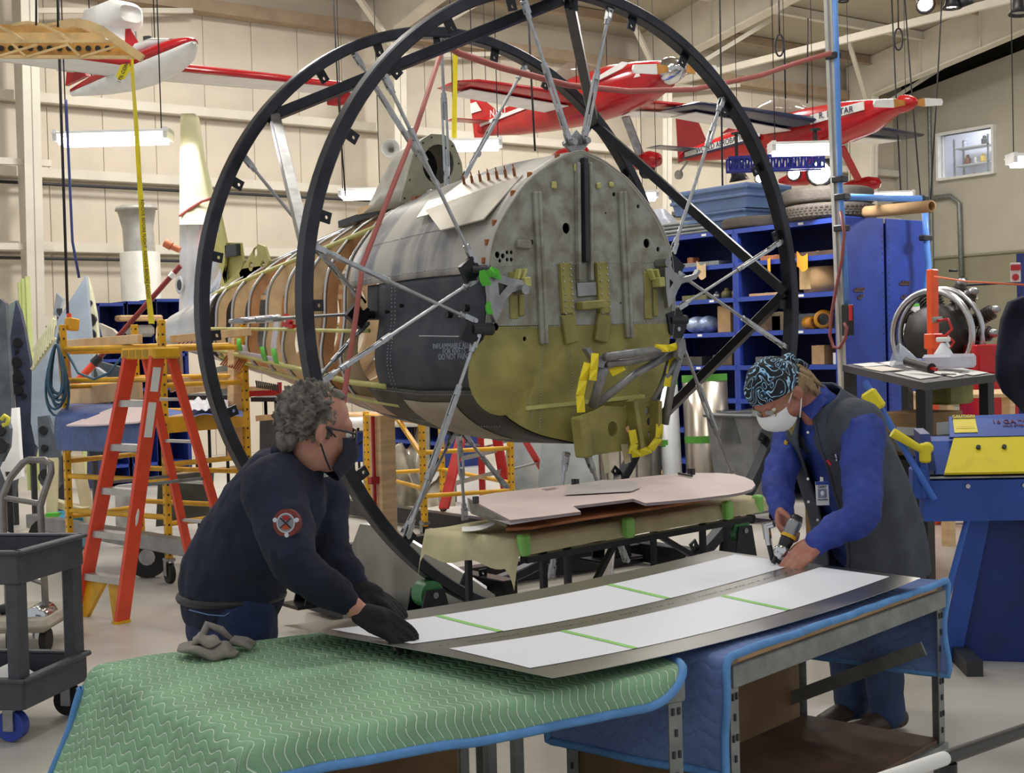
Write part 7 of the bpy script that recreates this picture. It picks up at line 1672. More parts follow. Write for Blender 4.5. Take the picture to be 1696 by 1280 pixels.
# steel dolly beam with cream timber A-frame
t = thing('steel_dolly', 'gray steel beam dolly on casters carrying a cream timber frame', 'dolly', V((W(185, 900, 10.6).x, W(185, 900, 10.6).y, 0)))
pA_, pB_ = W(52, 862, 12.2), W(318, 908, 9.9); MB().bar(pA_, pB_, .1, .12, up=(0, 0, 1), bev=.005).build('beam', mat('gray_beam', '8a8987', .4, .5, .12), t)
for x, y, d in ((80, 884, 12.0), (97, 876, 12.4), (245, 918, 10.6)):
    q = W(x, y, d); r_ = max(.07, q.z*.9) if q.z < .25 else .1; q.z = r_; w = MB().cyl(q-FD*.03, q+FD*.03, r_, n=20).build('caster_wheel', M['rubber'], t); MB().cyl(q-FD*.035, q+FD*.035, r_*.4, n=12).build('hub', M['steel'], w)
for p, q in (((88, 760), (86, 856)), ((126, 755), (152, 876)), ((88, 832), (142, 846))): MB().bar(W(*p, 11.6), W(*q, 11.4), .09, .06, bev=.004).build('timber', mat('cream_timber', 'd9cfa6', .6, 0, .08), t)
for x, y in ((88, 852), (148, 874)): MB().box(W(x, y, 11.3), (.1, .08, .03), Rt).build('green_tape', MATS['bright_green_tape'], t)
# black folding table and red framed bench behind the scaffold
def folding(px0, px1, y, d, yb, label, m_top):
    a, b_ = W(px0, y, d), W(px1, y, d); t = thing('folding_table', label, 'table', V(((a.x+b_.x)/2, (a.y+b_.y)/2, 0)))
    MB().prism([a, b_, b_+FD*.7, a+FD*.7], (0, 0, -.04)).build('table_top', m_top, t)
    for p in (a+RT*.12, b_-RT*.12):
        for o_ in (FD*.08, FD*.62): MB().tube([p+o_-V((0, 0, .04)), V((p.x, p.y, .0))+o_+(RT*.0)], .016, 7).build('leg', M['black'], t)
    MB().bar(a+RT*.12+FD*.08-V((0, 0, .3)), a+RT*.5+FD*.08-V((0, 0, .05)), .02).build('brace', M['black'], t)
    return t
folding(298, 392, 655, 12.6, 0, 'black folding table seen through the scaffold rungs', M['dark'])
folding(415, 490, 658, 12.4, 0, 'dark folding table behind the left worker head', M['dark'])
t = thing('red_frame', 'red edged wooden frame holding combs of clamps on the dark table', 'frame', W(440, 655, 12.3))
MB().bar(W(412, 652, 12.2), W(464, 650, 12.2), .03, .05, up=(0, 0, 1)).bar(W(463, 633, 12.2), W(463, 652, 12.2), .03, .03).build('red_edge', M['red'], t); MB().bar(W(412, 645, 12.4), W(462, 642, 12.4), .05, .05).build('wood_member', M['woodx'], t)
for k in range(12): MB().cyl(W(424+k*3.2, 630+k*.6, 12.1), W(426+k*3.2, 642+k*.5, 12.1), .008, n=6).build('clamp_pin', M['dark'], t)
solo(MB().prism([W(430, 690, 12.3), W(478, 690, 12.3), W(478, 830, 12.3), W(430, 830, 12.3)], FD*.04), 'dark_board', mat('charcoal_board', '54565a', .6, .1, .1), 'charcoal board standing behind the left worker shoulder', 'board')
solo(MB().bar(W(424, 693, 12.2), W(480, 688, 12.2), .04, .05, up=(0, 0, 1)), 'wood_shelf', M['woodx'], 'light wooden ledge just behind the left worker head', 'ledge')
folding(565, 700, 700, 15.5, 0, 'far long table with stock on it seen below the wooden formers', M['woodx'])
for k, (y, r, m_, lb) in enumerate(((690, .05, M['ply'], 'tan tube on the far long table'), (700, .06, M['white'], 'white tube on the far long table'))): solo(MB().cyl(W(570, y, 15.4-.2*k), W(690, y-2, 15.4-.2*k), r, n=12), 'stock_tube', m_, lb, 'tube')
solo(MB().prism([W(588, 716, 15.8), W(628, 716, 15.8), W(628, 765, 15.8), W(588, 765, 15.8)], FD*.4), 'blue_tote', M['blue'], 'blue crate below the far long table right of the worker mask', 'crate')
solo(MB().bar(W(300, 786, 14), W(430, 770, 13.5), .3, .05, up=(0, 0, 1)), 'floor_plank', M['woodx'], 'wide plank low down behind the scaffold and ladder', 'plank')
# ================================================================ small far things
p = AY(649, 250, 20.7); solo(MB().lathe(p, -FD, [(0, 0), (.05, .02), (.09, .12), (.17, .3), (.16, .3), (.05, .1)], 18).bar(p, p+FD*.3, .05), 'horn_speaker', M['ltgray'], 'gray horn speaker on the back wall left of the windscreen hump', 'speaker')
solo(MB().bar(W(754, 78, 15), W(752, 236, 15), .06, .01), 'yellow_strap', M['ytape'], 'yellow strap hanging behind the tail of the red racing airplane', 'strap')
t = thing('wooden_pallet', 'light wooden pallet stand seen under the right end of the black bench', 'pallet', V((W(1630, 660, 11.5).x, W(1630, 660, 11.5).y, 0)))
c0 = W(1620, 652, 11.5); R9 = Matrix((RT, FD, V((0, 0, 1)))).transposed()
for k in range(5): MB().box(c0+FD*(k*.2-.4), (.9, .17, .03), R9, .003).build('slat', M['woodx'], t)
for s in (-.4, .4):
    for f in (-.4, .4): MB().bar(V((c0.x, c0.y, 0))+RT*s+FD*f, c0+RT*s+FD*f, .08).build('leg', M['wood'], t)
MB().box(c0+V((0, 0, -.22))-FD*.42, (.9, .03, .09), R9).build('front_rail', M['woodx'], t)
# short over-sleeve hems and a light collar line are part of the clothing above; paper towel roll on the bent sheet side
# ================================================================ the two workers
def fuse(b, name, m, parent, vox=.008, it=4, disp=0., dsc=.05, label=None):
    o = b.build(name, m, parent, label)
    r_ = o.modifiers.new('remesh', 'REMESH'); r_.mode = 'VOXEL'; r_.voxel_size = vox; r_.use_smooth_shade = True
    if it: s_ = o.modifiers.new('smooth', 'SMOOTH'); s_.factor = .5; s_.iterations = it
    if disp:
        tx = bpy.data.textures.new('folds', 'CLOUDS'); tx.noise_scale = dsc; tx.noise_depth = 2
        d = o.modifiers.new('folds', 'DISPLACE'); d.texture = tx; d.strength = disp; d.mid_level = .5
    return o
def limb(b, pts, rad, up=None, n=18):
    """closed elliptical tube with rounded ends; rad = radius or (lateral, depth) per point"""
    pts = [V(p) for p in pts]; N_ = len(pts); rr = [(r, r) if not isinstance(r, (tuple, list)) else r for r in rad]
    # refine with smooth interpolation
    P_, R_2 = [], []
    for i in range(N_-1):
        p0, p1, p2, p3 = pts[max(i-1, 0)], pts[i], pts[i+1], pts[min(i+2, N_-1)]
        for j in range(5):
            t = j/5; P_.append((2*p1+(p2-p0)*t+(2*p0-5*p1+4*p2-p3)*t*t+(3*p1-p0-3*p2+p3)*t**3)*.5)
            s = t*t*(3-2*t); R_2.append((rr[i][0]*(1-s)+rr[i+1][0]*s, rr[i][1]*(1-s)+rr[i+1][1]*s))
    P_.append(pts[-1]); R_2.append(rr[-1])
    # round ends
    d0 = (P_[0]-P_[1]).normalized(); d1 = (P_[-1]-P_[-2]).normalized(); e0 = min(R_2[0]); e1 = min(R_2[-1])
    A0 = [(P_[0]+d0*e0*k, (R_2[0][0]*q, R_2[0][1]*q)) for k, q in ((.97, .22), (.8, .6), (.45, .89))]
    A1 = [(P_[-1]+d1*e1*k, (R_2[-1][0]*q, R_2[-1][1]*q)) for k, q in ((.45, .89), (.8, .6), (.97, .22))]
    P_ = [a[0] for a in A0]+P_+[a[0] for a in A1]; R_2 = [a[1] for a in A0]+R_2+[a[1] for a in A1]
    x = None; vs = []; fs = []
    for i, p in enumerate(P_):
        t = (P_[min(i+1, len(P_)-1)]-P_[max(i-1, 0)]).normalized()
        if x is None: x, y, _ = frame(t, V(up) if up else None)
        else: x = (x-t*x.dot(t)).normalized(); y = t.cross(x)
        for k in range(n):
            a = 2*PI*k/n; vs.append(p+x*math.cos(a)*R_2[i][0]+y*math.sin(a)*R_2[i][1])
    for i in range(len(P_)-1):
        for k in range(n): fs.append((i*n+k, i*n+(k+1) % n, (i+1)*n+(k+1) % n, (i+1)*n+k))
    fs += [tuple(range(n))[::-1], tuple((len(P_)-1)*n+k for k in range(n))]
    return b.add(vs, fs, True)
class HF:
    """head frame: x forward, y to the person's left, z up"""
    def __init__(s, c, f, u, k=1.):
        s.c = V(c); s.f = V(f).normalized(); u = V(u); s.u = (u-s.f*u.dot(s.f)).normalized(); s.l = s.u.cross(s.f); s.k = k
        s.R = Matrix((s.f, s.l, s.u)).transposed()
    def __call__(s, x, y, z): return s.c+(s.f*x+s.l*y+s.u*z)*s.k
def head(b, H):
    k = H.k
    def bl(c, r): b.ball(H(*c), tuple(q*k for q in r), 14, 20, H.R)
    bl((-.012, 0, .035), (.1, .077, .088)); bl((.025, 0, -.03), (.073, .062, .085)); bl((.042, 0, -.086), (.043, .04, .03)); bl((.0, 0, -.06), (.06, .06, .06))
    bl((.07, 0, .02), (.03, .052, .03)); bl((.088, 0, .008), (.012, .045, .011))
    limb(b, [H(.088, 0, .0), H(.104, 0, -.025), H(.113, 0, -.042)], [.009*k, .012*k, .014*k]); 
    for s in (-1, 1):
        bl((.1, .012*s, -.044), (.012, .011, .009)); bl((.068, .038*s, -.035), (.022, .022, .024))
        limb(b, [H(-.002, .072*s, .012), H(-.016, .086*s, .006), H(-.02, .088*s, -.02), H(-.008, .078*s, -.042)], [.008*k, .011*k, .012*k, .008*k]); bl((-.006, .076*s, -.014), (.012, .008, .022))
    bl((.09, 0, -.066), (.014, .024, .006)); bl((.088, 0, -.078), (.013, .02, .007))
def eyes(H, parent, m_iris):
    for s in (-1, 1):
        e = MB().ball(H(.079, .031*s, -.006), .0125*H.k, 8, 12).build('eye', M['white'], parent); MB().ball(H(.0885, .031*s, -.008), .0055*H.k, 6, 10).build('iris', m_iris, e)
def hand(b, w, d, nrm, side, k=1., curl=.5, spread=.12, thumb=.6):
    """w wrist point, d finger direction, nrm out of the back of the hand, side towards the thumb"""
    d = V(d).normalized(); nrm = V(nrm); nrm = (nrm-d*nrm.dot(d)).normalized(); sd = V(side); sd = (sd-d*sd.dot(d)-nrm*sd.dot(nrm)).normalized()
    P_ = lambda x, y, z: w+(d*x+sd*y+nrm*z)*k
    for y in (-.028, -.01, .01, .028): limb(b, [P_(-.01, y*.6, 0), P_(.04, y, .004), P_(.085, y*1.05, .002)], [.017*k, .016*k, .0125*k])
    for i, (y, L) in enumerate(((.03, .072), (.01, .082), (-.011, .076), (-.03, .058))):
        a = 0; p = P_(.088, y*1.05, 0); pts = [P_(.06, y, 0), p]; rr = [.012*k, .0105*k]; dirx = d*math.cos(spread*y*20)+sd*math.sin(spread*y*20)
        for j, f in enumerate((.45, .32, .23)):
            a += curl*(.55+.25*j); p = p+(dirx*math.cos(a)-nrm*math.sin(a))*L*f*k; pts.append(p); rr.append((.0095, .0085, .0075)[j]*k)
        limb(b, pts, rr, n=10)
    t0 = P_(.012, .03, -.006); t1 = P_(.04, .03+.035*thumb, -.016); t2 = P_(.07, .03+.042*thumb, -.024-.012*curl); t3 = P_(.092, .03+.03*thumb, -.03-.02*curl)
    limb(b, [P_(.0, .014, -.004), t0, t1, t2, t3], [.014*k, .0155*k, .0125*k, .0105*k, .008*k], n=10)
m_skinc = mat('skin_tone', 'bd8a74', .5, 0, .1, 18, hex2='a9705c', lo=.3, hi=.7); m_skin2 = mat('ruddy_skin', 'c08672', .5, 0, .1, 20, hex2='a56350', lo=.3, hi=.7)
m_navy = mat('navy_work_shirt', '1c2034', .9, 0, .16, 7, bump=.25, bsc=26); m_navy2 = mat('dark_navy_knit', '171a2a', .95, 0, .15, 9, bump=.3, bsc=60)
m_denim = mat('dark_denim', '232f52', .85, 0, .2, 9, bump=.2, bsc=70); m_denim2 = mat('blue_denim', '2c3c5a', .85, 0, .2, 9, bump=.2, bsc=70)
m_hairg = mat('gray_curls', '7b736a', .8, 0, .3, 30, hex2='443e38', lo=.35, hi=.6); m_blond = mat('gray_blond_hair', 'a08763', .7, 0, .25, 25, hex2='75603f', lo=.35, hi=.65, stretch=(1, 1, .3))
m_blkglove = mat('black_knit_glove', '16161a', .95, 0, .2, 20, bump=.3, bsc=90)
def w_(x, y, d): return W(x, y, d)
U0_ = V((0, 0, 1))
# ---------------------------------------------------------------- left worker
person = thing('person', 'person in navy work shirt, dark mask and black gloves leaning over green blanket', 'person', (1.9, 4.2, 0))
fwdL = (RT*.86+FD*.5).normalized(); latL = U0_.cross(fwdL)      # latL points to the person's left (away from camera)
dB = 4.5
hip = w_(384, 1000, dB); waist = w_(392, 940, dB-.02); chest = w_(440, 862, dB-.1); upch = w_(477, 806, dB-.15); nb = w_(499, 770, dB-.18)
hd = HF(w_(524, 710, 4.26), RT*.86+FD*.44-U0_*.2, U0_+fwdL*.16, 1.12)
shR = w_(452, 806, 4.16); elR = w_(487, 933, 3.98); wrR = w_(603, 1018, 3.97)
shL = w_(530, 812, 4.52); elL = w_(550, 915, 4.46); wrL = w_(604, 982, 4.42)
floorL = V((hip.x, hip.y, 0))
kn = [floorL+latL*(.1*s)+fwdL*.05+U0_*.5 for s in (-1, 1)]; an = [floorL+latL*(.11*s)-fwdL*.02+U0_*.09 for s in (-1, 1)]; hj = [hip+latL*(.085*s)-U0_*.05 for s in (-1, 1)]
b = MB(); head(b, hd)
limb(b, [nb-U0_*.05, nb+U0_*.03+fwdL*.02, hd(-.02, 0, -.04)], [.062, .056, .056])
limb(b, [hip, waist, chest, upch, nb], [(.13, .11), (.125, .1), (.13, .11), (.13, .1), (.07, .06)], up=fwdL)
for p in ((shR, elR, wrR), (shL, elL, wrL)): limb(b, [p[0], (p[0]+p[1])/2, p[1], (p[1]+p[2])/2, p[2]], [.056, .048, .042, .038, .027])
for i in (0, 1): limb(b, [hj[i], kn[i], an[i]], [.085, .055, .04]); limb(b, [an[i]-fwdL*.05-U0_*.04, an[i]+fwdL*.15-U0_*.055], [.035, .03])
dR = (AZ(690, 1060, .87)-wrR); dL = (AZ(645, 1002, .885)-wrL)
hand(b, wrR, dR, U0_*.8-FD*.5, latL*.3+U0_*.55, 1., .55); hand(b, wrL, dL, U0_, -latL*.7+U0_*.4, 1., .5)
fuse(b, 'body', m_skinc, person, .0062, 3)
eyes(hd, person, M['dark'])
# hair: curls around the back, sides and crown, receding at the front
b = MB()
def hairf(u, v):
    a = PI*u; c_ = 2*PI*v; p = V((math.sin(a)*math.cos(c_), math.sin(a)*math.sin(c_), -math.cos(a)))
    n_ = noise.noise(p*5)*.012+noise.noise(p*14)*.012+noise.noise(p*30)*.008
    fr = max(0, p.x)
    r = (.1-.03*fr, .085-.008*fr, .1-.012*fr)
    q = V((p.x*r[0]-.022, p.y*r[1], p.z*r[2]+.03))+p*n_
    if p.z < -.55: q.x -= .0; q.z += .015
    return hd(*q)
b.grid(hairf, 70, 90, cv=True, flip=True)
b.ball(hd(-.08, 0, -.04), (.032, .056, .045), 10, 14, hd.R); b.ball(hd(.02, 0, .1), (.055, .055, .024), 8, 12, hd.R)
hr = b.build('hair', m_hairg, person); tx = bpy.data.textures.new('curl', 'CLOUDS'); tx.noise_scale = .018; d_ = hr.modifiers.new('curl', 'DISPLACE'); d_.texture = tx; d_.strength = .016
# mask, straps and glasses
def mask(H, m_, parent, z0, z1, wide=1.2, out=.0, fold_=True):
    def f(u, v):
        a = -wide+2*wide*u; z = z0+(z1-z0)*v; t = v
        A_ = .106+.022*math.sin(PI*min(1, t*1.15))*(1) - .028*t**2.2+out; B_ = .07-.01*t; x = A_*math.cos(a)**.8 if math.cos(a) > 0 else 0
        side = abs(a)/wide; z_ = z*(1-.3*side**2)+(-.03)*(.3*side**2)
        x -= .0 
        return H(x+.006, (B_+.006)*math.sin(a)*1.02, z_+.002*math.sin(v*14))
    o = MB().grid(f, 26, 14).build('face_mask', m_, parent); s_ = o.modifiers.new('t', 'SOLIDIFY'); s_.thickness = .003; s_.offset = 1
    for s in (-1, 1):
        for z_, ze in ((z0*.78-.009, .015), (z1*.72-.01, -.038)): MB().tube([f(0 if s > 0 else 1, .1 if ze > 0 else .9) if False else H(.035, .07*s, z_), H(.01, .078*s, (z_+ze)/2), H(-.012, .086*s, ze)], .0028, 6).build('mask_strap', m_, o)
    return o
mask(hd, mat('navy_mask', '171b2c', .8, 0, .1, 14, bump=.1, bsc=50), person, -.008, -.136)
def glasses(H, m_, parent, r=.0022, lens=True):
    g = MB()
    for s in (-1, 1):
        pts = [H(.103-.006*abs(math.cos(a)), (.034+.025*math.cos(a))*s, -.004+.018*math.sin(a)) for a in [2*PI*i/18 for i in range(18)]]
        g.tube(pts, r, 6, closed=True); g.tube([H(.096, .06*s, .002), H(.06, .075*s, .004), H(-.005, .084*s, .006), H(-.02, .085*s, -.006)], r*1.2, 6)
    g.tube([H(.105, -.01, .002), H(.109, 0, .004), H(.105, .01, .002)], r, 6)
    o = g.build('glasses', m_, parent)
    for s in (-1, 1):
        pts = [H(.1015, (.034+.023*math.cos(a))*s, -.004+.016*math.sin(a)) for a in [2*PI*i/18 for i in range(18)]]
        MB().prism(pts, H.f*.001).build('lens', mat('lens_glass', 'dfe6ea', .05, 0, 0, alpha=.25), o)
glasses(hd, M['blackpl'], person, .003)
# shirt with collar and short over-sleeves, knit sleeves beneath
b = MB()
limb(b, [hip+U0_*.03, waist, chest, upch, nb-U0_*.01], [(.19, .172), (.195, .172), (.195, .158), (.18, .138), (.085, .075)], up=fwdL)
limb(b, [upch-latL*.05, shR, (shR+elR)*.5, shR+(elR-shR)*.9], [.105, .1, .09, .078]); limb(b, [upch+latL*.05, shL, (shL+elL)*.5, shL+(elL-shL)*.85], [.1, .09, .076, .066])
limb(b, [chest+fwdL*.05-U0_*.02, waist+fwdL*.035], [.12, .13])
fuse(b, 'work_shirt', m_navy, person, .011, 5, .022, .09)
b = MB()
for p, k in (((shR, elR, wrR), 1), ((shL, elL, wrL), .95)): limb(b, [p[0]+(p[1]-p[0])*.6, p[1], (p[1]+p[2])*.5, p[1]+(p[2]-p[1])*.74], [.066*k, .068*k, .058*k, .042*k])
fuse(b, 'knit_sleeves', m_navy2, person, .009, 4, .012, .04)
cl = MB().tube([nb+(fwdL*math.cos(a)*.075+latL*math.sin(a)*.085)+U0_*(.02-.03*math.cos(a)) for a in [-2.6+5.2*i/14 for i in range(15)]], .022, 8).build('collar', m_navy, person)
MB().ball(nb+fwdL*.075-U0_*.015, (.035, .035, .03), 8, 10).build('undershirt', M['white'], person)
b = MB()
for i in (0, 1): limb(b, [hj[i]+U0_*.06, hj[i]-U0_*.1, kn[i], an[i]+U0_*.02], [(.115, .12), .105, .08, .07])
limb(b, [hip+U0_*.02, hip-U0_*.1], [(.178, .15), (.165, .15)], up=fwdL)
je = fuse(b, 'jeans', m_denim, person, .011, 4, .012, .06)
ring_ = [hip+U0_*.03+fwdL*math.cos(a)*.165+latL*math.sin(a)*.183 for a in [2*PI*i/36 for i in range(36)]]
MB().tube(ring_, .015, 8, closed=True).build('belt', M['blackpl'], person)
MB().tube([w_(313, 1010, 4.335), w_(345, 1018, 4.31), w_(372, 1020, 4.31), w_(384, 1012, 4.315), w_(386, 1002, 4.32)], .002, 5).build('pocket_seam', mat('pale_seam', '6f86b5', .8, 0, 0), je)
for i in (0, 1):
    limb_ = MB(); limb(limb_, [an[i]-fwdL*.07-U0_*.04, an[i]+fwdL*.05-U0_*.035, an[i]+fwdL*.19-U0_*.055], [(.045, .045), (.048, .045), (.045, .032)], up=U0_); fuse(limb_, 'shoe', M['blackpl'], person, .009, 3)
b = MB(); hand(b, wrR, dR, U0_*.8-FD*.5, latL*.3+U0_*.55, 1.14, .55); limb(b, [wrR+dR.normalized()*.012, wrR+dR.normalized()*.04], [.036, .042]); fuse(b, 'glove', m_blkglove, person, .006, 3)
b = MB(); hand(b, wrL, dL, U0_, -latL*.7+U0_*.4, 1.14, .5); limb(b, [wrL-dL.normalized()*.06, wrL+dL.normalized()*.03], [.04, .042]); fuse(b, 'glove', m_blkglove, person, .006, 3)
# sleeve patch and badge
pc = w_(474, 866, 3.95); pn_ = (-FD*.9-RT*.25+U0_*.12).normalized(); px_, py_, _ = frame(pn_, U0_)
def disc(r0, r1, o, m_, nm, par, a0=0, a1=2*PI, n=28, c=pc):
    P_ = lambda r, a: c+pn_*o+(px_*math.cos(a)+py_*math.sin(a))*r
    return MB().grid(lambda u, v: P_(r0+(r1-r0)*v, a0+(a1-a0)*u), n, 3).build(nm, m_, par)
pt_ = MB().cyl(pc-pn_*.02, pc+pn_*.002, .041, n=32).build('sleeve_patch', mat('patch_rust', '7d3a35', .9, 0, .1, 30), person)
disc(0, .026, .003, mat('patch_gray', '8f8f98', .9, 0, .06), 'patch_center', pt_); disc(.026, .029, .0035, mat('patch_white', 'c9c9d0', .9, 0, 0), 'patch_ring', pt_)
disc(0, .02, .0042, mat('patch_orange', 'b5522f', .9, 0, .05), 'patch_field', pt_, -2.4, -.7); disc(.008, .022, .0042, mat('patch_red', 'a02f2c', .9, 0, 0), 'patch_top', pt_, .9, 2.2)
for a in (.7, -.7): MB().bar(pc+pn_*.005+(px_*math.cos(a)+py_*math.sin(a))*.022, pc+pn_*.005-(px_*math.cos(a)+py_*math.sin(a))*.022, .005, .002).build('patch_blade', M['cable'], pt_)
for a in (2.9, .25, -1.45): MB().cyl(pc+(px_*math.cos(a)+py_*math.sin(a))*.035, pc+pn_*.005+(px_*math.cos(a)+py_*math.sin(a))*.035, .007, n=10).build('patch_star', MATS['patch_white'], pt_)
p = w_(510, 852, 4.27); MB().prism([p+V((0, 0, .05))-RT*.016, p+V((0, 0, .05))+RT*.012, p-V((0, 0, .05))+RT*.004, p-V((0, 0, .05))-RT*.024], FD*.003).build('name_badge', M['paper'], person); MB().cyl(w_(514, 802, 4.27), w_(515, 822, 4.27), .005, n=8).build('badge_clip', M['chrome'], person)
# ---------------------------------------------------------------- right worker
m_vest = mat('slate_vest', '4a4f59', .85, 0, .12, 8, bump=.2, bsc=50); m_royal = mat('royal_shirt', '314598', .75, 0, .14, 7, bump=.2, bsc=30)
per2 = thing('person', 'person in blue shirt, gray vest, paisley bandana and white mask working the sheet corner', 'person', (4.7, 4.05, 0))
fwdR = (-RT*.8-FD*.55).normalized(); latR = U0_.cross(fwdR)       # latR = the person's left
hip = w_(1434, 940, 5.98); waist = w_(1430, 875, 5.86); chest = w_(1402, 775, 5.62); upch = w_(1378, 712, 5.5); nb = w_(1352, 662, 5.42)
h2 = HF(w_(1287, 650, 5.3), -RT*.6-FD*.4-U0_*.7, -RT*.5-FD*.3+U0_*.8, 1.08)
shL = w_(1428, 708, 5.3); elL = w_(1426, 850, 5.1); wrL = w_(1350, 900, 5.14)
shR = w_(1318, 712, 5.66); elR = w_(1289, 795, 5.52); wrR = w_(1296, 852, 5.34)
fl = V((hip.x, hip.y, 0)); fl = fl+(-FD*.02)
hj = [hip+latR*(.09*s)-U0_*.02 for s in (-1, 1)]; kn = [fl+latR*(.1*s)+fwdR*.05+U0_*.5 for s in (-1, 1)]; an = [fl+latR*(.1*s)+U0_*.09 for s in (-1, 1)]
dL = AZ(1312, 934, .868)-wrL; dR = w_(1296, 885, 5.25)-wrR
b = MB(); head(b, h2)
limb(b, [nb-U0_*.05, nb+fwdR*.04+U0_*.02, h2(-.03, 0, -.04)], [.065, .06, .058])
limb(b, [hip, waist, chest, upch, nb], [(.13, .11), (.125, .1), (.14, .12), (.14, .11), (.07, .06)], up=fwdR)
for p in ((shR, elR, wrR), (shL, elL, wrL)): limb(b, [p[0], (p[0]+p[1])/2, p[1], (p[1]+p[2])/2, p[2]], [.056, .05, .044, .04, .029])
for i in (0, 1): limb(b, [hj[i], kn[i], an[i]], [.085, .055, .04]); limb(b, [an[i]-fwdR*.05-U0_*.04, an[i]+fwdR*.15-U0_*.055], [.035, .03])
hand(b, wrL, dL, U0_*.75-FD*.4, -latR*.6-U0_*.2+fwdR*.4, 1.1, .42); hand(b, wrR, V(dR)-U0_*.03-FD*.03, -latR+fwdR*.2, fwdR-FD*.3, 1.08, 1.05, .08, .75)
fuse(b, 'body', m_skin2, per2, .0062, 3)
eyes(h2, per2, M['dark'])
mask(h2, mat('white_mask', 'e9e7e4', .7, 0, .03, 14, bump=.15, bsc=40), per2, -.012, -.115)
glasses(h2, mat('gold_wire', 'a08a5c', .3, .8, 0), per2, .0016)
# bandana: a cap with paisley print, tied at the back
def band_mat():
    mt = bpy.data.materials.new('paisley_cotton'); mt.use_nodes = True; nt = mt.node_tree; b = nt.nodes['Principled BSDF']; N_ = nt.nodes.new; L = nt.links.new
    tc = N_('ShaderNodeTexCoord'); n = N_('ShaderNodeTexNoise'); n.inputs['Scale'].default_value = 13; n.inputs['Detail'].default_value = 1; n.inputs['Distortion'].default_value = 1.6; L(tc.outputs['Object'], n.inputs[0])
    w = N_('ShaderNodeMath'); w.operation = 'MULTIPLY'; w.inputs[1].default_value = 7; L(n.outputs[0], w.inputs[0])
    fr = N_('ShaderNodeMath'); fr.operation = 'FRACT'; L(w.outputs[0], fr.inputs[0])
    rp_ = N_('ShaderNodeValToRGB'); rp_.color_ramp.interpolation = 'CONSTANT'; e = rp_.color_ramp.elements; e[0].position = 0; e[0].color = lin('14171e'); e[1].position = .42; e[1].color = lin('a9d3ea'); e2_ = rp_.color_ramp.elements.new(.6); e2_.color = lin('3f6f9a'); e3 = rp_.color_ramp.elements.new(.68); e3.color = lin('14171e')
    L(fr.outputs[0], rp_.inputs[0]); L(rp_.outputs[0], b.inputs['Base Color']); b.inputs['Roughness'].default_value = .8
    return mt
m_band = band_mat()
def capf(u, v):
    a = PI*(.5+.5*u); c_ = 2*PI*v; p = V((math.sin(a)*math.cos(c_), math.sin(a)*math.sin(c_), -math.cos(a)))
    tilt = -.03-.25*0; x, y, z = p.x*.116-.008, p.y*.093, p.z*.112+.026
    z += -.012*(1-u)+.03*p.x*(1-u)
    n_ = noise.noise(p*3)*.008
    return h2(*(V((x, y, z))+p*n_))
b = MB().grid(capf, 22, 40, cv=True); b.ball(h2(-.125, -.01, .035), (.035, .03, .022), 8, 10, h2.R)
o = b.build('bandana', m_band, per2); s_ = o.modifiers.new('t', 'SOLIDIFY'); s_.thickness = .004
MB().tube([h2(-.13, 0, .03), h2(-.15, .01, .0), h2(-.155, .03, -.03)], [.012, .016, .01], 8).build('bandana_tail', m_band, o)
b = MB()
b.ball(h2(-.075, .0, -.025), (.055, .088, .062), 12, 16, h2.R); b.ball(h2(-.05, .07, -.01), (.045, .026, .05), 8, 12, h2.R); b.ball(h2(-.05, -.07, -.01), (.045, .026, .05), 8, 12, h2.R)
for k in range(60):
    a = random.uniform(-1.9, 1.9); p0 = V((-.06-.06*math.cos(a), .088*math.sin(a), random.uniform(-.0, .035))); b.tube([h2(*p0), h2(p0.x-.015, p0.y*1.08, p0.z-.05), h2(p0.x-.01+random.uniform(-.02, .01), p0.y*1.0+random.uniform(-.01, .01), p0.z-.1)], [.008, .009, .004], 6)
b.build('hair', m_blond, per2)
# shirt, vest, jeans
b = MB()
limb(b, [hip+U0_*.05, waist, chest, upch, nb+fwdR*.01], [(.165, .13), (.165, .135), (.175, .14), (.165, .125), (.08, .07)], up=fwdR)
for p, k in (((shR, elR, wrR), 1), ((shL, elL, wrL), 1.08)): limb(b, [upch+(p[0]-upch)*.4, p[0], (p[0]+p[1])*.5, p[1], (p[1]+p[2])*.5, p[1]+(p[2]-p[1])*.93], [.088*k, .082*k, .073*k, .068*k, .058*k, .046*k])
fuse(b, 'dress_shirt', m_royal, per2, .009, 4, .022, .055)
sp2 = [hip-U0_*.02-fwdR*.0, waist, chest, upch, nb+U0_*.015-fwdR*.005]; rv = [(.225, .21), (.222, .2), (.218, .178), (.202, .16), (.1, .092)]
def spl(t):
    k = t*(len(sp2)-1); i = min(int(k), len(sp2)-2); f = k-i; s = f*f*(3-2*f)
    p0, p1, p2, p3 = sp2[max(i-1, 0)], sp2[i], sp2[i+1], sp2[min(i+2, len(sp2)-1)]
    return (2*p1+(p2-p0)*f+(2*p0-5*p1+4*p2-p3)*f*f+(3*p1-p0-3*p2+p3)*f**3)*.5, rv[i][0]*(1-s)+rv[i+1][0]*s, rv[i][1]*(1-s)+rv[i+1][1]*s
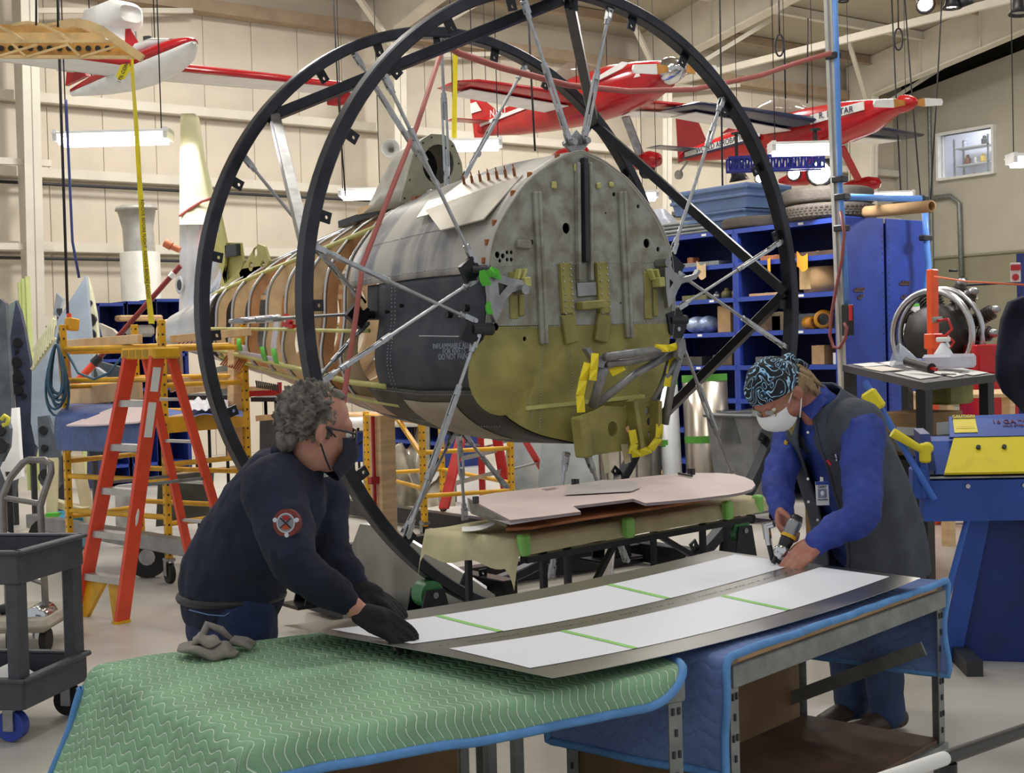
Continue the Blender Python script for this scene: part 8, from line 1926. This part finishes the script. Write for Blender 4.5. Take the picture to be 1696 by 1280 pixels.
def vestf(u, v, part):
    p, ra, rb = spl(u); q = spl(min(1, u+.02))[0]-spl(max(0, u-.02))[0]; ax = q.normalized(); lt = (latR-ax*latR.dot(ax)).normalized(); fw = lt.cross(ax)
    gap = .2+.13*u
    a = gap+(2*PI-2*gap)*v          # 0 = front
    dr = fw*math.cos(a)*rb+lt*math.sin(a)*ra
    fl_ = (1-u)**2*.05
    hang = -U0_*0
    bk = max(0, -math.cos(a))*(1-u)**1.5*.1
    return p+dr*(1+fl_)+(-fwdR)*bk+dr.normalized()*(.008*math.sin(a*9+u*5)*(1-u)+.01*noise.noise(V((a*2, u*5, 2))))
o = MB().grid(lambda u, v: vestf(u, v, 0), 40, 72).build('vest', m_vest, per2)
s_ = o.modifiers.new('t', 'SOLIDIFY'); s_.thickness = .008
sho = MB()
for p in (shL, shR): sho.lathe(p+(upch-p)*.55, (p-upch), [(.105, -.02), (.118, .02), (.108, .055), (.098, .06)], 24)
MB().tube([vestf(i/30, 0, 0) for i in range(31)], .006, 6).tube([vestf(i/30, 1, 0) for i in range(31)], .006, 6).build('vest_edge', m_vest, o)
b = MB(); limb(b, [upch+(shL-upch)*.25, upch+(shL-upch)*.86], [(.125, .138), (.112, .118)]); limb(b, [upch+(shR-upch)*.25, upch+(shR-upch)*.7], [(.115, .12), (.098, .1)]); fuse(b, 'vest_shoulder', m_vest, o, .01, 3)
p = vestf(.52, .12, 0)
b = MB()
for i in (0, 1): limb(b, [hj[i]+U0_*.03, hj[i]-U0_*.1, kn[i], an[i]-U0_*.0], [(.115, .115), .108, .088, .078])
limb(b, [hip+U0_*.0, hip-U0_*.08], [(.172, .14), (.16, .14)], up=fwdR)
fuse(b, 'jeans', m_denim2, per2, .011, 4, .016, .06)
for i in (0, 1):
    limb_ = MB(); limb(limb_, [an[i]-fwdR*.07-U0_*.04, an[i]+fwdR*.05-U0_*.035, an[i]+fwdR*.19-U0_*.055], [(.045, .045), (.048, .045), (.045, .032)], up=U0_); fuse(limb_, 'shoe', mat('brown_shoe', '3a2b22', .5, 0, .1), per2, .009, 3)
def onfront(x, y, d): return w_(x, y, d)
for x, y in ((1338, 716), (1338, 793), (1339, 831), (1354, 861)): MB().cyl(onfront(x, y, 5.42), onfront(x, y, 5.34), .0055, n=10).build('button', M['white'], per2)
for s in (-1, 1): MB().prism([nb+fwdR*.05+latR*s*.05+U0_*.03, nb+fwdR*.1+latR*s*.015-U0_*.03, nb+fwdR*.1+latR*s*.07-U0_*.07, nb+fwdR*.03+latR*s*.09+U0_*.0], fwdR*.008).build('collar_flap', m_royal, per2)
MB().prism([onfront(1301, 702, 5.34), onfront(1318, 700, 5.34), onfront(1312, 720, 5.34)], FD*.02).build('neckerchief', mat('gold_print', '9a8a4a', .7, 0, .3, 60), per2)
# chest badge
bc = onfront(1362, 817, 5.3); bx = RT; by = (U0_*.99-RT*.03); bp = lambda x, y, o=0.: bc+bx*x+by*y-FD*o
bd = MB().prism([bp(-.025, -.047), bp(.025, -.047), bp(.025, .047), bp(-.025, .047)], FD*.003).build('id_badge', M['paper'], per2)
MB().prism([bp(-.025, .034, .001), bp(.025, .034, .001), bp(.025, .047, .001), bp(-.025, .047, .001)], -FD*.001).build('badge_blue_band', M['blue'], bd)
MB().prism([bp(-.017, -.018, .001), bp(.017, -.018, .001), bp(.017, .018, .001), bp(-.017, .018, .001)], -FD*.001).build('badge_photo', mat('photo_gray', '8f93a6', .6, 0, .2, 60), bd)
MB().ball(bp(0, .0, .003), (.008, .008, .011), 6, 8).build('badge_portrait', M['paper'], bd)
text('GARY', bp(0, .026, .002), bx, by, .013, M['cable'], bd); text('VOLUNTEER', bp(0, -.025, .002), bx, by, .007, M['cable'], bd)
MB().box(bp(0, .056), (.014, .01, .022), bev=.003).build('badge_clip', M['chrome'], bd)
for x, y, x2, y2, m_ in ((1370, 762, 1376, 770, M['red']), (1376, 755, 1390, 762, M['dark']), (1384, 752, 1386, 763, M['chrome'])): MB().cyl(onfront(x, y, 5.26), onfront(x2, y2, 5.26), .006, n=8).build('pocket_pen', m_, per2)
MB().ball(onfront(1302, 733, 5.36), (.009, .009, .011), 6, 8).build('lapel_pin', mat('gold_pin', 'c9a545', .3, .9, 0), per2)
# ---------------------------------------------------------------- the pneumatic tool
a_, b_ = w_(1318, 862, 5.2), w_(1288, 928, 5.17)
t = thing('rivet_squeezer', 'black and silver pneumatic hand tool with yellow band held at the sheet corner', 'power tool', b_)
d_ = (b_-a_); dn = d_.normalized(); L_ = d_.length
MB().lathe(a_, dn, [(0, 0), (.026, 0), (.028, .01), (.028, L_*.42), (.024, L_*.44)], 18).build('air_cylinder', M['steel'], t)
MB().lathe(a_, dn, [(.029, L_*.36), (.03, L_*.42), (.03, L_*.44)], 18).build('yellow_band', M['yellow'], t)
MB().lathe(a_, dn, [(.025, L_*.44), (.027, L_*.5), (.023, L_*.68), (.02, L_*.7)], 18).build('grip', M['blackpl'], t)
MB().lathe(a_, dn, [(.022, L_*.66), (.032, L_*.74), (.03, L_*.86), (.012, L_*.97), (0, L_)], 18).build('jaw_housing', M['chrome'], t)
MB().bar(b_-dn*.03-RT*.012, b_+dn*.012-RT*.012, .01, .016).bar(b_-dn*.03+RT*.008, b_+dn*.012+RT*.004, .01, .016).build('jaw', M['dark'], t)
MB().lathe(a_, -dn, [(.026, 0), (.02, .02), (0, .024)], 16).build('end_cap', M['blackpl'], t)
h0 = w_(1268, 872, 5.24); MB().cyl(h0, w_(1282, 868, 5.22), .013, n=10).cyl(h0+V((0, 0, .012)), w_(1272, 892, 5.24), .016, n=12).cyl(w_(1272, 892, 5.24), w_(1274, 902, 5.24), .012, n=10).build('hose_coupling', M['chrome'], t)
MB().tube([w_(1274, 902, 5.24), w_(1277, 915, 5.24), w_(1280, 928, 5.25), w_(1276, 945, 5.6), w_(1268, 960, 5.9)], .0105, 8).build('air_hose', M['cable'], t)
